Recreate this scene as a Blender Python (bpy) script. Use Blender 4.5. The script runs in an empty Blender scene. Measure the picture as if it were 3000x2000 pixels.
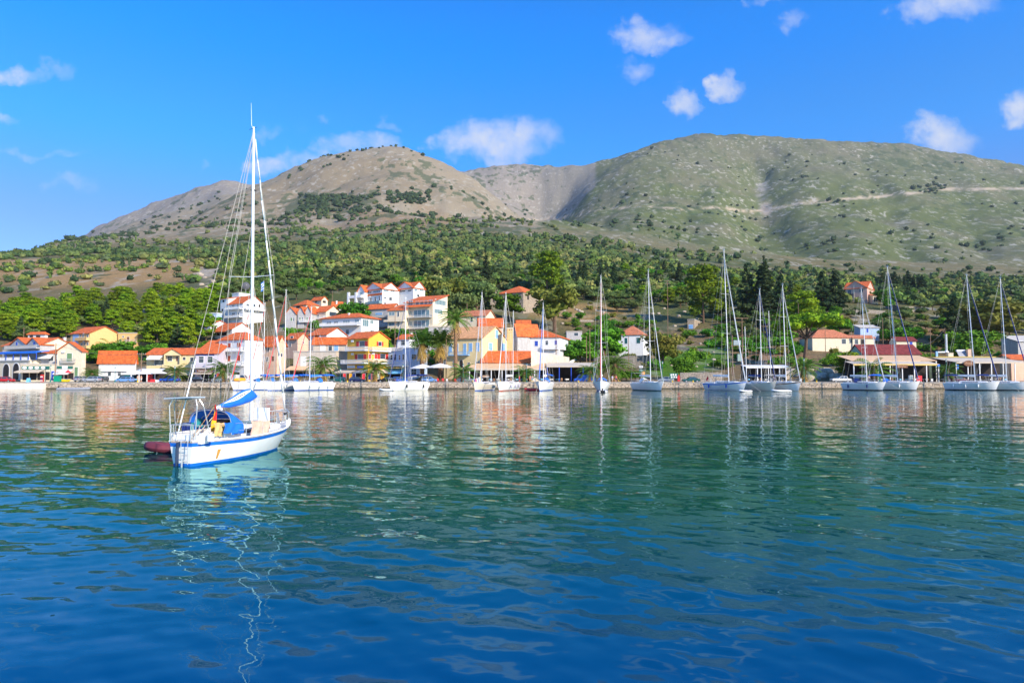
import bpy, bmesh, math, random
import numpy as np
from mathutils import Vector, Matrix
C = bpy.context.scene.collection
SC = bpy.context.scene
R = math.radians
random.seed(7)
# ---------------------------------------------------------------- camera, sky, sun
F = 2000.0; H0 = 3.6; TH = math.atan(95/2000)
cam = bpy.data.cameras.new('camera'); cam.lens = 24; cam.sensor_width = 36
cam.clip_start = 0.2; cam.clip_end = 20000
co = bpy.data.objects.new('camera', cam); C.objects.link(co)
co.location = (0, 0, H0); co.rotation_euler = (R(90)+TH, 0, 0)
SC.camera = co
SUN_EL, SUN_AZ = R(29), R(135)      # azimuth clockwise from +Y (view direction)
sd = Vector((math.sin(SUN_AZ)*math.cos(SUN_EL), math.cos(SUN_AZ)*math.cos(SUN_EL), math.sin(SUN_EL)))
sl = bpy.data.lights.new('sun', 'SUN'); sl.energy = 4.5; sl.angle = R(0.55); sl.color = (1, 0.87, 0.70)
so = bpy.data.objects.new('sun', sl); C.objects.link(so); so.rotation_euler = sd.to_track_quat('Z', 'Y').to_euler()
SC.view_settings.view_transform = 'Standard'; SC.view_settings.look = 'None'
SC.view_settings.exposure = 0.55; SC.view_settings.gamma = 1
SC.render.resolution_x = 1024; SC.render.resolution_y = 682
SC.cycles.max_bounces = 6; SC.cycles.diffuse_bounces = 2; SC.cycles.glossy_bounces = 3; SC.cycles.transparent_max_bounces = 6
SC.cycles.caustics_reflective = True; SC.cycles.caustics_refractive = False
SC.cycles.sample_clamp_indirect = 2.5

def ray(u, v):
    dx = (u-1500)/F; dy = (1000-v)/F
    return (dx, math.cos(TH)-dy*math.sin(TH), math.sin(TH)+dy*math.cos(TH))
def W(u, v, Y):
    r = ray(u, v); t = Y/r[1]
    return Vector((r[0]*t, Y, H0+r[2]*t))
def kx(u, v=1000):
    r = ray(u, v); return r[0]/r[1]

w = bpy.data.worlds.new('World'); SC.world = w; w.use_nodes = True
nt = w.node_tree; nt.nodes.clear()
def N(t, typ, **kw):
    n = t.nodes.new(typ)
    for k, v in kw.items():
        if k == 'ins':
            for a, b in v.items(): n.inputs[a].default_value = b
        else: setattr(n, k, v)
    return n
def mth(t, op, a, b=None, c=None):
    n = t.nodes.new('ShaderNodeMath'); n.operation = op
    for i, x in enumerate((a, b, c)):
        if x is None: continue
        if isinstance(x, (int, float)): n.inputs[i].default_value = x
        else: t.links.new(x, n.inputs[i])
    return n.outputs[0]
def mixc(t, fac, a, b, blend='MIX'):
    n = t.nodes.new('ShaderNodeMix'); n.data_type = 'RGBA'; n.blend_type = blend
    for i, x in ((0, fac), (6, a), (7, b)):
        if isinstance(x, (int, float)): n.inputs[i].default_value = x
        elif isinstance(x, tuple): n.inputs[i].default_value = (*x[:3], 1)
        else: t.links.new(x, n.inputs[i])
    return n.outputs[2]
sky = N(nt, 'ShaderNodeTexSky', sky_type='NISHITA', sun_disc=False, sun_elevation=SUN_EL, sun_rotation=SUN_AZ, altitude=0, air_density=1.0, dust_density=0.3, ozone_density=3.0)
tc = N(nt, 'ShaderNodeTexCoord')
hs = N(nt, 'ShaderNodeHueSaturation', ins={'Saturation': 1.22, 'Value': 1.0}); nt.links.new(sky.outputs[0], hs.inputs['Color'])
sx = N(nt, 'ShaderNodeSeparateXYZ'); nt.links.new(tc.outputs['Generated'], sx.inputs[0])
ay = mth(nt, 'MAXIMUM', mth(nt, 'ABSOLUTE', sx.outputs[1]), 0.02)
gx = mth(nt, 'DIVIDE', sx.outputs[0], ay); gz = mth(nt, 'DIVIDE', sx.outputs[2], ay)
cb = N(nt, 'ShaderNodeCombineXYZ'); nt.links.new(gx, cb.inputs[0]); nt.links.new(gz, cb.inputs[1])
wn = N(nt, 'ShaderNodeTexNoise', ins={'Scale': 11.0, 'Detail': 5.0, 'Roughness': 0.6}); nt.links.new(cb.outputs[0], wn.inputs['Vector']); ws = N(nt, 'ShaderNodeSeparateColor'); nt.links.new(wn.outputs['Color'], ws.inputs[0])
gx0, gz0 = gx, gz
gx = mth(nt, 'ADD', gx, mth(nt, 'MULTIPLY', mth(nt, 'SUBTRACT', ws.outputs[0], 0.5), 0.15)); gz = mth(nt, 'ADD', gz, mth(nt, 'MULTIPLY', mth(nt, 'SUBTRACT', ws.outputs[1], 0.5), 0.10))
n1 = N(nt, 'ShaderNodeTexNoise', ins={'Scale': 11.0, 'Detail': 7.0, 'Roughness': 0.58}); nt.links.new(cb.outputs[0], n1.inputs['Vector'])
n2 = N(nt, 'ShaderNodeTexNoise', ins={'Scale': 40.0, 'Detail': 5.0, 'Roughness': 0.6}); nt.links.new(cb.outputs[0], n2.inputs['Vector'])
CL = [(1440,415,130,48,1.0),(1340,390,60,40,.8),(1540,405,90,50,.95),(1500,450,90,45,.9),(1100,435,110,42,.85),(1000,430,95,36,.8),(880,470,110,32,.8),
      (1890,92,90,42,.85),(1960,112,50,30,.8),(1860,195,62,38,.7),(2020,300,52,42,.9),(2140,248,40,38,.9),(2690,35,90,50,.95),(2800,20,120,45,.8),
      (2750,412,105,58,1.1),(2720,380,60,40,1.1),(3000,315,70,60,1.1),(95,205,110,28,.85),(20,215,60,22,.8),(130,443,120,14,.6),(225,540,75,24,.5),(830,355,60,32,.45),(30,335,40,22,.45),(2240,12,50,18,.6),(2340,60,40,25,.4),(590,468,30,16,.4),(945,335,26,12,.45),(1145,360,40,14,.4),
      (3500,220,200,70,1),(-500,300,260,60,.8),(3900,420,260,70,1)]
mx = None
for (u, v, ru, rv, a) in CL:
    ru *= 1.4; rv *= 1.5
    r = ray(u, v); cx, cz = r[0]/r[1], r[2]/r[1]
    dx_ = mth(nt, 'MULTIPLY', mth(nt, 'SUBTRACT', gx, cx), F/ru); dz_ = mth(nt, 'MULTIPLY', mth(nt, 'SUBTRACT', gz, cz), F/rv)
    d = mth(nt, 'ADD', mth(nt, 'POWER', mth(nt, 'ABSOLUTE', dx_), 2.0), mth(nt, 'POWER', mth(nt, 'ABSOLUTE', dz_), 2.0))
    f = mth(nt, 'MULTIPLY', mth(nt, 'MAXIMUM', mth(nt, 'SUBTRACT', 1.0, d), 0.0), a)
    mx = f if mx is None else mth(nt, 'MAXIMUM', mx, f)
nn = mth(nt, 'ADD', mth(nt, 'MULTIPLY', mth(nt, 'SUBTRACT', n1.outputs[0], 0.5), 3.2), mth(nt, 'MULTIPLY', mth(nt, 'SUBTRACT', n2.outputs[0], 0.5), 1.0))
cm = mth(nt, 'SUBTRACT', mth(nt, 'ADD', mth(nt, 'MULTIPLY', mx, 1.15), mth(nt, 'MULTIPLY', nn, mth(nt, 'MINIMUM', mth(nt, 'MULTIPLY', mx, 3.0), 0.8))), 0.12)
mr = N(nt, 'ShaderNodeMapRange', interpolation_type='SMOOTHSTEP', ins={'From Min': 0.0, 'From Max': 1.7, 'To Max': 0.95}); nt.links.new(cm, mr.inputs['Value'])
# sky tint: deeper blue with height, plus an added bright unseen zenith for fill
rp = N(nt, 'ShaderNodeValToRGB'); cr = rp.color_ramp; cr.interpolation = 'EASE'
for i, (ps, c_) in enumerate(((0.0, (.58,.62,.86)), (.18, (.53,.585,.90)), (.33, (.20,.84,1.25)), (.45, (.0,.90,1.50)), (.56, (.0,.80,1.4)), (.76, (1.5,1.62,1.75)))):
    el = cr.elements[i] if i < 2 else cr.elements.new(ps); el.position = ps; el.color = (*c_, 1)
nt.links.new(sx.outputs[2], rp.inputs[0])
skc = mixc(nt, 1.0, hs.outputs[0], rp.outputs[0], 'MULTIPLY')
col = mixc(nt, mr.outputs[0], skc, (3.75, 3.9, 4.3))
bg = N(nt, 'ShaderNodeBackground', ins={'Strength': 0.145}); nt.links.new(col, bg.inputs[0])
wo = N(nt, 'ShaderNodeOutputWorld'); nt.links.new(bg.outputs[0], wo.inputs[0])

# ---------------------------------------------------------------- materials
MATS = {}
def mat(name, col, rough=0.8, var=0.12, scale=3.0, metal=0.0, bump=0.0, spec=0.4, objvar=0.0, dirt=0.0, trans=0.0):
    if name in MATS: return MATS[name]
    m = bpy.data.materials.new(name); m.use_nodes = True; t = m.node_tree; t.nodes.clear()
    b = N(t, 'ShaderNodeBsdfPrincipled'); o = N(t, 'ShaderNodeOutputMaterial'); t.links.new(b.outputs[0], o.inputs[0])
    b.inputs['Roughness'].default_value = rough; b.inputs['Metallic'].default_value = metal
    b.inputs['Specular IOR Level'].default_value = spec
    tcn = N(t, 'ShaderNodeTexCoord')
    nz = N(t, 'ShaderNodeTexNoise', ins={'Scale': scale, 'Detail': 5.0, 'Roughness': 0.6}); t.links.new(tcn.outputs['Object'], nz.inputs['Vector'])
    lo = tuple(c*(1-var*1.6) for c in col); hi = tuple(min(1, c*(1+var)) for c in col)
    mrn = N(t, 'ShaderNodeMapRange', ins={'From Min': 0.3, 'From Max': 0.7}); t.links.new(nz.outputs[0], mrn.inputs['Value'])
    c = mixc(t, mrn.outputs[0], lo, hi)
    if dirt:
        mp = N(t, 'ShaderNodeMapping', ins={'Scale': (1.4, 1.4, 0.22)}); t.links.new(tcn.outputs['Object'], mp.inputs[0])
        nd = N(t, 'ShaderNodeTexNoise', ins={'Scale': 1.3, 'Detail': 6.0, 'Roughness': 0.7}); t.links.new(mp.outputs[0], nd.inputs['Vector'])
        md = N(t, 'ShaderNodeMapRange', ins={'From Min': 0.5, 'From Max': 0.75, 'To Max': dirt}); t.links.new(nd.outputs[0], md.inputs['Value'])
        c = mixc(t, md.outputs[0], c, tuple(x*0.55 for x in (col[0]*0.95, col[1]*0.9, col[2]*0.8)))
    if objvar:
        oi = N(t, 'ShaderNodeObjectInfo'); h = N(t, 'ShaderNodeHueSaturation')
        t.links.new(mth(t, 'ADD', 1-objvar, mth(t, 'MULTIPLY', oi.outputs['Random'], 2*objvar)), h.inputs['Value'])
        r2 = mth(t, 'FRACT', mth(t, 'MULTIPLY', oi.outputs['Random'], 7.31))
        t.links.new(mth(t, 'ADD', 0.5-0.03*objvar*3, mth(t, 'MULTIPLY', r2, 0.06*objvar*3)), h.inputs['Hue'])
        t.links.new(c, h.inputs['Color']); c = h.outputs[0]
    t.links.new(c, b.inputs['Base Color'])
    if bump:
        bn = N(t, 'ShaderNodeBump', ins={'Strength': bump, 'Distance': 0.05}); t.links.new(nz.outputs[0], bn.inputs['Height']); t.links.new(bn.outputs[0], b.inputs['Normal'])
    MATS[name] = m; return m
def roofmat(name, col):
    if name in MATS: return MATS[name]
    m = mat(name, col, 0.85, 0.30, 1.6, dirt=.45); t = m.node_tree; b = [n for n in t.nodes if n.type == 'BSDF_PRINCIPLED'][0]
    tcn = N(t, 'ShaderNodeTexCoord')
    wv = N(t, 'ShaderNodeTexWave', bands_direction='X', ins={'Scale': 1.6, 'Distortion': 0.3}); t.links.new(tcn.outputs['Object'], wv.inputs['Vector'])
    bn = N(t, 'ShaderNodeBump', ins={'Strength': 0.6, 'Distance': 0.06}); t.links.new(wv.outputs[0], bn.inputs['Height']); t.links.new(bn.outputs[0], b.inputs['Normal'])
    return m
def stonemat(name, ca, cb_, scale=1.6, mortar=(0.16,0.13,0.10)):
    if name in MATS: return MATS[name]
    m = bpy.data.materials.new(name); m.use_nodes = True; t = m.node_tree; b = t.nodes['Principled BSDF']; b.inputs['Roughness'].default_value = 0.9
    tcn = N(t, 'ShaderNodeTexCoord'); mp = N(t, 'ShaderNodeMapping', ins={'Scale': (1, 1, 1.7)}); t.links.new(tcn.outputs['Object'], mp.inputs[0])
    v = N(t, 'ShaderNodeTexVoronoi', ins={'Scale': scale}); t.links.new(mp.outputs[0], v.inputs['Vector'])
    v2 = N(t, 'ShaderNodeTexVoronoi', feature='DISTANCE_TO_EDGE', ins={'Scale': scale}); t.links.new(mp.outputs[0], v2.inputs['Vector'])
    sp = N(t, 'ShaderNodeSeparateColor'); t.links.new(v.outputs['Color'], sp.inputs[0])
    c = mixc(t, sp.outputs[0], ca, cb_)
    e = N(t, 'ShaderNodeMapRange', ins={'From Min': 0.02, 'From Max': 0.09}); t.links.new(v2.outputs['Distance'], e.inputs['Value'])
    nz = N(t, 'ShaderNodeTexNoise', ins={'Scale': 0.5, 'Detail': 5.0}); t.links.new(tcn.outputs['Object'], nz.inputs['Vector'])
    c = mixc(t, mth(t, 'MULTIPLY', nz.outputs[0], 0.8), c, tuple(x*0.45 for x in ca))
    c = mixc(t, e.outputs[0], mortar, c); t.links.new(c, b.inputs['Base Color'])
    bn = N(t, 'ShaderNodeBump', ins={'Strength': 0.6, 'Distance': 0.08}); t.links.new(e.outputs[0], bn.inputs['Height']); t.links.new(bn.outputs[0], b.inputs['Normal'])
    MATS[name] = m; return m
WHITE = mat('white_plaster', (0.80,0.79,0.75), 0.85, 0.05, 1.5, dirt=0.35)
WPAINT = mat('white_paint', (0.82,0.81,0.78), 0.5, 0.03)
CREAM = mat('cream_plaster', (0.78,0.66,0.47), 0.85, 0.07, 1.5, dirt=0.35)
YCREAM = mat('pale_yellow_plaster', (0.78,0.62,0.33), 0.85, 0.06, 1.2, dirt=0.3)
YEL = mat('yellow_plaster', (0.82,0.45,0.06), 0.85, 0.06, 1.2, dirt=0.15)
OCHRE = mat('ochre_plaster', (0.80,0.50,0.20), 0.85, 0.06, 1.2, dirt=0.15)
BEIGE = mat('beige_plaster', (0.62,0.53,0.42), 0.85, 0.09, 1.2, dirt=0.5)
PEACH = mat('peach_plaster', (0.78,0.50,0.34), 0.85, 0.08, 1.2, dirt=0.35)
PINK = mat('dusty_pink_plaster', (0.60,0.38,0.29), 0.85, 0.06, 1.2, dirt=0.2)
LILAC = mat('lilac_grey_plaster', (0.58,0.53,0.60), 0.85, 0.06, 1.2, dirt=0.3)
GREY = mat('grey_plaster', (0.50,0.48,0.46), 0.85, 0.1, 1.2, dirt=0.5)
BLUEW = mat('pale_blue_plaster', (0.42,0.55,0.75), 0.85, 0.06, 1.2)
MINT = mat('mint_green_plaster', (0.36,0.50,0.37), 0.85, 0.06, 1.2, dirt=0.2)
STONE = stonemat('old_stone', (0.66,0.52,0.36), (0.45,0.36,0.26), 2.4)
DSTONE = stonemat('dry_stone', (0.55,0.46,0.36), (0.30,0.27,0.23), 1.8)
ROOF = roofmat('terracotta_tiles', (0.70,0.148,0.032)); ROOF2 = roofmat('old_terracotta_tiles', (0.56,0.19,0.09)); ROOFP = roofmat('pale_terracotta_tiles', (0.72,0.36,0.16))
ROOFD = roofmat('dark_red_tiles', (0.22,0.035,0.03)); ROOFC = mat('concrete_roof', (0.5,0.47,0.42), 0.9, 0.12, 1, dirt=0.4)
GLASS = mat('window_glass', (0.05,0.07,0.09), 0.08, 0.2, spec=0.8); GLASSL = mat('pale_window_glass', (0.18,0.28,0.30), 0.08, 0.2, spec=0.8)
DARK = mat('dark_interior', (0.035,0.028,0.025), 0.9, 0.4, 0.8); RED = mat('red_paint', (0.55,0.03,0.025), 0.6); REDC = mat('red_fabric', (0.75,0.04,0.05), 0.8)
BLUE = mat('blue_paint', (0.02,0.08,0.50), 0.6); LBLUE = mat('light_blue_paint', (0.25,0.48,0.78), 0.6); GREEN = mat('green_paint', (0.16,0.28,0.13), 0.6)
TEALP = mat('dark_teal_paint', (0.01,0.10,0.10), 0.6); BROWN = mat('brown_wood', (0.20,0.085,0.04), 0.7, 0.25, 6); BRICKR = mat('red_shutter_paint', (0.48,0.075,0.03), 0.6)
WOODP = mat('weathered_pole_wood', (0.26,0.16,0.10), 0.9, 0.3, 5); CONC = mat('concrete', (0.55,0.50,0.43), 0.9, 0.12, 1.0, dirt=0.3)
FABW = mat('white_fabric', (0.78,0.76,0.72), 0.9, 0.04); FABB = mat('beige_fabric', (0.60,0.50,0.38), 0.9, 0.08, 1.0, dirt=.2); FABO = mat('tan_fabric', (0.68,0.44,0.25), 0.9, 0.08, 1.0, dirt=.2)
FABY = mat('yellow_fabric', (0.75,0.52,0.16), 0.9, 0.06); FABBL = mat('blue_fabric', (0.012,0.17,0.72), 0.8, 0.10, 3); FABLB = mat('sky_blue_fabric', (0.18,0.52,0.80), 0.8, 0.06)
FABN = mat('navy_fabric', (0.01,0.03,0.17), 0.8, 0.1); HULLW = mat('white_gelcoat', (0.87,0.86,0.83), 0.25, 0.03, 0.8, dirt=0.10); HULLC = mat('cream_gelcoat', (0.74,0.68,0.56), 0.3, 0.03, 0.8, dirt=0.12)
DECKM = mat('deck_grey', (0.55,0.53,0.50), 0.6, 0.08); TEAK = mat('teak_wood', (0.38,0.20,0.10), 0.7, 0.2, 8); ALU = mat('mast_aluminium', (0.80,0.79,0.77), 0.35, 0.03, metal=0.15)
STEEL = mat('stainless_steel', (0.72,0.70,0.66), 0.3, 0.05, metal=0.6); WIRE = mat('wire_rope', (0.62,0.58,0.50), 0.5); BOOTB = mat('blue_boot_paint', (0.01,0.11,0.50), 0.5); BOOTR = mat('red_boot_paint', (0.45,0.08,0.04), 0.5)
BLACK = mat('black_rubber', (0.02,0.02,0.022), 0.6); SAILW = mat('white_sailcloth', (0.80,0.79,0.76), 0.8); GREYF = mat('grey_rubber', (0.30,0.31,0.34), 0.6, 0.1); REDG = mat('faded_red_rubber', (0.16,0.03,0.045), 0.6, 0.25, 2.5)
NAVYC = mat('navy_car_paint', (0.012,0.02,0.09), 0.2, spec=.6); SILV = mat('silver_car_paint', (0.50,0.52,0.55), 0.25, metal=.4); SKYC = mat('light_blue_car_paint', (0.16,0.32,0.62), 0.25); GRNC = mat('dark_green_car_paint', (0.01,0.09,0.09), 0.25)
BLKC = mat('black_car_paint', (0.015,0.015,0.02), 0.2); REDCAR = mat('red_car_paint', (0.55,0.02,0.03), 0.25); WCAR = mat('white_car_paint', (0.78,0.77,0.74), 0.3); BLCAR = mat('blue_car_paint', (0.02,0.10,0.50), 0.25); LAMPG = mat('green_iron', (0.02,0.16,0.13), 0.5)
SKIN = mat('skin', (0.62,0.34,0.22), 0.6, 0.05); HAIR = mat('brown_hair', (0.06,0.03,0.02), 0.8); ORANGE = mat('orange_fabric', (0.85,0.36,0.015), 0.7); GSIGN = mat('sign_green', (0.03,0.16,0.12), 0.6); TEXTW = mat('letter_white', (0.8,0.8,0.78), 0.6)
TEXTR = mat('letter_red', (0.7,0.05,0.03), 0.6); TEXTT = mat('letter_tan', (0.70,0.40,0.22), 0.6); PEACHF = mat('peach_towel', (0.80,0.48,0.35), 0.9, 0.12, 8); AMBER = mat('amber_towel', (0.74,0.47,0.19), 0.9, 0.08, 6); TEALF = mat('teal_towel', (0.02,0.25,0.30), 0.9, .3, 10)

# ---------------------------------------------------------------- mesh helpers
class MB:
    def __init__(s): s.v = []; s.f = []; s.mi = []
    def add(s, vs, fs, mi=0):
        o = len(s.v); s.v += [tuple(p) for p in vs]; s.f += [tuple(i+o for i in f) for f in fs]; s.mi += [mi]*len(fs); return s
    def box(s, x0, x1, y0, y1, z0, z1, mi=0):
        vs = [(x0,y0,z0),(x1,y0,z0),(x1,y1,z0),(x0,y1,z0),(x0,y0,z1),(x1,y0,z1),(x1,y1,z1),(x0,y1,z1)]
        return s.add(vs, [(0,3,2,1),(4,5,6,7),(0,1,5,4),(1,2,6,5),(2,3,7,6),(3,0,4,7)], mi)
    def hexa(s, b4, t4, mi=0):
        return s.add(list(b4)+list(t4), [(0,3,2,1),(4,5,6,7),(0,1,5,4),(1,2,6,5),(2,3,7,6),(3,0,4,7)], mi)
    def tube(s, p0, p1, r0, r1=None, n=6, mi=0):
        r1 = r0 if r1 is None else r1
        p0, p1 = Vector(p0), Vector(p1); d = (p1-p0)
        if d.length < 1e-6: return s
        q = d.to_track_quat('Z', 'Y'); a = []; 
        for k in range(n):
            t = 2*math.pi*k/n; e = q @ Vector((math.cos(t), math.sin(t), 0)); a.append((p0+e*r0, p1+e*r1))
        vs = [x[0] for x in a]+[x[1] for x in a]
        return s.add(vs, [(k, (k+1) % n, n+(k+1) % n, n+k) for k in range(n)]+[tuple(range(n-1, -1, -1)), tuple(range(n, 2*n))], mi)
    def path(s, ps, r, n=6, mi=0):
        for a, b in zip(ps[:-1], ps[1:]): s.tube(a, b, r if not isinstance(r, tuple) else r[0], None, n, mi)
        return s
    def lathe(s, prof, cx=0, cy=0, n=12, mi=0, sx=1, sy=1):
        vs = []; fs = []
        for (r, z) in prof:
            for k in range(n): t = 2*math.pi*k/n; vs.append((cx+sx*r*math.cos(t), cy+sy*r*math.sin(t), z))
        for i in range(len(prof)-1):
            for k in range(n): fs.append((i*n+k, i*n+(k+1) % n, (i+1)*n+(k+1) % n, (i+1)*n+k))
        fs.append(tuple(range(n-1, -1, -1))); fs.append(tuple(range((len(prof)-1)*n, len(prof)*n)))
        return s.add(vs, fs, mi)
    def slab(s, pts, th, mi=0):   # planar polygon thickened downward along z
        n = len(pts); vs = [tuple(p) for p in pts]+[(p[0], p[1], p[2]-th) for p in pts]
        return s.add(vs, [tuple(range(n)), tuple(range(2*n-1, n-1, -1))]+[(k, n+k, n+(k+1) % n, (k+1) % n) for k in range(n)], mi)
    def prismY(s, prof, y0, y1, mi=0):   # profile in x,z extruded over y
        n = len(prof); vs = [(x, y0, z) for x, z in prof]+[(x, y1, z) for x, z in prof]
        return s.add(vs, [tuple(range(n)), tuple(range(2*n-1, n-1, -1))]+[(k, n+k, n+(k+1) % n, (k+1) % n) for k in range(n)], mi)
    def prismX(s, prof, x0, x1, mi=0):
        n = len(prof); vs = [(x0, y, z) for y, z in prof]+[(x1, y, z) for y, z in prof]
        return s.add(vs, [tuple(range(n)), tuple(range(2*n-1, n-1, -1))]+[(k, n+k, n+(k+1) % n, (k+1) % n) for k in range(n)], mi)
    def grid(s, rows, mi=0, mirow=None):
        n = len(rows[0]); vs = [p for r_ in rows for p in r_]; o = len(s.v); s.v += [tuple(p) for p in vs]
        for i in range(len(rows)-1):
            for k in range(n-1):
                s.f.append((o+i*n+k, o+i*n+k+1, o+(i+1)*n+k+1, o+(i+1)*n+k)); s.mi.append(mirow[k] if mirow else mi)
        return s
    def build(s, name, m, parent=None, smooth=False, loc=None, fix=True):
        me = bpy.data.meshes.new(name); me.from_pydata(s.v, [], s.f)
        for x in (m if isinstance(m, (list, tuple)) else [m]): me.materials.append(x)
        if any(s.mi): me.polygons.foreach_set('material_index', s.mi)
        if fix:
            bm = bmesh.new(); bm.from_mesh(me); bmesh.ops.recalc_face_normals(bm, faces=bm.faces); bm.to_mesh(me); bm.free()
        if smooth: me.polygons.foreach_set('use_smooth', [True]*len(me.polygons))
        me.update()
        o = bpy.data.objects.new(name, me); C.objects.link(o)
        if parent: o.parent = parent
        if loc: o.location = loc
        return o
def tag(o, label=None, cat=None, group=None, kind=None):
    if label: o['label'] = label
    if cat: o['category'] = cat
    if group: o['group'] = group
    if kind: o['kind'] = kind
    return o
def empty(name, loc, rz=0.0, label=None, cat=None, group=None):
    o = bpy.data.objects.new(name, None); C.objects.link(o); o.location = loc; o.rotation_euler = (0, 0, rz); o.empty_display_size = 0.3
    return tag(o, label, cat, group)
def copy_tree(o, parent=None):
    c = o.copy(); C.objects.link(c)
    c.parent = parent
    for ch in list(o.children): copy_tree(ch, c)
    return c
def npmesh(name, V, Fa, m, smooth=True, col=None, parent=None):
    me = bpy.data.meshes.new(name); V = np.asarray(V, np.float32); Fa = np.asarray(Fa, np.int32); k = Fa.shape[1]
    me.vertices.add(len(V)); me.vertices.foreach_set('co', V.ravel())
    me.loops.add(Fa.size); me.loops.foreach_set('vertex_index', Fa.ravel())
    me.polygons.add(len(Fa)); me.polygons.foreach_set('loop_start', np.arange(0, Fa.size, k, dtype=np.int32)); me.polygons.foreach_set('loop_total', np.full(len(Fa), k, np.int32))
    me.polygons.foreach_set('use_smooth', np.full(len(Fa), smooth))
    me.update(calc_edges=True)
    if col is not None:
        a = me.color_attributes.new('Col', 'FLOAT_COLOR', 'POINT'); c4 = np.ones((len(V), 4), np.float32); c4[:, :col.shape[1]] = col; a.data.foreach_set('color', c4.ravel())
    me.materials.append(m); me.validate()
    o = bpy.data.objects.new(name, me); C.objects.link(o)
    if parent: o.parent = parent
    return o
def text(name, body, size, m, parent, loc, rot=(R(90), 0, 0), ext=0.02, align='CENTER'):
    cu = bpy.data.curves.new(name, 'FONT'); cu.body = body; cu.size = size; cu.extrude = ext; cu.align_x = align; cu.align_y = 'CENTER'
    o = bpy.data.objects.new(name, cu); C.objects.link(o)
    bpy.context.view_layer.update()
    me = bpy.data.meshes.new_from_object(o); bpy.data.objects.remove(o); me.materials.append(m)
    o = bpy.data.objects.new(name, me); C.objects.link(o); o.parent = parent; o.location = loc; o.rotation_euler = rot
    return o
# ---------------------------------------------------------------- terrain
QY = 163.6; QZ = 1.56
def vnoise(X, Y, s, seed):
    x = X/s; y = Y/s; xi = np.floor(x).astype(np.int64); yi = np.floor(y).astype(np.int64); fx = x-xi; fy = y-yi
    fx = fx*fx*(3-2*fx); fy = fy*fy*(3-2*fy)
    def h(a, b):
        n = (a*374761393+b*668265263+seed*1442695041) & 0x7fffffff; n = ((n ^ (n >> 13))*1274126177) & 0x7fffffff; return ((n ^ (n >> 16)) & 0xffff)/65535.0
    return (h(xi,yi)*(1-fx)+h(xi+1,yi)*fx)*(1-fy)+(h(xi,yi+1)*(1-fx)+h(xi+1,yi+1)*fx)*fy
def fbm(X, Y, s, o=5, seed=1, g=0.5):
    r = 0; a = 1; t = 0
    for i in range(o): r = r+a*vnoise(X, Y, s/(2**i), seed+i*17); t += a; a *= g
    return r/t*2-1
UK = [-1500, 0, 150, 300, 510, 638, 765, 900, 1020, 1154, 1224, 1301, 1403, 1467, 1530, 1588, 1650, 1722, 1811, 1850, 1913, 1990, 2105, 2232, 2360, 2525, 2678, 2806, 2934, 3000, 3600, 4600]
def lay(pts):
    p = sorted(pts); return np.interp(UK, [a for a, b in p], [b for a, b in p])
K12 = [-1500, 0, 300, 600, 900, 1200, 1500, 1800, 2100, 2400, 2700, 3000, 4600]
def L12(*v): return lay(list(zip(K12, v)))
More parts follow.
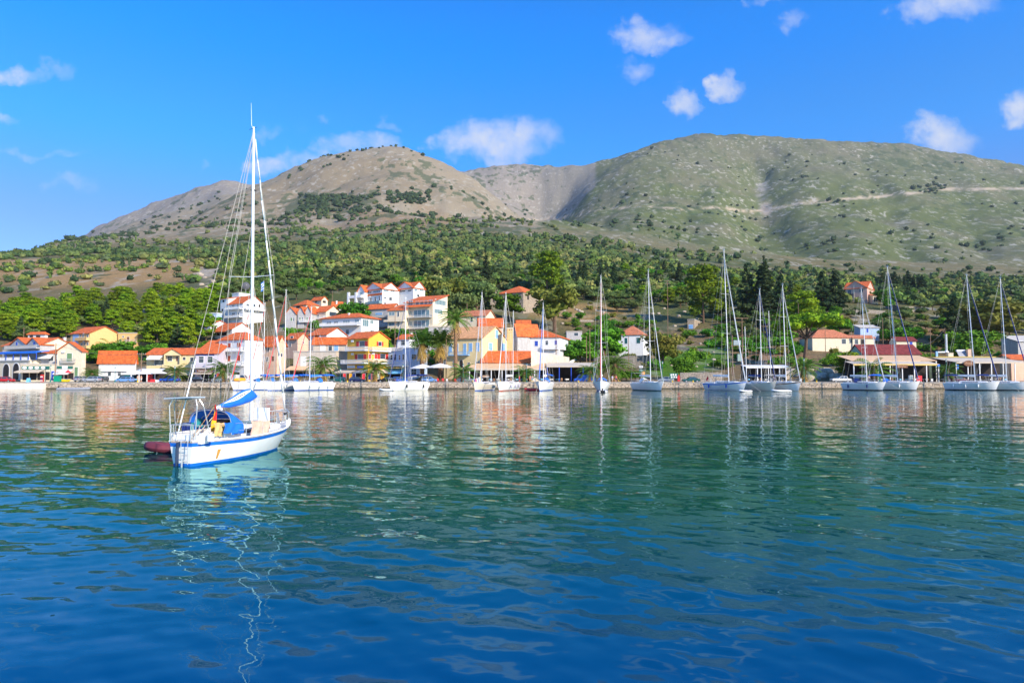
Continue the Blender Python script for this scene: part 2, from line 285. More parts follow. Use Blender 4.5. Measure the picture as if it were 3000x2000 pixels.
ROWS = [
 (164, L12(*[1120.4]*13)), (180, L12(*[1117.6]*13)),
 (200, L12(1085,1082,1080,1072,1062,1070,1080,1092,1088,1090,1098,1100,1100)),
 (230, L12(1040,1036,1034,1005,990,1003,1040,1058,1055,1062,1072,1078,1080)),
 (270, L12(985,980,980,945,935,945,988,1020,1010,1015,1030,1045,1050)),
 (330, L12(915,912,915,895,890,880,925,952,945,935,955,985,990)),
 (420, L12(865,862,858,845,832,828,845,862,868,872,885,905,910)),
 (520, L12(815,815,808,800,790,790,800,815,828,845,858,865,870)),
 (700, L12(775,778,768,763,750,742,750,775,798,818,828,838,840)),
 (900, L12(758,750,746,738,718,708,716,745,770,785,800,808,810)),
 (1200, lay([(-1500,790),(0,768),(150,725),(300,712),(600,695),(900,680),(1200,668),(1500,668),(1800,690),(2100,730),(2400,752),(2700,768),(3000,775),(4600,780)])),
 (1600, lay([(-1500,800),(0,800),(150,720),(300,694),(510,668),(638,648),(765,630),(900,615),(1154,590),(1301,592),(1467,630),(1588,640),(1722,640),(1850,648),(2105,672),(2232,712),(2300,735),(2360,718),(2525,702),(2806,712),(3000,715),(4600,720)])),
 (2000, lay([(-1500,830),(0,830),(150,760),(300,690),(510,632),(638,600),(765,565),(900,530),(1020,505),(1154,495),(1301,515),(1403,548),(1467,585),(1530,615),(1588,640),(1650,632),(1722,620),(1850,612),(2105,622),(2180,640),(2232,680),(2290,655),(2360,645),(2525,632),(3000,640),(4600,650)])),
 (2400, lay([(-1500,840),(0,840),(150,790),(300,705),(510,630),(638,592),(765,548),(829,523),(893,491),(1020,455),(1154,435),(1224,444),(1301,466),(1403,504),(1467,542),(1530,587),(1588,628),(1610,632),(1640,622),(1690,598),(1722,585),(1811,560),(1913,548),(2105,555),(2180,570),(2232,600),(2290,575),(2360,562),(2525,558),(2806,562),(3000,570),(4600,590)])),
 (2900, lay([(-1500,850),(0,850),(150,790),(200,730),(300,680),(383,642),(510,600),(638,560),(765,600),(900,560),(1154,520),(1301,530),(1467,560),(1588,606),(1620,590),(1650,560),(1680,530),(1722,505),(1760,480),(1850,462),(1913,452),(2105,462),(2180,478),(2232,505),(2290,485),(2360,480),(2525,485),(2806,500),(3000,520),(4600,560)])),
 (3400, lay([(-1500,860),(0,860),(150,722),(190,703),(255,682),(383,631),(510,589),(638,548),(695,536),(765,548),(900,560),(1154,560),(1301,520),(1403,506),(1467,502),(1594,497),(1722,495),(1811,482),(1850,466),(1913,440),(1990,415),(2060,405),(2105,403),(2232,404),(2360,414),(2525,431),(2678,436),(2806,459),(2934,482),(3000,497),(3600,600),(4600,700)])),
 (4200, lay([(-1500,1000),(0,1000),(300,900),(695,700),(1154,700),(1500,680),(1900,620),(2300,590),(2700,620),(3000,680),(4600,850)])),
]
UG = np.arange(-1480, 4480, 8.0); 
YG = np.exp(np.linspace(math.log(164), math.log(4200), 380))
RY = np.array([r[0] for r in ROWS]); RV = np.array([np.interp(UG, UK, r[1]) for r in ROWS])
dyv = (1000-RV)/F; RZ = H0+RY[:, None]*(math.sin(TH)+dyv*math.cos(TH))/(math.cos(TH)-dyv*math.sin(TH))
ZG = np.empty((len(UG), len(YG)))
ly = np.log(RY)
# monotone-ish cubic (Catmull with limited slopes) along log Y
def pchip(x, y, xi):
    h = np.diff(x); d = np.diff(y)/h; m = np.zeros_like(y)
    for i in range(1, len(x)-1):
        if d[i-1]*d[i] > 0: w1 = 2*h[i]+h[i-1]; w2 = h[i]+2*h[i-1]; m[i] = (w1+w2)/(w1/d[i-1]+w2/d[i])
    m[0] = d[0]; m[-1] = d[-1]
    j = np.clip(np.searchsorted(x, xi)-1, 0, len(x)-2); t = (xi-x[j])/h[j]
    return y[j]*(2*t**3-3*t**2+1)+h[j]*m[j]*(t**3-2*t**2+t)+y[j+1]*(-2*t**3+3*t**2)+h[j]*m[j+1]*(t**3-t**2)
for i in range(len(UG)): ZG[i] = pchip(ly, RZ[:, i], np.log(YG))
ker = np.array([1,3,5,6,5,3,1.0]); ker /= ker.sum()
pad = np.pad(ZG, ((3,3),(0,0)), 'edge'); ZG = sum(ker[k]*pad[k:k+ZG.shape[0]] for k in range(7))
XG = ((UG-1500)/F/math.cos(TH))[:, None]*YG[None, :]
YY = np.broadcast_to(YG[None, :], XG.shape)
amp = np.interp(YG, [164, 182, 200, 300, 600, 1200, 2400, 4200], [0, 0, 0.25, 0.9, 3.5, 16, 44, 55])[None, :]
n_lo = fbm(XG, YY, 420, 5, 3); n_r = 1-2*np.abs(fbm(XG*1.0, YY*0.6, 260, 5, 9, .55)); n_hi = fbm(XG, YY, 60, 5, 21, .6)
far = np.interp(YG, [300, 1500], [0, 1])[None, :]
ZG = ZG+amp*(0.45*n_lo*far+0.34*(n_r-0.5)*far+0.30*n_hi)
def gully(pts, depth, wd, asym=1.0):
    global ZG
    ys = [p[1] for p in pts]; ux = np.interp(YG, ys, [p[0] for p in pts]); xp = (ux-1500)/F*YG+25*fbm(YG*1.0, YG*0, 150, 3, int(pts[0][0])); f = np.clip((YG-ys[0])/150, 0, 1)*np.clip((ys[-1]-YG)/150, 0, 1)
    d = XG-xp[None, :]; ww = np.where(d > 0, wd, wd*asym)*(.6+.4*YG[None, :]/2500); ZG = ZG-depth*f[None, :]*np.exp(-(np.abs(d)/ww)**1.4)
gully([(2420,1150),(2370,1450),(2310,1750),(2262,2050),(2238,2500),(2222,3000),(2215,3300)], 32, 95, 2.2)
gully([(1480,1500),(1545,1850),(1588,2250),(1612,2700),(1650,3150)], 100, 170, 1.5)
gully([(1790,1300),(1760,1800),(1800,2300),(1840,2800)], 16, 50, 2); gully([(2700,1200),(2650,1700),(2600,2300),(2560,2900)], 18, 55, 2); gully([(2900,1300),(2850,2000),(2800,2800)], 16, 60, 2); gully([(1010,1200),(980,1700),(1040,2150)], 18, 50, 2); gully([(1330,1300),(1280,1700),(1230,2200)], 18, 55, 2); gully([(760,1300),(800,1700),(900,2200)], 20, 60, 2); gully([(2050,1300),(2020,1900),(2060,2600)], 14, 45, 2); gully([(480,1500),(560,2300),(600,3000)], 30, 80, 2)
# terraces on the nearer slopes
tz = np.interp(YG, [190, 230, 700, 1000], [0, 1, 1, 0])[None, :]; st = 2.6; q = ZG/st; qf = q-np.floor(q); ZG = ZG*(1-0.35*tz)+0.35*tz*st*(np.floor(q)+np.clip((qf-0.55)/0.45, 0, 1))
TU0, TUs = UG[0], UG[1]-UG[0]; TL0 = math.log(164); TLs = math.log(YG[1]/YG[0])
def tz_at(x, y):
    u = x/y*math.cos(TH)*F+1500; a = (u-TU0)/TUs; b = (math.log(max(y, 164.01))-TL0)/TLs
    a = min(max(a, 0), len(UG)-1.001); b = min(max(b, 0), len(YG)-1.001); i, j = int(a), int(b); a -= i; b -= j
    return (ZG[i,j]*(1-a)+ZG[i+1,j]*a)*(1-b)+(ZG[i,j+1]*(1-a)+ZG[i+1,j+1]*a)*b
def ground(u, Y):
    x = (u-1500)/F/math.cos(TH)*Y; return Vector((x, Y, tz_at(x, Y)))
# albedo map
dz = ZG-H0; tt = dz/YY  # apparent tan elevation
VV = 1000-F*(tt*math.cos(TH)-math.sin(TH))/(math.cos(TH)+tt*math.sin(TH)); UU = np.broadcast_to(UG[:, None], VV.shape)
col = np.zeros(XG.shape+(3,)); col[:] = (0.30,0.21,0.11)          # dry earth and grass
def blend(m, c):
    m = np.clip(m, 0, 1)[..., None]; col[:] = col*(1-m)+np.array(c)*m
def ell(u, v, ru, rv, soft=0.35): return np.clip((1-np.sqrt(((UU-u)/ru)**2+((VV-v)/rv)**2))/soft, 0, 1)
nb = fbm(XG, YY, 35, 4, 31)*0.5+0.5; nc = fbm(XG, YY, 140, 4, 41)*0.5+0.5; nm = fbm(XG, YY, 500, 4, 51)*0.5+0.5
blend((nb-0.42)*3.0, (0.16,0.15,0.06)); blend((nc-0.55)*4, (0.36,0.27,0.16))
mt = np.clip((YY-1000)/450, 0, 1)
blend(np.clip((YY-300)/60,0,1)*np.clip((1250-YY)/200,0,1)*np.clip((nb-0.12)*3,0,.92)*np.where((UU < 640) & (VV > 742), .3, 1)*np.where(UU > 2200, .5, 1), (0.125,0.15,0.05))
blend(mt, (0.33,0.26,0.165)); 
blend(mt*np.clip((nm-0.35)*4, 0, 1)*(UU < 1588), (0.38,0.315,0.22))
blend(mt*np.clip((UU-1560)/60, 0, 1), (0.15,0.175,0.062)); blend(mt*(UU > 1588)*np.clip((nc-0.5)*5, 0, 1)*0.6, (0.23,0.205,0.135)); blend(mt*(UU > 1588)*np.clip((nb-0.55)*5, 0, 1)*0.5, (0.13,0.15,0.065))
blend(mt*(UU > 1588)*np.clip((560-VV)/120, 0, 1)*0.6, (0.20,0.185,0.12)); blend((YY > 2700)*(UU < 1750)*0.8, (0.33,0.29,0.25))
blend(ell(250,790,420,60)*(YY < 800), (0.46,0.29,0.13)); blend(ell(640,815,90,70)*(YY < 700)*np.clip(nb*3-.8,0,1), (0.50,0.42,0.33))
blend(ell(1130,640,330,50)*np.clip((nc-0.4)*4,0,1), (0.36,0.25,0.14))
blend(ell(2040,1040,120,60)*(YY < 270), (0.12,0.25,0.03)); blend(ell(1960,1080,90,30)*(YY < 230), (0.13,0.26,0.03))
blend(ell(1700,915,190,32)*(YY < 420), (0.42,0.27,0.11)); blend(ell(2700,985,260,45)*(YY < 330), (0.33,0.21,0.11)); blend(ell(2280,1050,120,45)*(YY < 250), (0.36,0.22,0.13))
def trail(pts, wd, c, ymin=900, ymax=3300):
    us = [p[0] for p in pts]; vt = np.interp(UU, us, [p[1] for p in pts], left=-999, right=-999)+3*(fbm(UU, VV*0, 60, 3, 77))
    blend((1-np.abs(VV-vt)/wd)*1.6*(YY > ymin)*(YY < ymax)*np.clip(nb*3.2-1.0, .1, 1), c)
trail([(2270,612),(2350,597),(2480,583),(2600,575),(2700,565),(2760,555),(3100,552),(3900,556)], 5.5, (0.62,0.49,0.35))
trail([(1550,645),(1700,630),(1800,612),(1900,604),(2000,614),(2120,610),(2180,620),(2270,612)], 4.5, (0.62,0.49,0.35))
blend(ell(2252,612,22,26,0.5)*(YY > 1200), (0.50,0.40,0.31)); blend(ell(2240,550,24,70,0.8)*(YY > 1200)*np.clip(nb*3-1,0,1), (0.42,0.38,0.33))
trail([(2500,845),(2700,838),(3000,872)], 6, (0.42,0.27,0.15), 400, 1000)
tm_ = N  # scrub density stored in alpha
nq = fbm(XG, YY, 300, 5, 91, .6)*0.5+0.5; dens = np.clip(0.40+1.6*(nq-0.5), 0.02, 0.95); dens = np.where(UU > 1588, np.clip(0.28+1.2*(nq-.5), 0, .8), dens); dens = np.where(YY < 900, 0.25, dens)
dens = np.clip(dens+0.35*ell(1060,600,260,55)+0.3*ell(900,590,120,40), 0, 1)
tmat = bpy.data.materials.new('hillside_ground'); tmat.use_nodes = True; t = tmat.node_tree; b = t.nodes['Principled BSDF']; b.inputs['Roughness'].default_value = 0.95; b.inputs['Specular IOR Level'].default_value = 0.1
at = N(t, 'ShaderNodeAttribute', attribute_name='Col'); tcn = N(t, 'ShaderNodeTexCoord')
def nz_(s, d=4.0, r=0.6): n = N(t, 'ShaderNodeTexNoise', ins={'Scale': s, 'Detail': d, 'Roughness': r}); t.links.new(tcn.outputs['Object'], n.inputs['Vector']); return n.outputs[0]
def mr_(x, a, b_, c=0.0, d=1.0): n = N(t, 'ShaderNodeMapRange', ins={'From Min': a, 'From Max': b_, 'To Min': c, 'To Max': d}); t.links.new(x, n.inputs['Value']); return n.outputs[0]
mpa2 = N(t, 'ShaderNodeMapping', ins={'Scale': (1.0, 0.35, 1.1), 'Location': (300, 50, 7)}); t.links.new(tcn.outputs['Object'], mpa2.inputs[0])
c = mixc(t, mr_(nz_(0.9, 5, .7), .3, .7, 0.0, 1.0), at.outputs['Color'], mixc(t, 1.0, at.outputs['Color'], (0.58,0.60,0.55), 'MULTIPLY'))
rk = N(t, 'ShaderNodeTexNoise', ins={'Scale': 0.06, 'Detail': 3.0, 'Roughness': .6}); t.links.new(mpa2.outputs[0], rk.inputs['Vector']); rock = mr_(rk.outputs[0], .56, .62); c = mixc(t, mth(t, 'MULTIPLY', mth(t, 'MULTIPLY', rock, mr_(nz_(0.006, 4, .6), .40, .58, .25, 1.0)), 0.62), c, (0.46,0.43,0.36))
# scrub: voronoi dots thresholded by density
thr = mth(t, 'SUBTRACT', 0.68, mth(t, 'MULTIPLY', at.outputs['Alpha'], 0.34))
mpa = N(t, 'ShaderNodeMapping', ins={'Scale': (1.0, 0.30, 0.9)}); t.links.new(tcn.outputs['Object'], mpa.inputs[0]); sno = N(t, 'ShaderNodeTexNoise', ins={'Scale': 0.034, 'Detail': 3.5, 'Roughness': .62}); t.links.new(mpa.outputs[0], sno.inputs['Vector']); sn = sno.outputs[0]; sc_ = mth(t, 'MULTIPLY', mth(t, 'SUBTRACT', sn, thr), 18.0); clampn = N(t, 'ShaderNodeClamp'); t.links.new(sc_, clampn.inputs[0])
c = mixc(t, mth(t, 'MULTIPLY', clampn.outputs[0], 0.72), c, mixc(t, mr_(nz_(0.3), .4, .6), (0.045,0.075,0.035), (0.085,0.115,0.045)))
t.links.new(c, b.inputs['Base Color'])
bn = N(t, 'ShaderNodeBump', ins={'Strength': 0.9, 'Distance': 3.5}); t.links.new(nz_(0.11, 9, .75), bn.inputs['Height']); t.links.new(bn.outputs[0], b.inputs['Normal'])
V = np.stack([XG, YY, ZG], -1).reshape(-1, 3); nu, ny = XG.shape
I = np.arange(nu*ny).reshape(nu, ny); Q = np.stack([I[:-1,:-1], I[1:,:-1], I[1:,1:], I[:-1,1:]], -1)
c4 = np.concatenate([col, dens[..., None]], -1)
js = int(np.searchsorted(YG, 1050))
def sub(name, j0, j1):
    q = Q[:, j0:j1].reshape(-1, 4); ids, inv = np.unique(q, return_inverse=True)
    o = npmesh(name, V[ids], inv.reshape(-1, 4), tmat, True, c4.reshape(-1, 4)[ids]); return tag(o, kind='structure')
sub('hillside_terrain', 0, js); sub('mountains', js, ny-1)

# ---------------------------------------------------------------- water
wm = bpy.data.materials.new('sea_water'); wm.use_nodes = True; t = wm.node_tree; t.nodes.clear(); wout = N(t, 'ShaderNodeOutputMaterial'); b = N(t, 'ShaderNodeBsdfDiffuse'); gl = N(t, 'ShaderNodeBsdfGlossy', ins={'Roughness': 0.012}); fr = N(t, 'ShaderNodeFresnel', ins={'IOR': 1.35}); wmx = N(t, 'ShaderNodeMixShader')
t.links.new(fr.outputs[0], wmx.inputs[0]); t.links.new(b.outputs[0], wmx.inputs[1]); t.links.new(gl.outputs[0], wmx.inputs[2]); t.links.new(wmx.outputs[0], wout.inputs[0])
tcn = N(t, 'ShaderNodeTexCoord'); geo = N(t, 'ShaderNodeNewGeometry')
nrm = geo.outputs['Normal']
def slope(sc, a, det, stretch=(1, 1, 1), rot=0.0):
    mp = N(t, 'ShaderNodeMapping', ins={'Scale': stretch, 'Rotation': (0, 0, rot)}); t.links.new(tcn.outputs['Object'], mp.inputs[0])
    n = N(t, 'ShaderNodeTexNoise', ins={'Scale': sc, 'Detail': det, 'Roughness': 0.5}); t.links.new(mp.outputs[0], n.inputs['Vector'])
    s = N(t, 'ShaderNodeVectorMath', operation='SUBTRACT'); t.links.new(n.outputs['Color'], s.inputs[0]); s.inputs[1].default_value = (.5, .5, .5)
    m_ = N(t, 'ShaderNodeVectorMath', operation='MULTIPLY'); t.links.new(s.outputs[0], m_.inputs[0]); m_.inputs[1].default_value = (a, a, 0)
    return m_.outputs[0]
acc = nrm
for args in ((0.55, 0.085, 2.0, (0.7, 1.0, 1), 0.3), (2.2, 0.085, 2.0, (0.55, 1.0, 1), -0.45), (6.0, 0.075, 2.0, (0.5, 1.0, 1), -0.5)):
    ad = N(t, 'ShaderNodeVectorMath', operation='ADD'); t.links.new(acc, ad.inputs[0]); t.links.new(slope(*args), ad.inputs[1]); acc = ad.outputs[0]
nn_ = N(t, 'ShaderNodeVectorMath', operation='NORMALIZE'); t.links.new(acc, nn_.inputs[0]); t.links.new(nn_.outputs[0], gl.inputs['Normal']); t.links.new(nn_.outputs[0], fr.inputs['Normal'])
# body colour: deep blue near, partly sky reflection painted in, greener farther out
sp = N(t, 'ShaderNodeSeparateXYZ'); t.links.new(tcn.outputs['Object'], sp.inputs[0])
mrn = N(t, 'ShaderNodeMapRange', ins={'From Min': 6.5, 'From Max': 19}); t.links.new(sp.outputs[1], mrn.inputs['Value'])
mrg = N(t, 'ShaderNodeMapRange', ins={'From Min': 26, 'From Max': 60}); t.links.new(sp.outputs[1], mrg.inputs['Value']); t.links.new(mixc(t, mrg.outputs[0], (.52,.97,1.0), (.98,.96,.90)), gl.inputs['Color'])  # reflection tint painted by distance: teal near, warm towards the quay
t.links.new(mixc(t, mrn.outputs[0], (0.000, 0.042, 0.135), (0.000, 0.066, 0.056)), b.inputs['Color'])
uu = np.arange(-1400, 4401, 5.0); yb = np.concatenate([np.linspace(2150, 1142, 620), [1140.5, 1139.2]])
yw = F*H0/(yb-1095.0)*1.0
yw = np.array([W(1500, 0, 1)[1] and 0 or 0]*0 + [ (lambda r: -H0/r[2]*r[1])(ray(1500, vv)) for vv in yb])
yw = yw[yw < 163.58]; yw = np.append(yw, 163.6)
Xw = ((uu-1500)/F)[:, None]*(yw[None, :]); Yw = np.broadcast_to(yw[None, :], Xw.shape)
rg = np.random.default_rng(5); Zw = np.zeros(Xw.shape); dY = np.gradient(yw)
for k in range(46):
    lam = 0.35*(1.10**k) if k < 30 else rg.uniform(1.2, 5.5)
    lam = min(lam, 6.5)
    th_ = rg.normal(1.15, 0.5); kx_, ky_ = math.cos(th_), math.sin(th_); a_ = 0.0048*lam*rg.uniform(0.4, 1.0)*(0.15 if lam > 3 else 0.30 if lam > 1.5 else 0.52)
    fade = np.clip((lam/(np.abs(dY)*2.5)-1.0), 0, 1)[None, :]
    wob = 1.5*fbm(Xw, Yw, 6.0, 2, 100+k) if k % 2 == 0 else 0
    Zw = Zw+a_*fade*np.sin(2*math.pi/lam*(kx_*Xw+ky_*Yw)+rg.uniform(0, 6.28)+wob)
gust = 0.55+0.95*np.clip(fbm(Xw, Yw, 16, 3, 61)*0.9+0.5, 0, 1)
Zw *= gust
nu, ny = Xw.shape; I = np.arange(nu*ny).reshape(nu, ny); Q2 = np.stack([I[:-1,:-1], I[1:,:-1], I[1:,1:], I[:-1,1:]], -1).reshape(-1, 4)
wo_ = npmesh('sea_water', np.stack([Xw, Yw, Zw], -1).reshape(-1, 3), Q2, wm, True); tag(wo_, kind='structure')
# the same sea beside and behind the camera
mb = MB().add([(-900,-400,-0.11),(900,-400,-0.11),(900,163.5,-0.11),(-900,163.5,-0.11)], [(0,1,2,3)])
tag(mb.build('sea_around', wm), kind='structure')
# ---------------------------------------------------------------- quay, pavement, road
mb = MB(); mb.box(-700, 700, QY, QY+1.1, -3, QZ-0.12); mb.box(-700, 700, QY-0.06, QY+1.14, QZ-0.12, QZ+0.02, 1)
q = mb.build('quay_wall', [stonemat('quay_masonry', (0.74,0.58,0.42), (0.50,0.40,0.29), 1.1), CONC]); tag(q, 'long low quay wall of pale rough stone blocks along the water', 'quay wall')
wl = MB().box(-700, 700, QY-0.05, QY-0.001, -1, 0.32).build('weed_band', mat('dark_algae', (0.10,0.085,0.05), 0.6, 0.3, 1.5), q)
x0 = W(-600,1139,QY).x; x1 = W(135,1139,QY).x
mb = MB(); mb.box(x0, x1, QY-1.2, QY-0.08, -3, QZ-0.22)
tag(mb.build('concrete_landing', mat('white_concrete', (0.74,0.67,0.58), 0.85, 0.05, 0.6, dirt=.3)), 'smooth whitewashed concrete landing in front of the quay at the far left', 'landing')
tag(MB().box(-700, 700, QY+1.1, QY+4.6, 1.0, QZ).build('pavement', mat('paving', (0.52,0.43,0.33), 0.9, 0.12, 0.8)), kind='structure')
tag(MB().box(-700, 700, QY+4.6, QY+12.5, 1.0, QZ-0.10).build('road', mat('asphalt', (0.14,0.13,0.12), 0.9, 0.15, 0.8)), kind='structure')
tag(MB().box(-700, 700, QY+12.5, 186, 1.0, QZ+0.03).build('promenade', mat('paving_slabs', (0.42,0.36,0.29), 0.9, 0.12, 0.8)), kind='structure')

# ---------------------------------------------------------------- houses
FOOT = []
SH = {'r': RED, 'b': BLUE, 'l': LBLUE, 'g': GREEN, 't': TEALP, 'n': BROWN, 'k': BRICKR, 'w': WPAINT}
class House:
    def __init__(s, name, label, u0, uc, u1, Y, ve, vr, b=0, wall=WHITE, roof=ROOF, rt='gx', dep=8, base=None, over=0.4, cat='house', group=None, eave=None):
        b = R(b); c, sn = math.cos(b), math.sin(b); s.b = b; s.c = c; s.sn = sn
        Cx = W(uc, ve, Y); k0 = kx(u0, ve); s.L = (Cx.x-k0*Cx.y)/(c+k0*sn)
        if u1 is None or u1 == uc: s.R = dep
        else:
            k1 = kx(u1, ve); s.R = (k1*Cx.y-Cx.x)/(sn-k1*c)
            if s.R <= 0 or s.R > 40: print('BAD R', label, s.R); s.R = dep
        s.ox = Cx.x-s.L*c; s.oy = Cx.y+s.L*sn; s.Cx = Cx; s.b = b
        cs = [(s.ox, s.oy), (Cx.x, Cx.y), (Cx.x+s.R*sn, Cx.y+s.R*c), (s.ox+s.R*sn, s.oy+s.R*c)]
        zs = [tz_at(*p) for p in cs]; s.z0 = (QZ if max(p[1] for p in cs[:2]) < 187 else min(zs)-0.6) if base is None else base
        s.z0 = min(s.z0, Cx.z-2.2)
        s.H = Cx.z-s.z0; s.e = empty(name, (s.ox, s.oy, s.z0), -b, label, cat, group)
        xm, ym = Cx.x-s.L/2*c+s.R/2*sn, Cx.y+s.L/2*sn+s.R/2*c
        s.rise = max(0.1, W(uc, vr, Cx.y+s.R/2*c).z-Cx.z) if rt != 'shed' else max(.1, W(uc, vr, Cx.y+s.R*c).z-Cx.z)
        s.wall, s.roofm = wall, roof
        L, Rr, H, rs, o = s.L, s.R, s.H, s.rise, over
        w_ = MB(); f = MB(); th = 0.16
        w_.box(0, L, 0, Rr, -1.5, H)
        def gxr(x0, x1, ya, yb, z, rise, gable=True, ov=o):
            yc = (ya+yb)/2; k = rise/(yc-ya)
            if gable: w_.prismX([(ya, z-.01), (yb, z-.01), (yc, z+rise)], x0, x1)
            f.prismX([(ya-ov, z-k*ov+.03), (yc, z+rise+.03), (yb+ov, z-k*ov+.03), (yb+ov, z-k*ov+th+.06), (yc, z+rise+th+.06), (ya-ov, z-k*ov+th+.06)], x0-ov, x1+ov)
        def gyr(x0, x1, ya, yb, z, rise, gable=True, ov=o):
            xc = (x0+x1)/2; k = rise/(xc-x0)
            if gable: w_.prismY([(x0, z-.01), (x1, z-.01), (xc, z+rise)], ya, yb)
            f.prismY([(x0-ov, z-k*ov+.03), (xc, z+rise+.03), (x1+ov, z-k*ov+.03), (x1+ov, z-k*ov+th+.06), (xc, z+rise+th+.06), (x0-ov, z-k*ov+th+.06)], ya-ov, yb+ov)
        s.gyr, s.gxr, s.f, s.w_ = gyr, gxr, f, w_
        if rt == 'gx': gxr(0, L, 0, Rr, H, rs)
        elif rt == 'gy': gyr(0, L, 0, Rr, H, rs)
        elif rt == 'cross': gxr(0, L, 0, Rr, H, rs); gyr(0, L, -0.01, Rr+.01, H, rs*0.985)
        elif rt == 'hip':
            d = min(L, Rr)/2; 
            if L >= Rr: r0, r1 = (d, Rr/2), (L-d, Rr/2)
            else: r0, r1 = (L/2, d), (L/2, Rr-d)
            if abs(r0[0]-r1[0]) + abs(r0[1]-r1[1]) < .02: r1 = (r1[0]+.02, r1[1]) if L >= Rr else (r1[0], r1[1]+.02)
            z = H+.02; e = [(-o, -o, z), (L+o, -o, z), (L+o, Rr+o, z), (-o, Rr+o, z)]; t_ = [(x, y, zz+th) for x, y, zz in e]; a = (*r0, H+rs); b_ = (*r1, H+rs)
            vs = e+t_+[a, b_]
            if L >= Rr: fs = [(3,2,1,0),(4,5,9,8),(5,6,9),(6,7,8,9),(7,4,8)]
            else: fs = [(3,2,1,0),(4,5,8),(5,6,9,8),(6,7,9),(7,4,8,9)]
            f.add(vs, fs+[(0,1,5,4),(1,2,6,5),(2,3,7,6),(3,0,4,7)])
        elif rt == 'shed':
            w_.prismX([(0, H-.01), (Rr, H-.01), (Rr, H+rs)], 0, L); k = rs/Rr
            f.prismX([(-o, H-k*o+.03), (Rr+o, H+rs+k*o+.03), (Rr+o, H+rs+k*o+th+.03), (-o, H-k*o+th+.03)], -o, L+o)
        elif rt == 'flat':
            f.box(-.12, L+.12, -.12, Rr+.12, H+.003, H+.28)
        FOOT.append((xm, ym, max(s.L, s.R)/2+.5))
    def done(s):
        s.wo = s.w_.build('wall', s.wall, s.e); s.ro = s.f.build('roof', s.roofm, s.e); return s
    def par(s, u, v, face):
        k = kx(u, v)
        if face == 'F': t_ = (k*s.oy-s.ox)/(s.c+k*s.sn); Y = s.oy-s.sn*t_
        elif face == 'S': t_ = (k*s.Cx.y-s.Cx.x)/(s.sn-k*s.c); Y = s.Cx.y+s.c*t_
        else: t_ = (k*s.oy-s.ox)/(s.sn-k*s.c); Y = s.oy+s.c*t_
        return t_, W(u, v, Y).z-s.z0
    def face(s, u, f=None):
        if f: return f
        return 'F' if u <= s.ucp else 'S'
    @property
    def ucp(s): r = s.Cx; return 1500+F*r.x/r.y*1.0
    def fb(s, mb, face, a0, a1, o0, o1, z0, z1, mi=0):
        if face == 'F': mb.box(a0, a1, -o1, -o0, z0, z1, mi)
        elif face == 'S': mb.box(s.L+o0, s.L+o1, a0, a1, z0, z1, mi)
        else: mb.box(-o1, -o0, a0, a1, z0, z1, mi)
    def span(s, u, v, w_, h, face):
        a0, z1 = s.par(u-w_/2, v-h/2, face); a1, _ = s.par(u+w_/2, v-h/2, face); _, z0 = s.par(u, v+h/2, face)
        _, z1 = s.par(u, v-h/2, face)
        return min(a0, a1), max(a0, a1), z0, z1
    def wins(s, lst, fr=WPAINT):
        for it in lst:
            u, v, w_, h, st = it[:5]; face = s.face(u, it[5] if len(it) > 5 else None)
            a0, a1, z0, z1 = s.span(u, v, w_, h, face)
            am = (a0+a1)/2; lim = s.L if face == 'F' else s.R
            if am < -0.5 or am > lim+.5: print('WIN off', s.e['label'], it, round(am,1), round(lim,1)); continue
            if st.startswith('arch'):
                zt = z1-(a1-a0)/2; n = 8; pts = [(a0, z0), (a1, z0)]+[(am+(a1-a0)/2*math.cos(math.pi*k/n), zt+(a1-a0)/2*math.sin(math.pi*k/n)) for k in range(n+1)]
                def polyface(mbx, pts, o0, o1):
                    if face == 'F': mbx.prismY(pts, -o1, -o0)
                    elif face == 'S': mbx.prismX(pts, s.L+o0, s.L+o1)
                    else: mbx.prismX(pts, -o1, -o0)
                g = MB(); k_ = 1.18; pts2 = [(am+(x-am)*k_, z if z <= zt else zt+(z-zt)*k_) for x, z in pts]; polyface(g, pts2, -.02, .05); wo = g.build('archway', fr, s.e)
                g = MB(); polyface(g, pts, .0, .07); g.build('opening', {'d': DARK, 'k': BRICKR, 'l': LBLUE, 'n': BROWN, 'b': TEALP}[st[4] if len(st) > 4 else 'd'], wo); continue
            if st == 'd':
                g = MB(); s.fb(g, face, a0, a1, -.02, .035, z0, z1); g.build('opening', DARK, s.e); continue
            if st.startswith('door'):
                g = MB(); s.fb(g, face, a0-.09, a1+.09, -.02, .03, z0, z1+.1); wo = g.build('door_frame', fr, s.e)
                g = MB(); s.fb(g, face, a0, a1, 0, .06, z0, z1); s.fb(g, face, a0+(a1-a0)*.2, a1-(a1-a0)*.2, .06, .075, z0+(z1-z0)*.5, z1-.15); g.build('door', SH[st[4]], wo); continue
            t_ = 0.08; g = MB()
            for q4 in ((a0-t_, a1+t_, z1, z1+t_), (a0-t_*1.6, a1+t_*1.6, z0-t_*1.2, z0), (a0-t_, a0, z0, z1), (a1, a1+t_, z0, z1)): s.fb(g, face, q4[0], q4[1], -.01, .06, q4[2], q4[3])
            nm = max(1, round((a1-a0)/1.0)) if st[0] in 'gG' else 1
            for k in range(1, nm): x = a0+(a1-a0)*k/nm; s.fb(g, face, x-.035, x+.035, .0, .05, z0, z1)
            if st == 'g' and z1-z0 > 1.1 and nm <= 2: s.fb(g, face, a0, a1, 0, .045, z0+(z1-z0)*.62, z0+(z1-z0)*.62+.05)
            wo = g.build('window', fr, s.e)
            cl = len(st) > 1 and st[1] == 'c'
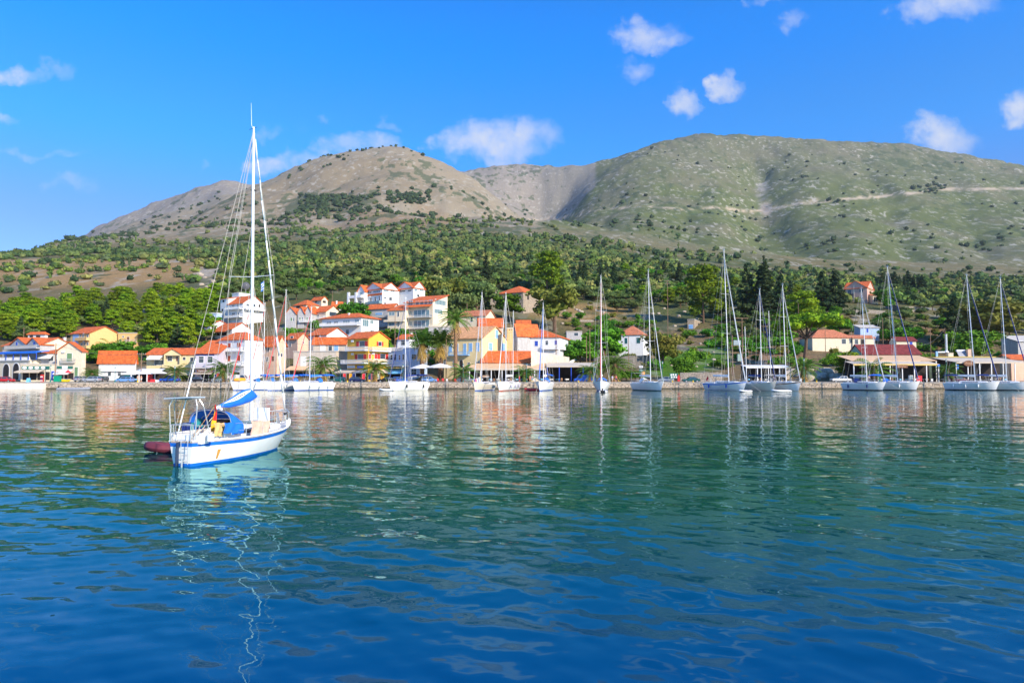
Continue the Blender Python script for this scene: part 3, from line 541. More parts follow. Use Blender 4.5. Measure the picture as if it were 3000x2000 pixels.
            if cl:
                for (x0_, x1_) in ((a0+.01, am-.015), (am+.015, a1-.01)):
                    g = MB(); s.fb(g, face, x0_, x1_, 0, .045, z0+.01, z1-.01)
                    nz2 = 5
                    for k in range(nz2): zz = z0+(z1-z0)*(k+.5)/nz2; s.fb(g, face, x0_+.08, x1_-.08, .045, .06, zz-.05, zz+.05)
                    g.build('shutter', SH[st[0]], wo)
            else:
                g = MB(); s.fb(g, face, a0+.002, a1-.002, -.01, .022, z0+.002, z1-.002); g.build('pane', GLASSL if st[0] == 'G' else GLASS, wo)
                if len(st) > 1 and st[1] == 'o':
                    sw = (a1-a0)*.5
                    for x0_ in (a0-sw-t_, a1+t_):
                        g = MB(); s.fb(g, face, x0_, x0_+sw, .061, .105, z0, z1); g.build('shutter', SH[st[0]], wo)
        return s
    def balc(s, u0, u1, v, dep=1.3, st='bal', h=0.95, m=WPAINT, face=None, posts=None, slab=True):
        face = s.face((u0+u1)/2, face); a0, z = s.par(u0, v, face); a1, _ = s.par(u1, v, face); a0, a1 = min(a0, a1), max(a0, a1)
        g = MB(); s.fb(g, face, a0, a1, 0.001, dep, z-.18, z); bo = g.build('balcony', m if m is not STEEL else CONC, s.e)
        g = MB()
        def run(lo, hi, o0, o1, along):
            if st == 'solid': s.fb(g, face, lo, hi, o0, o1, z, z+h); return
            s.fb(g, face, lo, hi, o0, o1, z+h-.08, z+h)
            s.fb(g, face, lo, hi, o0, o1, z+.02, z+.08)
            n = max(2, int(((hi-lo) if along else (o1-o0))/.28)); wd = .035 if st == 'bal' else .02
            for k in range(n+1):
                if along: x = lo+(hi-lo)*k/n; s.fb(g, face, x-wd, x+wd, o0+.02, o1-.02, z, z+h)
                else: x = o0+(o1-o0)*k/n; s.fb(g, face, lo+.01, hi-.01, x-wd, x+wd, z, z+h)
        run(a0, a1, dep-.14, dep, True); run(a0, a0+.12, 0.01, dep-.15, False); run(a1-.12, a1, 0.01, dep-.15, False)
        g.build('railing', m, bo)
        if posts:
            for x in np.linspace(a0+.15, a1-.15, posts): gg = MB(); s.fb(gg, face, x-.12, x+.12, dep-.3, dep-.06, -0.2, z-.18); gg.build('pillar', m if m is not STEEL else WPAINT, s.e)
        return s
    def awn(s, u0, u1, vt, vb, out=1.8, m=FABB, face=None, val=.25):
        face = s.face((u0+u1)/2, face); a0, zt = s.par(u0, vt, face); a1, _ = s.par(u1, vt, face); a0, a1 = min(a0, a1), max(a0, a1); _, zb = s.par((u0+u1)/2, vb, face); zb = min(zb, zt-.05)
        g = MB()
        def P(a, o, z): return (a, -o, z) if face == 'F' else ((s.L+o, a, z) if face == 'S' else (-o, a, z))
        g.hexa([P(a0, .01, zt-.05), P(a1, .01, zt-.05), P(a1, out, zb-.05), P(a0, out, zb-.05)], [P(a0, .01, zt), P(a1, .01, zt), P(a1, out, zb), P(a0, out, zb)])
        s.fb(g, face, a0, a1, out, out+.03, zb-val, zb)
        ao = g.build('awning', m, s.e); g = MB()
        for a in (a0+.08, a1-.08): MB().tube(P(a, .02, zt-.7), P(a, out-.05, zb-.07), .025, None, 5).build('arm', STEEL, ao)
        return s
    def block(s, u0, u1, vt, vb, o0, o1, m, name='wall_block', face=None):
        face = s.face((u0+u1)/2, face); a0, zt = s.par(u0, vt, face); a1, _ = s.par(u1, vt, face); _, zb = s.par((u0+u1)/2, vb, face)
        g = MB(); s.fb(g, face, min(a0, a1), max(a0, a1), o0, o1, zb, zt); return g.build(name, m, s.e)
    def chim(s, fx, fy, w_=.5, h=1.0, m=WHITE):
        z = s.H+s.rise*(1-abs(fy-.5)*2)*.9; g = MB(); x, y = fx*s.L, fy*s.R
        g.box(x-w_/2, x+w_/2, y-w_/2, y+w_/2, z-.4, z+h); g.box(x-w_/2-.07, x+w_/2+.07, y-w_/2-.07, y+w_/2+.07, z+h, z+h+.12); g.build('chimney', m, s.ro); return s
    def ac(s, u, v, face=None):
        face = s.face(u, face); a, z = s.par(u, v, face); g = MB(); s.fb(g, face, a-.4, a+.4, .02, .32, z-.28, z+.28); g.build('air_conditioner', WPAINT, s.e); return s
    def sign(s, u0, u1, vt, vb, m, out=.1, txt=None, tm=TEXTW, ts=.9, face='F'):
        a0, zt = s.par(u0, vt, face); a1, _ = s.par(u1, vt, face); _, zb = s.par((u0+u1)/2, vb, face)
        g = MB(); s.fb(g, face, a0, a1, out-.06, out, zb, zt); so_ = g.build('sign_board', m, s.e)
        if txt: text('lettering', txt, (zt-zb)*ts, tm, so_, ((a0+a1)/2, -out-.012, (zt+zb)/2), ext=.01)
        return so_, a0, a1, zb, zt
def clip_label(*a): pass

# --- far left
h = House('harbour_house', 'long cream house with two gabled dormers, blue doors and orange roof at far left', 8, 124, 212, 190, 1008, 990, 32, CREAM).done()
h.wins([(150,1030,1,1,'g')][:0])
for (ua, ub, ut, ui) in ((36, 84, 60, 56), (84, 124, 104, 107)):
    a0, z0 = h.par(ua, 1012, 'F'); a1, _ = h.par(ub, 1012, 'F'); _, zt = h.par(ut, 991, 'F'); g = MB(); am = (a0+a1)/2
    g.prismY([(a0, z0-2.5), (a1, z0-2.5), (a1, z0), (am, zt), (a0, z0)], -0.6, 3); do = g.build('dormer', GREY, h.e)
    g = MB(); g.prismY([(a0-.3, z0-.1), (am, zt+.1), (a1+.3, z0-.1), (a1+.3, z0+.1), (am, zt+.32), (a0-.3, z0+.1)], -.9, 3.0); g.build('dormer_roof', ROOF, do)
    aa, zd0, zd1 = h.par(ui, 1020, 'F')[0], h.par(ui, 1021, 'F')[1], h.par(ui, 1002, 'F')[1]; MB().box(aa-.35, aa+.35, -.68, -.6, zd0, zd1).build('door', BLUE, do)
h.balc(30, 124, 1023, 1.6, 'rail', m=STEEL); h.chim(.95, .8, .6, 1.4)
h = House('arcade_terrace', 'white arcaded terrace with a balustrade under a blue awning at the far left', -60, 88, 118, 182, 1056, 1055, 28, CREAM, CONC, 'flat').done()
h.wins([(19,1089,17,46,'arch'), (48,1088,17,48,'arch'), (73,1087,16,44,'arch'), (-12,1089,17,46,'arch')])
h.balc(-30, 88, 1056, .3, 'bal', .85); 
g = MB(); a0, za = h.par(-20, 1034, 'F'); a1, _ = h.par(113, 1034, 'F'); g.hexa([(a0,-.6,za-.15),(a1,-.6,za-.15),(a1,2.6,za+.25),(a0,2.6,za+.25)], [(a0,-.6,za),(a1,-.6,za),(a1,2.6,za+.4),(a0,2.6,za+.4)]); g.box(a0,a1,-.65,-.6,za-.4,za+.02)
ao = g.build('awning', FABBL, h.e); g = MB()
for k in range(7): x = a0+.2+(a1-a0-.4)*k/6; MB().box(x-.08, x+.08, -.5, -.34, h.H+.28, za-.1).build('pillar', BLUE, ao)
g = MB(); g.box(a0, min(a1, h.L), 2.7, 2.9, h.H+.28, za+.3); g.build('back_wall', GREY, h.e)
h = House('corner_house', 'cream gabled house with a green shuttered window above a shop with a green sign board', 168, 240, 252, 179, 1028, 1003, 5, CREAM, ROOF, 'gy').done()
h.wins([(204,1047,15,25,'gc'), (224,1092,9,34,'doorg'), (178,1098,13,26,'d'), (203,1102,26,20,'d')]); h.ac(187, 1030); h.balc(182, 222, 1061, .7, 'rail', m=STEEL)
h.sign(168, 214, 1072, 1080, GSIGN); so_, *_r = h.sign(183, 199, 1071.5, 1081, WPAINT, .14); h.awn(168, 214, 1082, 1094, 1.6, FABW)
h.sign(174, 188, 1086, 1090, FABW, 1.72, 'BISTRO', TEXTR, .9)
h = House('shop_annex', 'single storey shop with four white ovals on its sign beside the cream gabled house', 62, 168, None, 180, 1068, 1067, 0, CREAM, CONC, 'flat', 7, cat='shop').done()
sb_, a0, a1, zb, zt = h.sign(64, 146, 1072, 1082, GSIGN)
g = MB()
for k in range(4): a = a0+(a1-a0)*(.11+.22*k); n = 14; zc = (zb+zt)/2; g.prismY([(a+.62*math.cos(2*math.pi*i/n), zc+.34*math.sin(2*math.pi*i/n)) for i in range(n)], -.125, -.101)
g.build('oval_emblem', WPAINT, sb_)
h.wins([(76,1102,18,22,'d'), (98,1101,20,24,'d'), (120,1101,20,24,'d'), (140,1101,12,24,'d'), (155,1100,8,26,'doorb')]); h.awn(58, 132, 1083, 1089, 2.2, FABB)
h = House('glazed_terrace', 'glazed terrace with a black and white striped awning on top of the shop', 120, 168, None, 184, 1035, 1026, 0, GREY, ROOF, 'shed', 6, base=5.0).done(); h.wins([(150,1046,14,22,'g'), (164,1046,6,22,'g')]); h.awn(122, 160, 1036, 1048, 1.5, mat('striped_awning', (.7,.68,.6), .8))
h = House('hip_roofed_pavilion', 'small open pavilion with a wide orange hipped roof behind the far left houses', 82, 132, 140, 214, 980, 971, 14, WHITE, ROOF, 'hip').done(); h.over = 1; h.wins([(92,985,10,6,'d'), (112,985,12,6,'d')])
h = House('ochre_apartment_house', 'ochre apartment house with a large blank gable wall and a blue painted mural', 207, 263, 349, 226, 975, 957, 30, OCHRE).done()
h.wins([(244,986,4,9,'n'), (257,985,4,9,'n'), (240,1010,4,10,'n'), (248,1009,4,10,'n'), (257,1008,4,10,'n'), (236,984,3,6,'n')]); h.balc(228, 262, 997, 1.0, 'solid', .8, OCHRE); h.balc(228, 262, 1020, 1.0, 'solid', .8, OCHRE); h.ac(247, 977); h.ac(247, 1001)
so_, *_r = h.sign(214, 231, 979, 1014, BLUEW, .06); a0, z0 = h.par(219, 1010, 'F'); a1, z1 = h.par(227, 983, 'F'); MB().add([(a0,-.075,z0),(a1,-.075,z0+.6),((a0+a1)/2,-.075,z1)], [(0,1,2)]).build('painted_sail', LBLUE, so_)
h = House('ochre_annex', 'low ochre annex with a brown door right of the blank ochre gable', 346, 402, None, 232, 976, 975, 8, OCHRE, CONC, 'flat', 6).done(); h.wins([(376,994,7,15,'doorn'), (361,986,4,5,'n'), (353,998,4,9,'n')]); h.balc(370, 402, 1003, 1, 'rail', m=STEEL)
h = House('blue_shack', 'pale blue shack with a flat metal roof among the pines', 378, 420, None, 248, 958, 952, 0, BLUEW, mat('sheet_metal', (.5,.53,.56), .4), 'shed', 5).done(); h.wins([(403,964,4,5,'bc')])
h = House('white_warehouse', 'plain white house with a long bright orange roof standing alone behind the parked cars', 290, 396, 400, 184, 1047, 1029, -3, WHITE, ROOF, 'gx', dep=9).done()
h.wins([(321,1095,9,12,'g'), (350,1095,9,12,'g'), (328,1056,1.5,2,'d'), (356,1056,1.5,2,'d')]); h.awn(300, 374, 1084, 1087, .5, WPAINT, val=.05)
h = House('beige_portico_house', 'beige house with a small pediment gable and a white side awning', 430, 574, None, 186, 1038, 1021, 0, YCREAM, ROOF, 'gx', 9).done()
pa, pb = h.par(487,1038,'F')[0], h.par(536,1038,'F')[0]; pc = (pa+pb)/2; pz = h.par(512,1023,'F')[1]
pw = MB().prismY([(pa,h.H-3.3),(pa+.3,h.H-3.3),(pa+.3,h.H-.3),(pb-.3,h.H-.3),(pb-.3,h.H-3.3),(pb,h.H-3.3),(pb,h.H),(pc,pz),(pa,h.H)], -1.2, -.9).build('porch', YCREAM, h.e)
MB().prismY([(pa-.3,h.H-.1),(pc,pz+.05),(pb+.3,h.H-.1),(pb+.3,h.H+.1),(pc,pz+.25),(pa-.3,h.H+.1)], -1.5, 3).build('porch_roof', ROOF, pw)
h.wins([(498,1050,13,14,'g'), (519,1050,5,14,'doorn'), (466,1062,26,14,'n'), (540,1050,8,8,'g'), (562,1052,9,11,'g'), (450,1100,24,26,'d'), (490,1102,30,26,'d'), (540,1100,34,30,'d')]); h.awn(440, 480, 1040, 1051, 2.0, FABW); h.awn(500, 570, 1085, 1096, 2.0, FABB); h.balc(482, 576, 1075, 1.4, 'solid', .7, YCREAM)
h = House('lilac_grey_house', 'lilac grey house with two tall white framed doors above a shop with a brown sign', 573, 640, None, 180, 1035, 1000, 0, LILAC, ROOF, 'shed', 9).done()
h.wins([(590,1053,14,18,'g'), (616,1053,14,18,'g'), (600,1107,20,24,'d'), (620,1107,14,24,'d'), (633,1104,5,26,'doorb')]); h.balc(567, 645, 1077, 1.5, 'rail', m=STEEL); h.sign(574, 628, 1037, 1041, FABN, .1)
h.sign(585, 632, 1083, 1089.5, BROWN, 1.7, "Captain's Corner", TEXTW, .85); h.awn(572, 640, 1090, 1093, 1.6, FABB)
h = House('white_house_with_red_shutters', 'tall white house with brick red shutters and hipped orange roof behind the anchored yacht', 641, 718, 770, 182, 995, 971, 28, WHITE, ROOF, 'hip').done()
h.wins([(650,1012,6,14,'archk'), (672,1012,9,14,'kc'), (700,1011,10,15,'kc'), (650,1052,6,16,'archk'), (672,1050,9,16,'kc'), (700,1049,9,16,'kc'), (758,1012,2,4,'d'), (690,1102,24,24,'d'), (655,1102,18,24,'d')]); h.balc(648, 716, 1029, 1.1); h.balc(648, 716, 1070, 1.1)
h = House('peach_house', 'peach house with an orange tiled roof half hidden behind the second mast', 768, 812, 838, 187, 1010, 985, 30, PEACH, ROOF).done(); h.wins([(785,1024,8,10,'g'), (800,1050,6,14,'doorn'), (825,1040,5,10,'g'), (783,1052,8,12,'g')])
h = House('small_arched_house', 'small white house with a tiny row of arched windows under the big white villa', 594, 616, 672, 246, 951, 940, 35, WHITE, ROOF).done(); h.wins([(622,958,4,6,'archd'), (626.5,958,4,6,'archd'), (631,958,4,6,'archd')])
h = House('gabled_white_house', 'white house with a wide bright blank gable above the red shuttered house', 630, 680, 736, 232, 963, 946, 34, WHITE, ROOF).done(); h.wins([(655,978,18,9,'d'), (640,979,8,8,'d')]); h.awn(592, 678, 967, 973, 2.4, ROOF)
# --- white villa group
h = House('hilltop_villa', 'large white villa with wraparound balconies and an orange gabled roof on the hillside at left', 668, 712, 772, 262, 887, 866, 36, WHITE, ROOF).done()
h.wins([(684,898,7,8,'g'), (698,897,7,8,'g'), (684,921,8,9,'g'), (698,920,7,9,'g'), (725,893,7,6,'g'), (745,895,7,8,'g'), (760,896,5,8,'d')]); h.balc(668, 712, 908, 1.6, 'rail', m=WPAINT); h.balc(714, 770, 906, 1.6, 'solid', .5); h.balc(668, 712, 932, 1.6, 'rail', m=WPAINT); h.chim(.3,.4,.5,.9,BROWN)
h = House('stepped_white_tower', 'stepped white tower block with two small windows left of the villa', 646, 668, 702, 268, 874, 870, 36, WHITE, ROOF, 'shed').done(); h.wins([(655,882,5,6,'d'), (652,908,4,7,'d')])
h = House('flat_roofed_tower', 'flat roofed white upper storey rising behind the big villa', 680, 700, 740, 276, 859, 858, 36, WHITE, WPAINT, 'flat').done()
h = House('arched_terrace_block', 'low white block with two arched openings left of the stepped tower', 603, 634, 650, 262, 918, 917, 20, BLUEW, WPAINT, 'flat').done(); h.wins([(609,935,7,18,'arch'), (624,934,14,18,'arch')])
# --- middle slope
h = House('hill_bungalow', 'bungalow with a wide orange hipped roof high in the village left of the hotel', 860, 898, 935, 288, 893, 877, 34, CREAM, ROOF, 'hip').done(); h.wins([(878,899,20,6,'d')])
h = House('ridge_cottage', 'small cream cottage with an open gable, the topmost house above the three gabled terrace', 912, 942, 960, 318, 878, 869, 36, CREAM, ROOF).done(); h.wins([(926,884,5,6,'g'), (950,884,9,7,'d')])
for i, (ua, uc_, ub, lab) in enumerate(((838, 866, 876, 'leftmost of the three grey gables stepping up above the white balustrade'), (872, 891, 900, 'middle of the three grey gables stepping up above the white balustrade'), (894, 912, 925, 'rightmost of the three grey gables stepping up above the white balustrade'))):
    h = House('terraced_house', lab, ua, uc_, ub+8, 250, 917-2*i, 902-2*i, 8, GREY, ROOF, 'gy', dep=8, group='gabled terraced houses').done(); h.wins([(uc_-12, 935, 5, 10, 'gc'), (uc_-5, 935, 4, 10, 'g')])
h.balc(880, 925, 943, 1.2)
h = House('terrace_end_house', 'house with a pergola and orange roof at the end of the three gabled terrace', 920, 955, 998, 252, 912, 896, 30, CREAM, ROOF).done(); h.wins([(932,927,7,9,'g'), (975,920,20,12,'n')]); h.balc(920, 955, 935, 1.3)
h = House('small_gabled_house', 'small white house with steep orange roof and white chimney beside the leafy tree', 972, 1000, None, 262, 901, 885, -8, WHITE, ROOF, 'gx', dep=6).done(); h.chim(.45,.3,.5,1.4); h.wins([(990,912,4,7,'g')])
h = House('long_white_house', 'long white house with shallow orange hipped roof and glass doors above the yellow house', 944, 1058, 1110, 222, 930, 915, 26, WHITE, ROOF, 'hip', over=.7).done()
h.wins([(964,946,14,6,'g'), (985,945,12,6,'g'), (1015,943,20,7,'G'), (1046,941,12,8,'G'), (1071,946,17,19,'G'), (1089,943,9,10,'G'), (1018,972,9,13,'g'), (1090,972,10,8,'g')]); h.balc(946, 1056, 956, 1.8, 'bal'); h.chim(.55,.3,.5,.8)
h = House('white_gable_house', 'house with a bright white side gable and orange roof left of the yellow house', 904, 957, 1016, 206, 980, 961, 34, WHITE, ROOF).done(); h.wins([(930,985,14,8,'d')]); h.ac(940, 985)
h = House('cluttered_roof_house', 'peach toned house with dormer and satellite dish beside the middle white gable', 836, 872, 904, 204, 992, 976, 34, PEACH, ROOF).done(); h.wins([(855,988,8,6,'g'), (888,1003,4,7,'g'), (850,1010,6,8,'g')])
h = House('beige_flat_house', 'wide beige flat roofed house with pale doors and awnings left of the yellow house', 860, 985, 1018, 186, 1030, 1028, 12, BEIGE, CONC, 'flat').done(); h.wins([(889,1058,15,27,'wc'), (930,1102,40,26,'d'), (880,1102,30,26,'d'), (975,1100,16,26,'d')]); h.awn(850, 955, 1072, 1082, 2.6, FABO); h.awn(960, 985, 1078, 1086, 2.0, FABO)
h = House('upper_beige_house', 'narrow upper storey with pale metal doors and an orange roof behind the beige flat roof', 918, 1014, 1018, 196, 1002, 989, 4, BEIGE, ROOF, 'gx', dep=6).done(); h.wins([(946,1017,14,22,'wc'), (968,1017,10,22,'g'), (985,1017,12,22,'lc')])
h = House('yellow_house', 'bright yellow three storey house with red shutters and white balustrades', 1018, 1080, 1138, 180, 990, 972, 34, YEL, ROOF).done()
h.wins([(1061,1007,16,14,'ro'), (1057,1045,16,14,'ro'), (1113,1007,9,12,'ro'), (1083.5,1044,6,14,'rc'), (1101,1044,8,14,'rc'), (1121,1044,15,14,'ro')]); h.balc(1021, 1079, 1027, 1.3); h.balc(1081, 1136, 1027, 1.3); h.balc(1010, 1079, 1064, 1.5); h.balc(1081, 1140, 1063, 1.5); h.ac(1034, 999); h.ac(1034, 1037); h.ac(1092,1035)
h.block(1020, 1080, 1072, 1080, .05, .25, YEL, 'fascia'); h.sign(1020, 1042, 1070, 1078, WPAINT, .32, 'Souvenirs', LBLUE, .8); h.sign(1049, 1068, 1071, 1078, FABBL, .32, 'MARKET', TEXTW, .8)
h.wins([(1040,1103,36,26,'d'), (1068,1103,16,26,'d'), (1100,1103,30,26,'d')]); h.awn(1000, 1050, 1082, 1091, 2.8, FABB); h.awn(1052, 1079, 1083, 1090, 2.2, GREYF); h.awn(1082, 1140, 1082, 1090, 1.4, FABB)
h = House('white_blue_house', 'white and pale blue house with a terrace balustrade right of the yellow house', 1136, 1206, 1252, 184, 1020, 1018, 24, BLUEW, WPAINT, 'flat').done()
h.wins([(1147,1047,5,15,'g'), (1158,1046,6,17,'g'), (1171,1047,4,14,'g'), (1182,1046,5,16,'g'), (1212,1045,12,14,'g'), (1212,1092,14,22,'g'), (1160,1102,40,26,'d')]); h.balc(1124, 1198, 1071, 1.8, 'bal', 1.1); h.balc(1136, 1180, 1026, .4, 'bal', .8); h.awn(1140, 1190, 1078, 1092, 2.4, FABLB); h.block(1117, 1122, 1092, 1118, .0, .3, BLUE, 'blue_pillar')
h.block(1150, 1186, 1076, 1079, .1, 1.9, FABY, 'fascia')
h = House('attic_block', 'white attic block with an orange roof set back on the blue and white house', 1164, 1200, 1232, 190, 992, 980, 24, WHITE, ROOF, base=9).done(); h.wins([(1181,1004,11,14,'g'), (1182,1023,12,6,'k')]); h.chim(.7,.5,.4,.6)
# hotel
h = House('hotel_wing', 'left wing of the white hotel with gables to both sides and glass balconies', 1066, 1120, 1170, 262, 846, 829, 40, WHITE, ROOF, 'cross').done()
h.wins([(1080,857,16,5,'G'), (1104,854,20,5,'G'), (1075,881,5,12,'g'), (1087,879,5,12,'g'), (1100,876,5,12,'g'), (1112,874,4,12,'g'), (1131,852,14,4,'G'), (1150,853,12,4,'G'), (1144,875,8,10,'g'), (1128,872,5,5,'g'), (1128,888,5,4,'g'), (1144,898,7,8,'g')])
h.balc(1064, 1120, 893, 1.6, 'solid', .8, mat('balcony_glass', (.25,.36,.36), .15)); h.block(1068,1120,864,866,.0,.25,ROOF,'string_course'); h.ac(1085,869)
h = House('hotel_main_block', 'right block of the white hotel on the hill with a tall bright gable', 1160, 1211, 1245, 264, 843, 826, 38, WHITE, ROOF, 'cross').done(); h.wins([(1218,850,8,5,'G'), (1234,850,9,5,'G'), (1180,853,14,3,'d'), (1200,851,10,3,'d'), (1225,866,6,7,'g')])
h = House('hotel_side_pavilion', 'narrow gabled pavilion with tall white columns at the left end of the hotel', 1048, 1068, 1084, 266, 852, 836, 30, WHITE, ROOF, 'gy').done(); h.wins([(1058,862,9,14,'G'), (1056,890,8,14,'g')])
for uu_ in (1031, 1053): h.block(uu_-2.5, uu_+2.5, 858, 915, 1.5, 2.2, WPAINT, 'column', 'F')
h.block(1031, 1068, 868, 874, .02, 2.1, WPAINT, 'beam', 'F')
# big apartment building
h = House('apartment_building', 'large cream apartment building with three floors of glazed balconies below the hotel', 1186, 1268, 1311, 232, 883, 866, 26, CREAM, ROOF, 'shed', over=.5).done()
h.wins([(1203,888,12,14,'G'), (1223,889,9,12,'G'), (1236,888,9,12,'G'), (1248,887,8,12,'G'), (1262,885,11,12,'G'), (1200,917,14,11,'G'), (1218,919,10,19,'G'), (1229,918,10,19,'G'), (1241,917,10,19,'G'), (1253,917,10,19,'G'), (1200,948,14,11,'G'), (1218,949,10,19,'G'), (1229,949,10,19,'G'), (1241,948,10,19,'G'), (1253,947,10,19,'G'), (1290,886,31,14,'G'), (1284,912,23,12,'G'), (1229,980,18,16,'d'), (1250,979,14,18,'d')])
h.balc(1190, 1266, 932, 1.8, 'rail', .8, STEEL); h.balc(1190, 1266, 964, 1.8, 'rail', .8, STEEL); h.awn(1188, 1268, 894, 900, 1.6, ROOF, val=.05); h.chim(.8,.8,.6,.9,PEACH); h.chim(.9,.8,.6,.9,PEACH)
h = House('apartment_wing', 'lower cream wing with two small windows attached left of the big apartment building', 1136, 1188, None, 234, 908, 893, 20, CREAM, ROOF, 'shed', 9).done(); h.wins([(1148,919,16,9,'G'), (1167,920,5,13,'g'), (1148,949,16,10,'G'), (1167,949,5,14,'g')]); h.balc(1128, 1186, 942, 1.0, 'solid', .5, CREAM)
h = House('low_roofed_wing', 'wing with a long shallow orange roof and grey walls beside the hotel and the apartments', 1074, 1150, 1172, 244, 902, 890, 24, GREY, ROOF).done(); h.balc(1090, 1134, 931, 1.2, 'rail', m=STEEL); h.balc(1090, 1134, 958, 1.2, 'rail', m=STEEL); h.wins([(1110,920,20,8,'lc')])
h = House('low_terrace_house', 'low grey white house with two brown doors and a terrace parapet under the apartments', 1256, 1345, 1352, 216, 956, 954, 2, GREY, CONC, 'flat').done(); h.wins([(1275,974,7,14,'n'), (1300,973,9,15,'n'), (1325,972,5,9,'n')]); h.balc(1257, 1345, 956, .15, 'bal', .7, CREAM)
h = House('mansion', 'pale yellow mansion with light blue shutters and a weathered pale roof behind the tall palm', 1301, 1413, 1486, 182, 990, 957, 24, YCREAM, ROOFP).done()
h.wins([(1320,1019,9,24,'archl'), (1339,1023,8,32,'lc'), (1362,1023,9,33,'lc'), (1379,1017,10,24,'lc'), (1400,1016,9,25,'lc'), (1455,979,8,24,'lc'), (1437,1015,10,22,'lc'), (1474,1018,10,24,'lc'), (1352,1065,9,22,'archd'), (1330,1066,5,16,'g'), (1303,1062,5,14,'g'), (1374,1068,6,12,'g'), (1400,1066,10,12,'n')])
h.balc(1318, 1376, 1040, 1.0, 'rail', .9, LBLUE)
h = House('cream_chimney_block', 'narrow cream block with a wide vent on top, right of the mansion gable', 1486, 1503, None, 188, 963, 962, 0, OCHRE, CREAM, 'flat', 3).done(); h.wins([(1493,966,2,3,'d'), (1498,966,2,3,'d')])
h = House('stone_ruin_house', 'old roofed stone house with a red hipped roof standing alone high on the slope', 1457, 1533, 1592, 340, 856, 836, 34, STONE, ROOF, 'hip').done(); h.wins([(1547,870,5,15,'d'), (1566,869,4,10,'d'), (1516,870,7,16,'d'), (1500,866,4,8,'d')])
h = House('roofless_ruin', 'roofless stone ruin with one empty window left of the red hipped stone house', 1436, 1457, None, 345, 851, 850, 8, STONE, STONE, 'flat', 5).done(); h.wins([(1448,861,5,12,'d'), (1447,881,5,8,'d')])
h = House('cottage_behind_palm', 'cottage with a brown tiled roof and a small white gable right of the tall palm', 1345, 1424, 1449, 250, 924, 909, 22, CREAM, ROOF2).done(); h.wins([(1382,936,6,12,'n'), (1400,935,6,12,'n')])
h = House('sheltered_house', 'low house with a double orange roof behind the mansion', 1404, 1474, None, 204, 957, 934, -6, PEACH, ROOF, 'gx', 8).done()
h = House('tiny_orange_roof_house', 'tiny house whose orange roof shows above the steep grey gable', 1514, 1553, None, 232, 950, 939, 0, GREY, ROOF, 'gx', 5).done()
h = House('steep_roofed_house', 'grey white house with a steep bright orange roof behind the long blue shuttered house', 1503, 1516, 1578, 196, 978, 950, 62, GREY, ROOF, 'gy').done(); 
h = House('blue_shuttered_house', 'long white house with small blue shutters and an orange hipped roof', 1506, 1638, 1688, 196, 988, 969, 14, WHITE, ROOF, 'hip').done()
h.wins([(1516,1003,8,5,'bc'), (1547,1004,9,11,'bc'), (1571.5,1006,9,15,'bc'), (1602,1004,7,12,'g'), (1629,1003,7,12,'bc'), (1669,1004,6,12,'bc')]); h.balc(1590, 1637, 1022, .9, 'rail', m=WPAINT); h.balc(1640, 1686, 1022, .9, 'rail', m=WPAINT); h.chim(.35,.2,.4,1)
h = House('garden_store', 'grey blockwork store with one dark window at the right of the blue shuttered house', 1660, 1705, None, 238, 972, 971, 0, GREY, CONC, 'flat', 4).done(); h.wins([(1688,979,12,9,'g')])
h = House('low_restaurant', 'low restaurant with a broad orange sloping roof beside the mansion', 1412, 1552, None, 181, 1060, 1030, 0, PEACH, ROOF, 'gx', 8).done(); 
h = House('small_white_villa', 'small square white house with dark green shutters and red pyramid roof above stone terrace', 1812, 1884, 1903, 238, 981, 956, 18, WHITE, ROOF2, 'hip', dep=7).done(); h.wins([(1834,998,8,17,'tc'), (1870,997,11,17,'tc')]); h.wins([(1896,994,3,12,'d','S')])
h = House('distant_chapel', 'tiny distant white house with an orange roof in the woods right of centre', 1829, 1842, 1849, 700, 794, 787, 28, WHITE, ROOF).done()
h = House('distant_ruin', 'distant sandy brown ruin with several arches on the central hill', 1238, 1262, None, 1150, 684, 683, 4, mat('sandstone', (.50,.34,.2), .9, .15, .1), CONC, 'flat', 20, cat='ruin').done(); h.wins([(1245,680,4,4,'archd'), (1254,680,4,4,'archd')] if False else [])
h = House('distant_villa', 'distant reddish house beside the sandy ruin on the central hill', 1268, 1300, None, 1150, 676, 671, 4, PEACH, ROOF2, 'gx', 12).done()
h = House('red_hipped_house', 'cream house with a dark red hipped roof and an open porch on the right slope', 2380, 2500, None, 262, 990, 966, -4, CREAM, ROOF2, 'hip', 10).done(); h.wins([(2472,1000,12,14,'n'), (2492,999,8,12,'n')]); h.awn(2500, 2502, 990, 991, .1, ROOF2) if False else None
h = House('porch_wing', 'brown roofed porch wing attached to the cream house on the right slope', 2498, 2562, None, 262, 990, 983, -4, CREAM, ROOF2, 'gx', 5).done(); h.wins([(2509,1001,10,14,'n'), (2528,1001,14,14,'d')])
h = House('stilted_hut', 'small white hut with one blue shutter below the pink villa', 2520, 2576, None, 290, 960, 953, -2, BLUEW, CONC, 'shed', dep=5).done(); h.wins([(2541,968,6,12,'bc')])
h = House('pink_villa', 'dusty pink two storey villa with cream trim on the hillside at right', 2472, 2540, 2560, 402, 842, 824, 40, PINK, ROOF, 'cross', dep=8).done(); h.wins([(2489,857,11,17,'t'), (2523,851,11,10,'g'), (2523,874,14,9,'g'), (2490,875,11,9,'g')], CREAM); h.balc(2476, 2500, 866, 1.0, 'rail', m=BLACK)
h.block(2500, 2503, 836, 888, 0, .12, CREAM, 'trim'); h.block(2471, 2474, 842, 888, 0, .12, CREAM, 'trim')
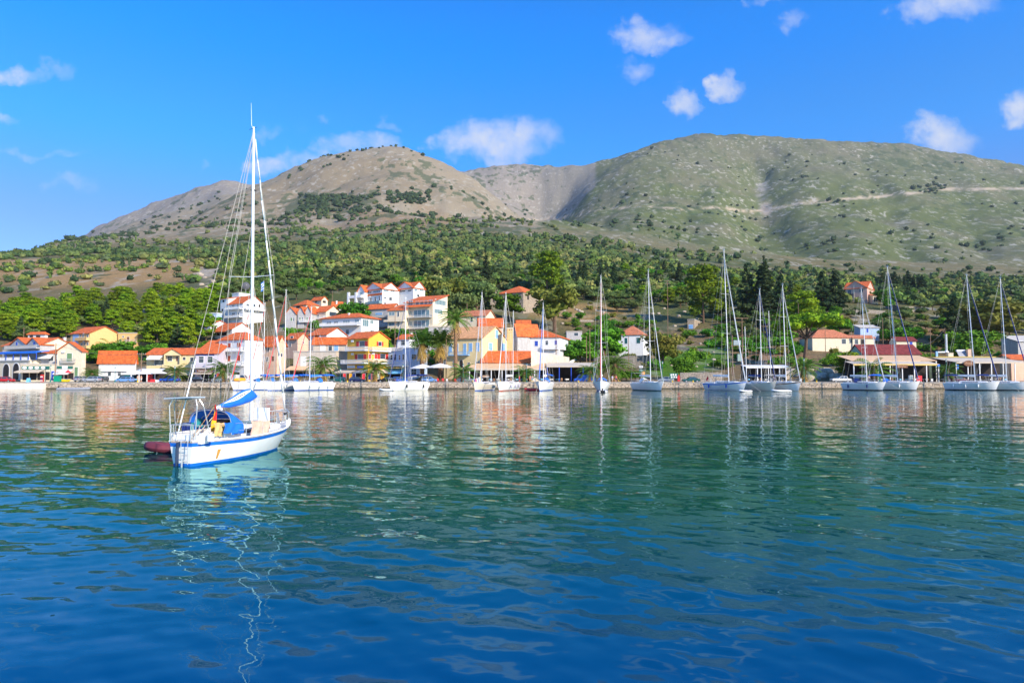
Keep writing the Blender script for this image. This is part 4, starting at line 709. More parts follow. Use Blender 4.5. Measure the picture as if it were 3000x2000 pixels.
h = House('arcade_porch', 'cream arched porch attached to the right of the pink villa', 2557, 2573, None, 402, 866, 862, -10, CREAM, ROOF2, 'shed', 5).done(); h.wins([(2562,876,4,14,'archd'), (2568,876,3,14,'archd')])
h = House('long_red_roofed_taverna', 'taverna with a long dark red corrugated roof and a mint green gable end', 2529, 2696, None, 186, 1037, 1011, 0, CREAM, ROOFD, 'gx', 8).done(); h.block(0,0,0,0,0,0,MINT) if False else None
MB().box(-.06, -.01, 0.02, h.R-.02, -1, h.H-.05).add([(-.05,0,h.H),(-.05,h.R,h.H),(-.05,h.R/2,h.H+h.rise)], [(0,1,2)]).build('green_end_wall', MINT, h.e)
h = House('small_maroon_roofed_house', 'small house with a maroon roof and a blue door behind the long taverna roof', 2626, 2684, None, 262, 998, 988, 0, CREAM, ROOFD, 'gx', dep=5).done(); h.wins([(2669,1006,8,10,'doorb')])
h = House('mint_green_taverna', 'mint green and mustard building of the right taverna with roof vents', 2742, 2975, None, 188, 1047, 1045, 0, MINT, mat('mustard_trim', (.62,.45,.12), .8), 'flat', 9).done()
h = House('right_edge_house', 'grey white house cut off by the right edge of the photograph', 2982, 3090, None, 235, 1000, 985, 0, GREY, CONC, 'shed', 8).done(); h.wins([(2990,1000,12,3,'G')])
h = House('right_edge_restaurant', 'low building with an orange tiled roof at the right edge', 2962, 3080, None, 184, 1052, 1040, 0, PEACH, ROOF, 'gx', 6).done()
# off-frame neighbours keep the street going when seen from the side
h = House('ruined_farmhouse', 'crumbling stone farmhouse remains with a blue door on the terraces right of centre', 2014, 2034, 2058, 316, 936, 935, 25, STONE, CONC, 'flat').done(); h.wins([(2024,958,12,14,'doorl'),(2050,955,10,14,'d')])
# ---------------------------------------------------------------- vegetation
rng = np.random.default_rng(11)
def leafmat(name, lo, hi, sc=0.6, hue=0.02):
    m = bpy.data.materials.new(name); m.use_nodes = True; t = m.node_tree; b = t.nodes['Principled BSDF']; b.inputs['Roughness'].default_value = 0.75; b.inputs['Specular IOR Level'].default_value = 0.15
    tcn = N(t, 'ShaderNodeTexCoord'); oi = N(t, 'ShaderNodeObjectInfo')
    nz = N(t, 'ShaderNodeTexNoise', ins={'Scale': sc, 'Detail': 4.0}); t.links.new(tcn.outputs['Object'], nz.inputs['Vector'])
    mr = N(t, 'ShaderNodeMapRange', ins={'From Min': 0.35, 'From Max': 0.65}); t.links.new(nz.outputs[0], mr.inputs['Value'])
    c = mixc(t, mr.outputs[0], lo, hi); h = N(t, 'ShaderNodeHueSaturation'); t.links.new(c, h.inputs['Color'])
    t.links.new(mth(t, 'ADD', 0.75, mth(t, 'MULTIPLY', oi.outputs['Random'], 0.6)), h.inputs['Value'])
    t.links.new(mth(t, 'ADD', 0.5-hue, mth(t, 'MULTIPLY', mth(t, 'FRACT', mth(t, 'MULTIPLY', oi.outputs['Random'], 9.7)), 2*hue)), h.inputs['Hue'])
    t.links.new(h.outputs[0], b.inputs['Base Color'])
    ts = N(t, 'ShaderNodeBsdfTranslucent'); t.links.new(h.outputs[0], ts.inputs[0]); ms = N(t, 'ShaderNodeMixShader', ins={0: 0.22})
    o = [n for n in t.nodes if n.type == 'OUTPUT_MATERIAL'][0]; t.links.new(b.outputs[0], ms.inputs[1]); t.links.new(ts.outputs[0], ms.inputs[2]); t.links.new(ms.outputs[0], o.inputs[0])
    return m
PINEM = leafmat('pine_needles', (0.075,0.15,0.008), (0.25,0.36,0.012)); OLIVEM = leafmat('olive_leaves', (0.075,0.12,0.03), (0.18,0.24,0.07))
CYPM = leafmat('cypress_leaves', (0.02,0.05,0.02), (0.065,0.10,0.03)); BROADM = leafmat('broad_leaves', (0.05,0.15,0.01), (0.14,0.32,0.02)); DRYM = leafmat('dry_leaves', (0.13,0.16,0.02), (0.28,0.27,0.05))
PALMM = leafmat('palm_fronds', (0.05,0.13,0.01), (0.15,0.25,0.04), 1.5); PALMDRY = mat('dry_palm_fronds', (0.45,0.28,0.06), .8, .3, 4); BARK = mat('bark', (0.15,0.095,0.06), 0.95, 0.3, 4); PALMB = mat('palm_bark', (0.26,0.15,0.08), .95, .35, 6, bump=.6)
def ico(sub=1):
    bm = bmesh.new(); bmesh.ops.create_icosphere(bm, subdivisions=sub, radius=1); v = np.array([x.co[:] for x in bm.verts]); f = np.array([[q.index for q in x.verts] for x in bm.faces]); bm.free(); return v, f
IV1, IF1 = ico(1); IV2, IF2 = ico(2)
def rnd_dirs(n, g): d = g.normal(size=(n, 3)); return d/np.linalg.norm(d, axis=1, keepdims=True)
def crown(cl, nleaf, ls, seed, m, name, inner=.72, up=.25):
    """cl: clumps (x,y,z,rx,rz); leaf quads around them plus solid lumpy cores"""
    g = np.random.default_rng(seed); Vs = []; Fs = []; o = 0
    A = np.array([c[3]**2+c[3]*c[4] for c in cl]); A = A/A.sum()
    for (x, y, z, rx, rz), a in zip(cl, A):
        v = IV1*np.array([rx, rx, rz])*inner*(1+g.uniform(-.25, .2, (len(IV1), 1)))+np.array([x, y, z]); Vs.append(v); Fs.append(np.concatenate([IF1, IF1[:, :1]], 1)+o); o += len(v)
        n = max(12, int(nleaf*a)); d = rnd_dirs(n, g); d[:, 2] = np.where(d[:, 2] < -0.3, -d[:, 2]*.5, d[:, 2]); 
        rad = g.uniform(.78, 1.12, (n, 1)); p = d*rad*np.array([rx, rx, rz])+np.array([x, y, z])
        nrm = d*.8+rnd_dirs(n, g)*.9+np.array([0, 0, up]); nrm /= np.linalg.norm(nrm, axis=1, keepdims=True)
        t1 = np.cross(nrm, rnd_dirs(n, g)); t1 /= np.linalg.norm(t1, axis=1, keepdims=True)+1e-6; t2 = np.cross(nrm, t1)
        s = (ls*g.uniform(.6, 1.3, (n, 1))); q = np.stack([p-t1*s-t2*s*.6, p+t1*s-t2*s*.5, p+t1*s*.8+t2*s*.6, p-t1*s*.7+t2*s*.7], 1)
        Vs.append(q.reshape(-1, 3)); Fs.append(np.arange(n*4).reshape(-1, 4)+o); o += n*4
    return np.concatenate(Vs), np.concatenate(Fs), m
def mk(V, Fa, m, name, parent):
    # core triangles are stored as degenerate quads; build with from_pydata-free path
    tri = Fa[:, 0] == Fa[:, 3]; me = bpy.data.meshes.new(name); V = np.asarray(V, np.float32)
    me.vertices.add(len(V)); me.vertices.foreach_set('co', V.ravel())
    loops = np.concatenate([Fa[tri][:, :3].ravel(), Fa[~tri].ravel()]).astype(np.int32); nt_, nq = int(tri.sum()), int((~tri).sum())
    me.loops.add(len(loops)); me.loops.foreach_set('vertex_index', loops); me.polygons.add(nt_+nq)
    me.polygons.foreach_set('loop_start', np.concatenate([np.arange(nt_)*3, nt_*3+np.arange(nq)*4]).astype(np.int32)); me.polygons.foreach_set('loop_total', np.concatenate([np.full(nt_, 3), np.full(nq, 4)]).astype(np.int32))
    me.update(calc_edges=True); me.materials.append(m); o = bpy.data.objects.new(name, me); C.objects.link(o); o.parent = parent; return o
def trunk(limbs, parent, m=BARK):
    g = MB()
    for a, b_, r0, r1 in limbs: g.tube(a, b_, r0, r1, 7)
    return g.build('trunk', m, parent)
PROTO = {}
def proto(kind, k, clf, nleaf, ls, m, limbs, H, name, inner=.72):
    g = np.random.default_rng(100*len(PROTO)+k); cl = clf(g); e = empty(name, (0, -60, -50)); V_, F_, _ = crown(cl, nleaf, ls, 7*k+len(PROTO), m, name, inner)
    mk(V_, F_, m, 'crown', e); lm = limbs(cl, g); trunk(lm, e); e['h'] = H; PROTO.setdefault(kind, []).append((e, H))
def pine_cl(g):
    c = []; n = 15
    for i in range(n):
        f = i/(n-1); z = 2.4+f*8.0; r = (3.5*math.sin(math.pi*(.22+.70*f))**.9)*g.uniform(.55, 1.05); a = i*2.4+g.uniform(-.5, .5); c.append((r*math.cos(a), r*math.sin(a), z+g.uniform(-.3, .3), g.uniform(1.2, 2.0), g.uniform(.8, 1.35)))
    c.append((0, 0, 10.7, 1.2, .8)); c.append((0,0,7,2.0,2.2)); return c
def lim(cl, g, top, r0=.22, z0=1.2):
    L_ = [((0,0,-1.5), (0.1,0,top*.55), r0, r0*.6), ((.1,0,top*.55), (0,.1,top*.9), r0*.6, r0*.2)]
    for c in cl[::2]: zb = max(z0, c[2]-1.6); L_.append(((0,0,min(zb, top*.8)), (c[0]*.85, c[1]*.85, c[2]-.1), r0*.35, r0*.12))
    return L_
def olive_cl(g):
    c = [(0,0,2.9,1.7,1.3)]
    for i in range(10): a = i*2.4; r = g.uniform(1.0, 2.1); c.append((r*math.cos(a), r*math.sin(a), g.uniform(1.9, 4.1), g.uniform(.8, 1.3), g.uniform(.6, 1.0)))
    return c
def broad_cl(g):
    c = [(0,0,3.6,2.2,1.9)]
    for i in range(13): a = i*2.4; r = g.uniform(1.2, 2.6); c.append((r*math.cos(a), r*math.sin(a), g.uniform(2.0, 5.4), g.uniform(.9, 1.4), g.uniform(.7, 1.1)))
    return c
def cyp_cl(g): return [(g.uniform(-.1,.1), g.uniform(-.1,.1), .9+i*.82, (.95*math.sin(math.pi*min(1,(.22+.80*(i/12))))**.8+.08)*g.uniform(.85,1.12), .8) for i in range(13)]
def con_cl(g):
    c = []
    for i in range(22):
        f = i/21; r = 2.7*(1-f)**.8+.15; a = i*2.4; z = 1.6+f*9.6; c.append((r*.62*math.cos(a), r*.62*math.sin(a), z, max(.4, r*.55)*g.uniform(.8,1.2), .75))
    return c
def umb_cl(g):
    c = []
    for i in range(15): a = i*2.4; r = 4.6*math.sqrt(i/15.); c.append((r*math.cos(a)+.8, r*math.sin(a), 7.7-.10*r*r*.6+g.uniform(-.5,.4), g.uniform(1.2, 1.8), g.uniform(.55, .9)))
    return c
def shrub_cl(g): return [(g.uniform(-.8,.8), g.uniform(-.8,.8), g.uniform(.3, 1.1), g.uniform(.5,.9), g.uniform(.5,.8)) for i in range(7)]
for k in range(3): proto('pine', k, pine_cl, 2300, .26, PINEM, lambda c, g: lim(c, g, 10.5), 11.4, 'pine_tree')
for k in range(3): proto('olive', k, olive_cl, 1500, .17, OLIVEM, lambda c, g: lim(c, g, 3.4, .2, .8), 5.0, 'olive_tree')
for k in range(2): proto('broad', k, broad_cl, 1700, .22, BROADM, lambda c, g: lim(c, g, 4.6, .2, 1), 6.4, 'leafy_tree')
for k in range(2): proto('cypress', k, cyp_cl, 1100, .18, CYPM, lambda c, g: [((0,0,-1),(0,0,9),.14,.05)], 11.2, 'cypress_tree', .8)
for k in range(2): proto('conifer', k, con_cl, 1900, .24, CYPM, lambda c, g: lim(c[::3], g, 10.8, .2, 1), 11.9, 'dark_conifer')
proto('umbrella', 0, umb_cl, 2600, .24, PINEM, lambda c, g: [((0,0,-1),(.5,0,3.0),.35,.27),((.5,0,3.0),(.8,0,6.2),.27,.16)]+[((.65,0,4.4),(x[0]*.9,x[1]*.9,x[2]-.2),.12,.05) for x in c[::2]], 8.5, 'umbrella_pine')
for k in range(2): proto('shrub', k, shrub_cl, 420, .13, BROADM, lambda c, g: [((0,0,-.3),(0,0,.8),.06,.03)], 1.7, 'shrub')
for k in range(2): proto('dryshrub', k, shrub_cl, 420, .13, DRYM, lambda c, g: [((0,0,-.3),(0,0,.8),.06,.03)], 1.7, 'dry_shrub')
proto('dryolive', 0, olive_cl, 1500, .17, DRYM, lambda c, g: lim(c, g, 3.4, .2, .8), 5.0, 'olive_tree')
# palms
def frond(g, L_, a, el, droop, nseg=11, w=.34, z0=0):
    ca, sa = math.cos(a), math.sin(a); pts = []; x = 0; z = z0; e = el
    for i in range(nseg+1): pts.append((x*ca, x*sa, z)); x += L_/nseg*math.cos(e); z += L_/nseg*math.sin(e); e -= droop/nseg
    for i in range(nseg):
        p, q_ = pts[i], pts[i+1]; ww = w*math.sin(math.pi*(.12+.86*i/nseg))**.6
        for s_ in (1, -1):
            ox, oy = -sa*s_*ww, ca*s_*ww; m_ = tuple((p[k]*.45+q_[k]*.55) for k in range(3)); fw = tuple((q_[k]-p[k])*.8 for k in range(3))
            g.add([p, m_, (m_[0]+ox+fw[0], m_[1]+oy+fw[1], m_[2]-ww*.55+fw[2]), (p[0]+ox*.9+fw[0], p[1]+oy*.9+fw[1], p[2]-ww*.55+fw[2])], [(0,1,2,3)])
def palm_proto(kind, name, th, fl, nf, tr, seed, dry=0, fan=False):
    g = random.Random(seed); e = empty(name, (0,-60,-50)); t_ = MB(); prof = [(tr*1.25,-.6),(tr*1.1,.1)]+[(tr*(1.0 if i % 2 else 1.16)*(1-.12*i/14), .1+th*(i+1)/15) for i in range(14)]
    if not fan and th < 4: prof += [(tr*1.5, th+.1), (tr*1.3, th+.5), (tr*.5, th+.9)]
    t_.lathe(prof, n=10); t_.build('trunk', PALMB, e); c = MB()
    for i in range(nf):
        f = i/nf; el = R(82-100*f+g.uniform(-7,7)); frond(c, fl*g.uniform(.85,1.08), i*2.399+g.uniform(-.1,.1), el, R(55+45*(1-f)) if not fan else R(30), 11 if not fan else 7, (.36 if not fan else .62), th+.35)
    c.build('crown', PALMM, e, fix=False)
    if dry:
        d_ = MB()
        for i in range(dry): frond(d_, fl*g.uniform(.6,.9), i*2.399, R(-35+g.uniform(-20,15)), R(45), 6, .4, th+.2-.6*(i % 3))
        d_.build('dry_fronds', PALMDRY, e, fix=False)
    PROTO.setdefault(kind, []).append((e, th+fl*.6))
palm_proto('palm', 'palm_tree', 2.1, 3.3, 46, .36, 1, 6); palm_proto('palm', 'palm_tree', 1.7, 3.1, 42, .36, 2, 5); palm_proto('tallpalm', 'tall_date_palm', 11.5, 4.0, 44, .34, 3, 8); palm_proto('fanpalm', 'fan_palm', 5.6, 2.2, 54, .33, 4, 34, True); palm_proto('smallpalm', 'small_palm', .9, 2.4, 26, .22, 5)
for e in [x for v in PROTO.values() for x in v]: pass
NTREE = 0
def put(kind, loc, s, label, cat='tree', group=None, sq=1.0, k=None, rz=None):
    global NTREE
    ps = PROTO[kind]; e, H = ps[rng.integers(len(ps)) if k is None else k]; o = copy_tree(e); NTREE += 1
    if 'h' in o: del o['h']
    o.location = loc; o.scale = (s*sq, s*sq, s); o.rotation_euler = (0, 0, rng.uniform(0, 6.28) if rz is None else rz); tag(o, label, cat, group); return o
def findY(u, v, y0=172, y1=1500):
    i = int(np.clip(round((u-TU0)/TUs), 0, len(UG)-1)); m_ = (YG >= y0) & (YG <= y1) & (VV[i] <= v); return float(YG[np.argmax(m_)]) if m_.any() else None
def single(kind, u, vt, vb, label, Y=None, wpx=None, **kw):
    Y = Y or findY(u, vb) or 300; p = ground(u, Y); top = W(u, vt, Y).z; H = PROTO[kind][0][1]; s = max((top-p.z)/H, .3)
    return put(kind, p, s, label, kw.pop('cat', 'tree'), sq=kw.pop('sq', 1.0), **kw)
# singled out trees
single('pine', 1603, 735, 836, 'tall bright green pine standing highest above the woods in the middle of the picture', Y=400, sq=1.1)
single('pine', 2062, 776, 900, 'large layered bright green pine beside the tallest of the moored masts at right', Y=330, sq=1.05)
single('cypress', 2243, 750, 880, 'slender dark cypress spire, the tallest of the right hand woods', Y=330, sq=1.7)
single('conifer', 2190, 768, 880, 'broad dark conifer just left of the slender cypress spire', Y=335)
single('conifer', 2290, 800, 880, 'dark pointed conifer just right of the slender cypress spire', Y=335)
single('conifer', 2412, 792, 895, 'tall dark conifer, the left one of the pair beside the pink villa', Y=350, sq=1.2)
single('conifer', 2450, 788, 895, 'tall dark conifer touching the left wall of the pink villa', Y=350, sq=1.2)
single('umbrella', 2352, 915, 1040, 'leaning umbrella pine with a bare trunk on the rocky bank at right', Y=214, sq=1.0, rz=0.2)
single('pine', 2350, 853, 930, 'small yellow green pine above the umbrella pine', Y=290, sq=1.2)
single('conifer', 1424, 745, 830, 'dark pointed conifer above the roofless ruin', Y=420); single('conifer', 1240, 745, 815, 'dark conifer with ragged top behind the hotel', Y=430, sq=1.2)
single('dryolive', 1292, 815, 882, 'round olive gold tree right of the hotel gable', Y=290, sq=1.15); single('dryolive', 1625, 836, 930, 'wide yellow green tree right of the old stone house', Y=300, sq=1.15)
single('olive', 1342, 838, 905, 'dense dark olive tree right of the apartment building', Y=272); single('olive', 1398, 808, 880, 'large grey green olive tree left of the old stone house', Y=320, sq=1.1)
single('broad', 1490, 853, 890, 'bushy fig tree in front of the old stone house', Y=318, sq=1.1); single('broad', 1030, 872, 935, 'leafy tree speckled with pale blossom in front of the hotel', Y=244, sq=1.0)
single('broad', 1140, 955, 985, 'dark leafy tree below the hotel balconies', Y=228); single('broad', 1180, 958, 990, 'small leafy tree at the foot of the apartment building', Y=226)
single('pine', 2485, 1032, 1105, 'dense rounded dark green bush left of the red roofed taverna', Y=186, sq=1.6); single('broad', 2840, 955, 1010, 'large leafy tree above the right taverna', Y=236, sq=1.3)
single('broad', 2650, 950, 1005, 'bright leafy tree behind the long dark red roof', Y=282, sq=1.5); single('broad', 2460, 930, 985, 'bright green vine covered tree behind the cream house on the right slope', Y=300, sq=1.5)
single('conifer', 2666, 828, 868, 'lone dark conifer by the stone garden terrace right of the pink villa', Y=420); single('broad', 2600, 845, 880, 'bright green tree beside the pink villa porch', Y=395, sq=1.4)
put('broad', ground(1690, 232), .8, 'leafy tree hiding the foot of the grey garden store', 'tree')
single('broad', 1700, 985, 1040, 'leafy tree with small yellow leaves right of the grey garden store', Y=205, sq=1.2); single('broad', 1770, 950, 1020, 'bright green leafy tree left of the small square villa', Y=225, sq=1.2)
single('conifer', 2795, 868, 945, 'dark shaggy conifer among the olives above the right taverna', Y=270, sq=1.1); single('dryolive', 2890, 880, 960, 'huge rounded olive tree above the right hand masts', Y=285, sq=1.5)
single('broad', 2000, 1040, 1105, 'tangled bush beside the notice board', Y=184, sq=1.0); single('dryolive', 1940, 975, 1060, 'green thicket right of the small square villa', Y=215, sq=1.2)
for i in range(10): single('cypress' if i % 3 else 'conifer', 2590+i*13+rng.uniform(-3,3), 792+rng.uniform(0,16), 838, ['leftmost','second','third','fourth','fifth','sixth','seventh','eighth','ninth','rightmost'][i]+' of the dark cypress cluster right of the pink villa, from the left', Y=560+rng.uniform(-10,25), sq=1.5, group='cypresses clustered right of the villa')
for (u, vt, vb) in ((1702,765,815),(1713,762,815),(1764,775,830),(1800,765,810),(1992,765,830)): single('cypress', u, vt, vb, {1702:'left dark cypress spire of the close pair',1713:'right dark cypress spire of the close pair',1764:'dark cypress spire just right of the flag dressed mast',1800:'dark cypress spire left of the square villa roof',1992:'dark cypress spire right of the crossarm pole'}[u]+' on the olive slope', Y=470, sq=1.5, group='cypress spires right of centre')
# palms
for (kind, u, vt, vb, lab, Y) in (
 ('palm', 519, 1063, 1119, 'squat palm on the quay behind the anchored yacht\'s solar panel', 170), ('palm', 655, 1050, 1119, 'palm in front of the white house with red shutters', 171),
 ('palm', 946, 1043, 1119, 'palm on the quay in front of the beige flat roofed house', 171), ('palm', 1101, 1055, 1119, 'palm with a shrub skirt in front of the yellow house', 169), ('palm', 272, 1074, 1120, 'small palm left of the white orange roofed house', 170),
 ('smallpalm', 1356, 1070, 1119, 'small palm left of the laundry hung yacht', 170), ('smallpalm', 1535, 1074, 1119, 'thin young palm in front of the low restaurant', 171), ('palm', 1727, 1062, 1118, 'young palm at the right end of the blue posted canopy', 171),
 ('palm', 1799, 1028, 1112, 'big bushy palm below the small square villa', 180), ('palm', 2352, 1040, 1114, 'palm under the umbrella pine beside the street lamp', 172), ('smallpalm', 2557, 1055, 1112, 'small palm in front of the red roofed taverna', 172), ('palm', 2772, 1058, 1112, 'palm between the two tavernas at right', 172),
 ('tallpalm', 1335, 905, 1115, 'very tall date palm rising in front of the mansion', 176), ('fanpalm', 1237, 980, 1095, 'fan palm with a skirt of yellow dead leaves, the left one of the pair', 178), ('fanpalm', 1290, 980, 1095, 'fan palm with a skirt of yellow dead leaves, the one nearer the mansion', 178), ('smallpalm', 325, 997, 1035, 'small palm against the blank ochre gable wall', 221)):
    single(kind, u, vt, vb, lab, Y=Y, cat='palm')
# filled regions of countable trees
taken = []
LM = [(-400,'beyond the left end of the blue terrace'),(20,'over the white arches'),(90,'over the dormered house'),(150,'behind the gabled corner house'),(215,'left of the ochre gable'),(300,'behind the ochre gable'),(375,'over the blue shack'),(450,'over the portico house'),(530,'over the second palm'),(600,'over the lilac house'),(690,'by the white villa'),(780,'between villa and grey gables'),(880,'over the grey gables'),(960,'over the gable terrace end'),(1030,'left of the hotel'),(1100,'over the hotel wing'),(1200,'over the main hotel block'),(1290,'over the apartments'),(1370,'over the brown cottage'),(1445,'by the roofless ruin'),(1525,'over the old stone house'),(1600,'by the tallest middle pine'),(1680,'right of the gold tree'),(1760,'behind the flag dressed mast'),(1850,'over the square villa'),(1910,'behind the teal lined mast'),(1960,'by the crossarm pole'),(2035,'by the small farmhouse ruin'),(2125,'behind the tallest moored mast'),(2180,'by the transformer'),(2245,'under the cypress spire'),(2300,'behind the varnished ketch'),(2352,'by the umbrella pine'),(2430,'by the conifer pair'),(2520,'by the pink villa'),(2590,'right of the pink villa'),(2660,'by the garden wall'),(2730,'left of the steel flue'),(2800,'right of the steel flue'),(2860,'behind the second last mast'),(2950,'behind the rightmost mast'),(3060,'past the right edge')]
USED = set()
KW = {'pine': 'yellow green pine', 'olive': 'grey green olive', 'broad': 'fresh green leafy tree', 'conifer': 'dark conifer', 'shrub': 'low green bush', 'dryshrub': 'dry yellowish bush'}
def where(kind, s, a, b_, label, u, f):
    sz = ('small', 'middling', 'large')[min(2, int(3*(s-a)/(b_-a+1e-6)))]; row = ('high up', 'halfway up', 'low down')[min(2, int(f*3))]
    lm = min(LM, key=lambda q: abs(q[0]-u)); l = sz+' '+KW[kind]+' '+row+' '+lm[1]
    if l in USED: l += ', left' if u < lm[0] else ', right'
    for w1 in ('low domed', 'upright', 'spreading', 'leaning', 'sparse', 'dense', 'narrow', 'wide'):
        if l in USED and len(l.split()) < 16: l = w1+' '+l.split(' ', 1)[1] if w1 != 'low domed' else 'domed '+l.split(' ', 1)[1]
    USED.add(l); return l
def zones(kind, n, ulo, uhi, vlo, vhi, smin, smax, label, group, cat='tree', sep=1.0, sq=1.1, ymin=205, ymax=640, veto=None):
    c = 0; tr = 0
    while c < n and tr < n*60:
        tr += 1; u = rng.uniform(ulo, uhi); f = rng.uniform(0, 1); v = (vlo(u) if callable(vlo) else vlo)*(1-f)+(vhi(u) if callable(vhi) else vhi)*f
        if veto and veto(u, v): continue
        Y = findY(u, v, ymin)
        if Y is None or Y > ymax: continue
        p = ground(u, Y); s = rng.uniform(smin, smax); rr = {'pine': 2.6, 'olive': 2.0, 'broad': 2.0, 'cypress': 1.0, 'conifer': 2.0, 'shrub': .8, 'dryshrub': .8, 'dryolive': 2.0}[kind]*s*sep
        if any((p.x-a)**2+(p.y-b_)**2 < (rr+r_)**2 for a, b_, r_ in taken): continue
        if any((p.x-a)**2+(p.y-b_)**2 < (rr*.5+r_)**2 for a, b_, r_ in FOOT): continue
        taken.append((p.x, p.y, rr)); put(kind, p, s, where(kind, s, smin, smax, label, u, f), cat, group, sq*rng.uniform(.9, 1.15)); c += 1
    return c
woodtop = lambda u: float(np.interp(u, [-400, 0, 150, 300, 450, 560, 640], [925, 915, 905, 885, 868, 865, 880]))
woodbot = lambda u: float(np.interp(u, [-400, 0, 200, 210, 350, 360, 430, 600, 640], [1035, 1012, 1000, 968, 965, 1000, 1030, 1025, 960]))
zones('pine', 190, -350, 640, woodtop, woodbot, .5, .98, 'rounded yellow green pine in the dense wood behind the houses at left', 'pines of the left wood', sep=.85)
zones('olive', 50, -350, 620, lambda u: woodtop(u)+8, woodbot, .9, 1.6, 'grey green tree in the dense pine wood at left', 'grey green trees of the left wood', sep=.7)
zones('conifer', 10, -300, 600, lambda u: woodtop(u)+30, woodbot, .6, .9, 'dark conifer in the dense pine wood at left', 'conifers of the left wood', sep=.7)
vv1 = lambda u, v: (600 < u < 1315 and v > (850 if u > 1040 else 886 if u > 835 else 915)) or (1440 < u < 1600 and v > 850) or (1590 < u < 1800 and v > 885 and rng.random() < .85) or (1900 < u < 2150 and v > 960)
zones('olive', 150, 640, 2050, 800, 925, 1.0, 1.8, 'grey green olive tree on the wooded slope above the middle of the village', 'olives above the village', sep=.95, veto=vv1)
zones('broad', 40, 640, 2050, 810, 925, .8, 1.25, 'fresh green leafy tree on the wooded slope above the middle of the village', 'leafy trees above the village', sep=.85, veto=vv1)
zones('conifer', 24, 820, 2300, 790, 860, .7, 1.1, 'dark conifer on the wooded slope above the middle of the village', 'conifers above the village', sep=.8, veto=vv1)
zones('pine', 16, 1400, 2350, 810, 940, .65, 1.0, 'bright pine among the olives right of centre', 'pines right of centre', sep=.8, veto=lambda u, v: 1440 < u < 1800 or (1900 < u < 2130 and v > 940))
vv2 = lambda u, v: (2460 < u < 2740 and v > 862 and v < 930 and u < 2600) or (v > 975 and u > 2100 and u < 2420 and False) or (2370 < u < 2580 and v > 960) or (u > 2600 and v > 985)
zones('olive', 110, 2100, 3250, 850, 1000, 1.0, 1.7, 'grey green olive tree on the slope above the right hand tavernas', 'olives above the tavernas', sep=.95, veto=vv2)
zones('broad', 24, 2100, 3250, 870, 1010, .7, 1.2, 'fresh green leafy tree on the slope above the right hand tavernas', 'leafy trees above the tavernas', sep=.85, veto=vv2)
zones('conifer', 10, 2120, 2400, 868, 920, .8, 1.1, 'dark conifer in the wood left of the pink villa', 'conifers left of the villa', sep=.7)
zones('broad', 22, 2140, 2330, 930, 1045, .7, 1.0, 'dark green tree on the bank behind the white canopied kiosk', 'trees behind the kiosk', sep=.8, ymin=190)
zones('shrub', 70, 1655, 2140, 930, 1085, 1.0, 2.4, 'low green bush on the slope around the small square villa', 'bushes by the small villa', 'bush', sep=1.0, ymin=182, veto=lambda u, v: 1800 < u < 1910 and v > 980 or (1960 < u < 2110 and rng.random() < .8))
zones('dryshrub', 30, 1600, 2140, 890, 1075, .8, 1.6, 'dry yellowish bush on the terraced slope right of centre', 'dry bushes right of centre', 'bush', sep=1.0, ymin=185)
zones('dryshrub', 70, 2150, 3100, 930, 1060, .9, 1.8, 'dry yellowish bush on the slope behind the tavernas', 'dry bushes behind the tavernas', 'bush', sep=1.0, ymin=188)
zones('shrub', 80, 2150, 3100, 930, 1075, 1.0, 2.4, 'low green bush on the slope behind the tavernas', 'green bushes behind the tavernas', 'bush', sep=1.0, ymin=188)
zones('shrub', 46, 220, 1420, lambda u: 960 if u > 580 else 1035, 1075, .9, 2.2, 'green garden bush between the village houses', 'garden bushes of the village', 'bush', sep=.9, ymin=188)
zones('broad', 22, 380, 1350, lambda u: 960 if u > 620 else 1040, 1070, .5, .85, 'small leafy garden tree between the village houses', 'garden trees of the village', sep=.9, ymin=190)
zones('broad', 8, 235, 440, 1040, 1075, .7, .9, 'leafy tree beside the white orange roofed house', 'trees by the white house', sep=.7, ymin=190)
for (ua, ub, vt, Y, lab) in ((1632, 1735, 1030, 186, 'clipped dark hedge bush above the blue posted canopy'), (1808, 1880, 1068, 181, 'ivy covered bush by the road below the small square villa')):
    for u in np.arange(ua, ub, 13): o = put('broad', ground(u, Y), .72 if vt < 1050 else .48, ['leftmost','second','third','fourth','fifth','sixth','seventh','eighth','ninth'][int((u-ua)/13)]+' '+lab+(' from left' if u > ua else ''), 'bush', lab.split(' bush')[0]+' bushes', 1.3); 
for v in PROTO.values():
    for e, H in v:
        for ch in list(e.children): bpy.data.objects.remove(ch)
        bpy.data.objects.remove(e)
print('TREES', NTREE)
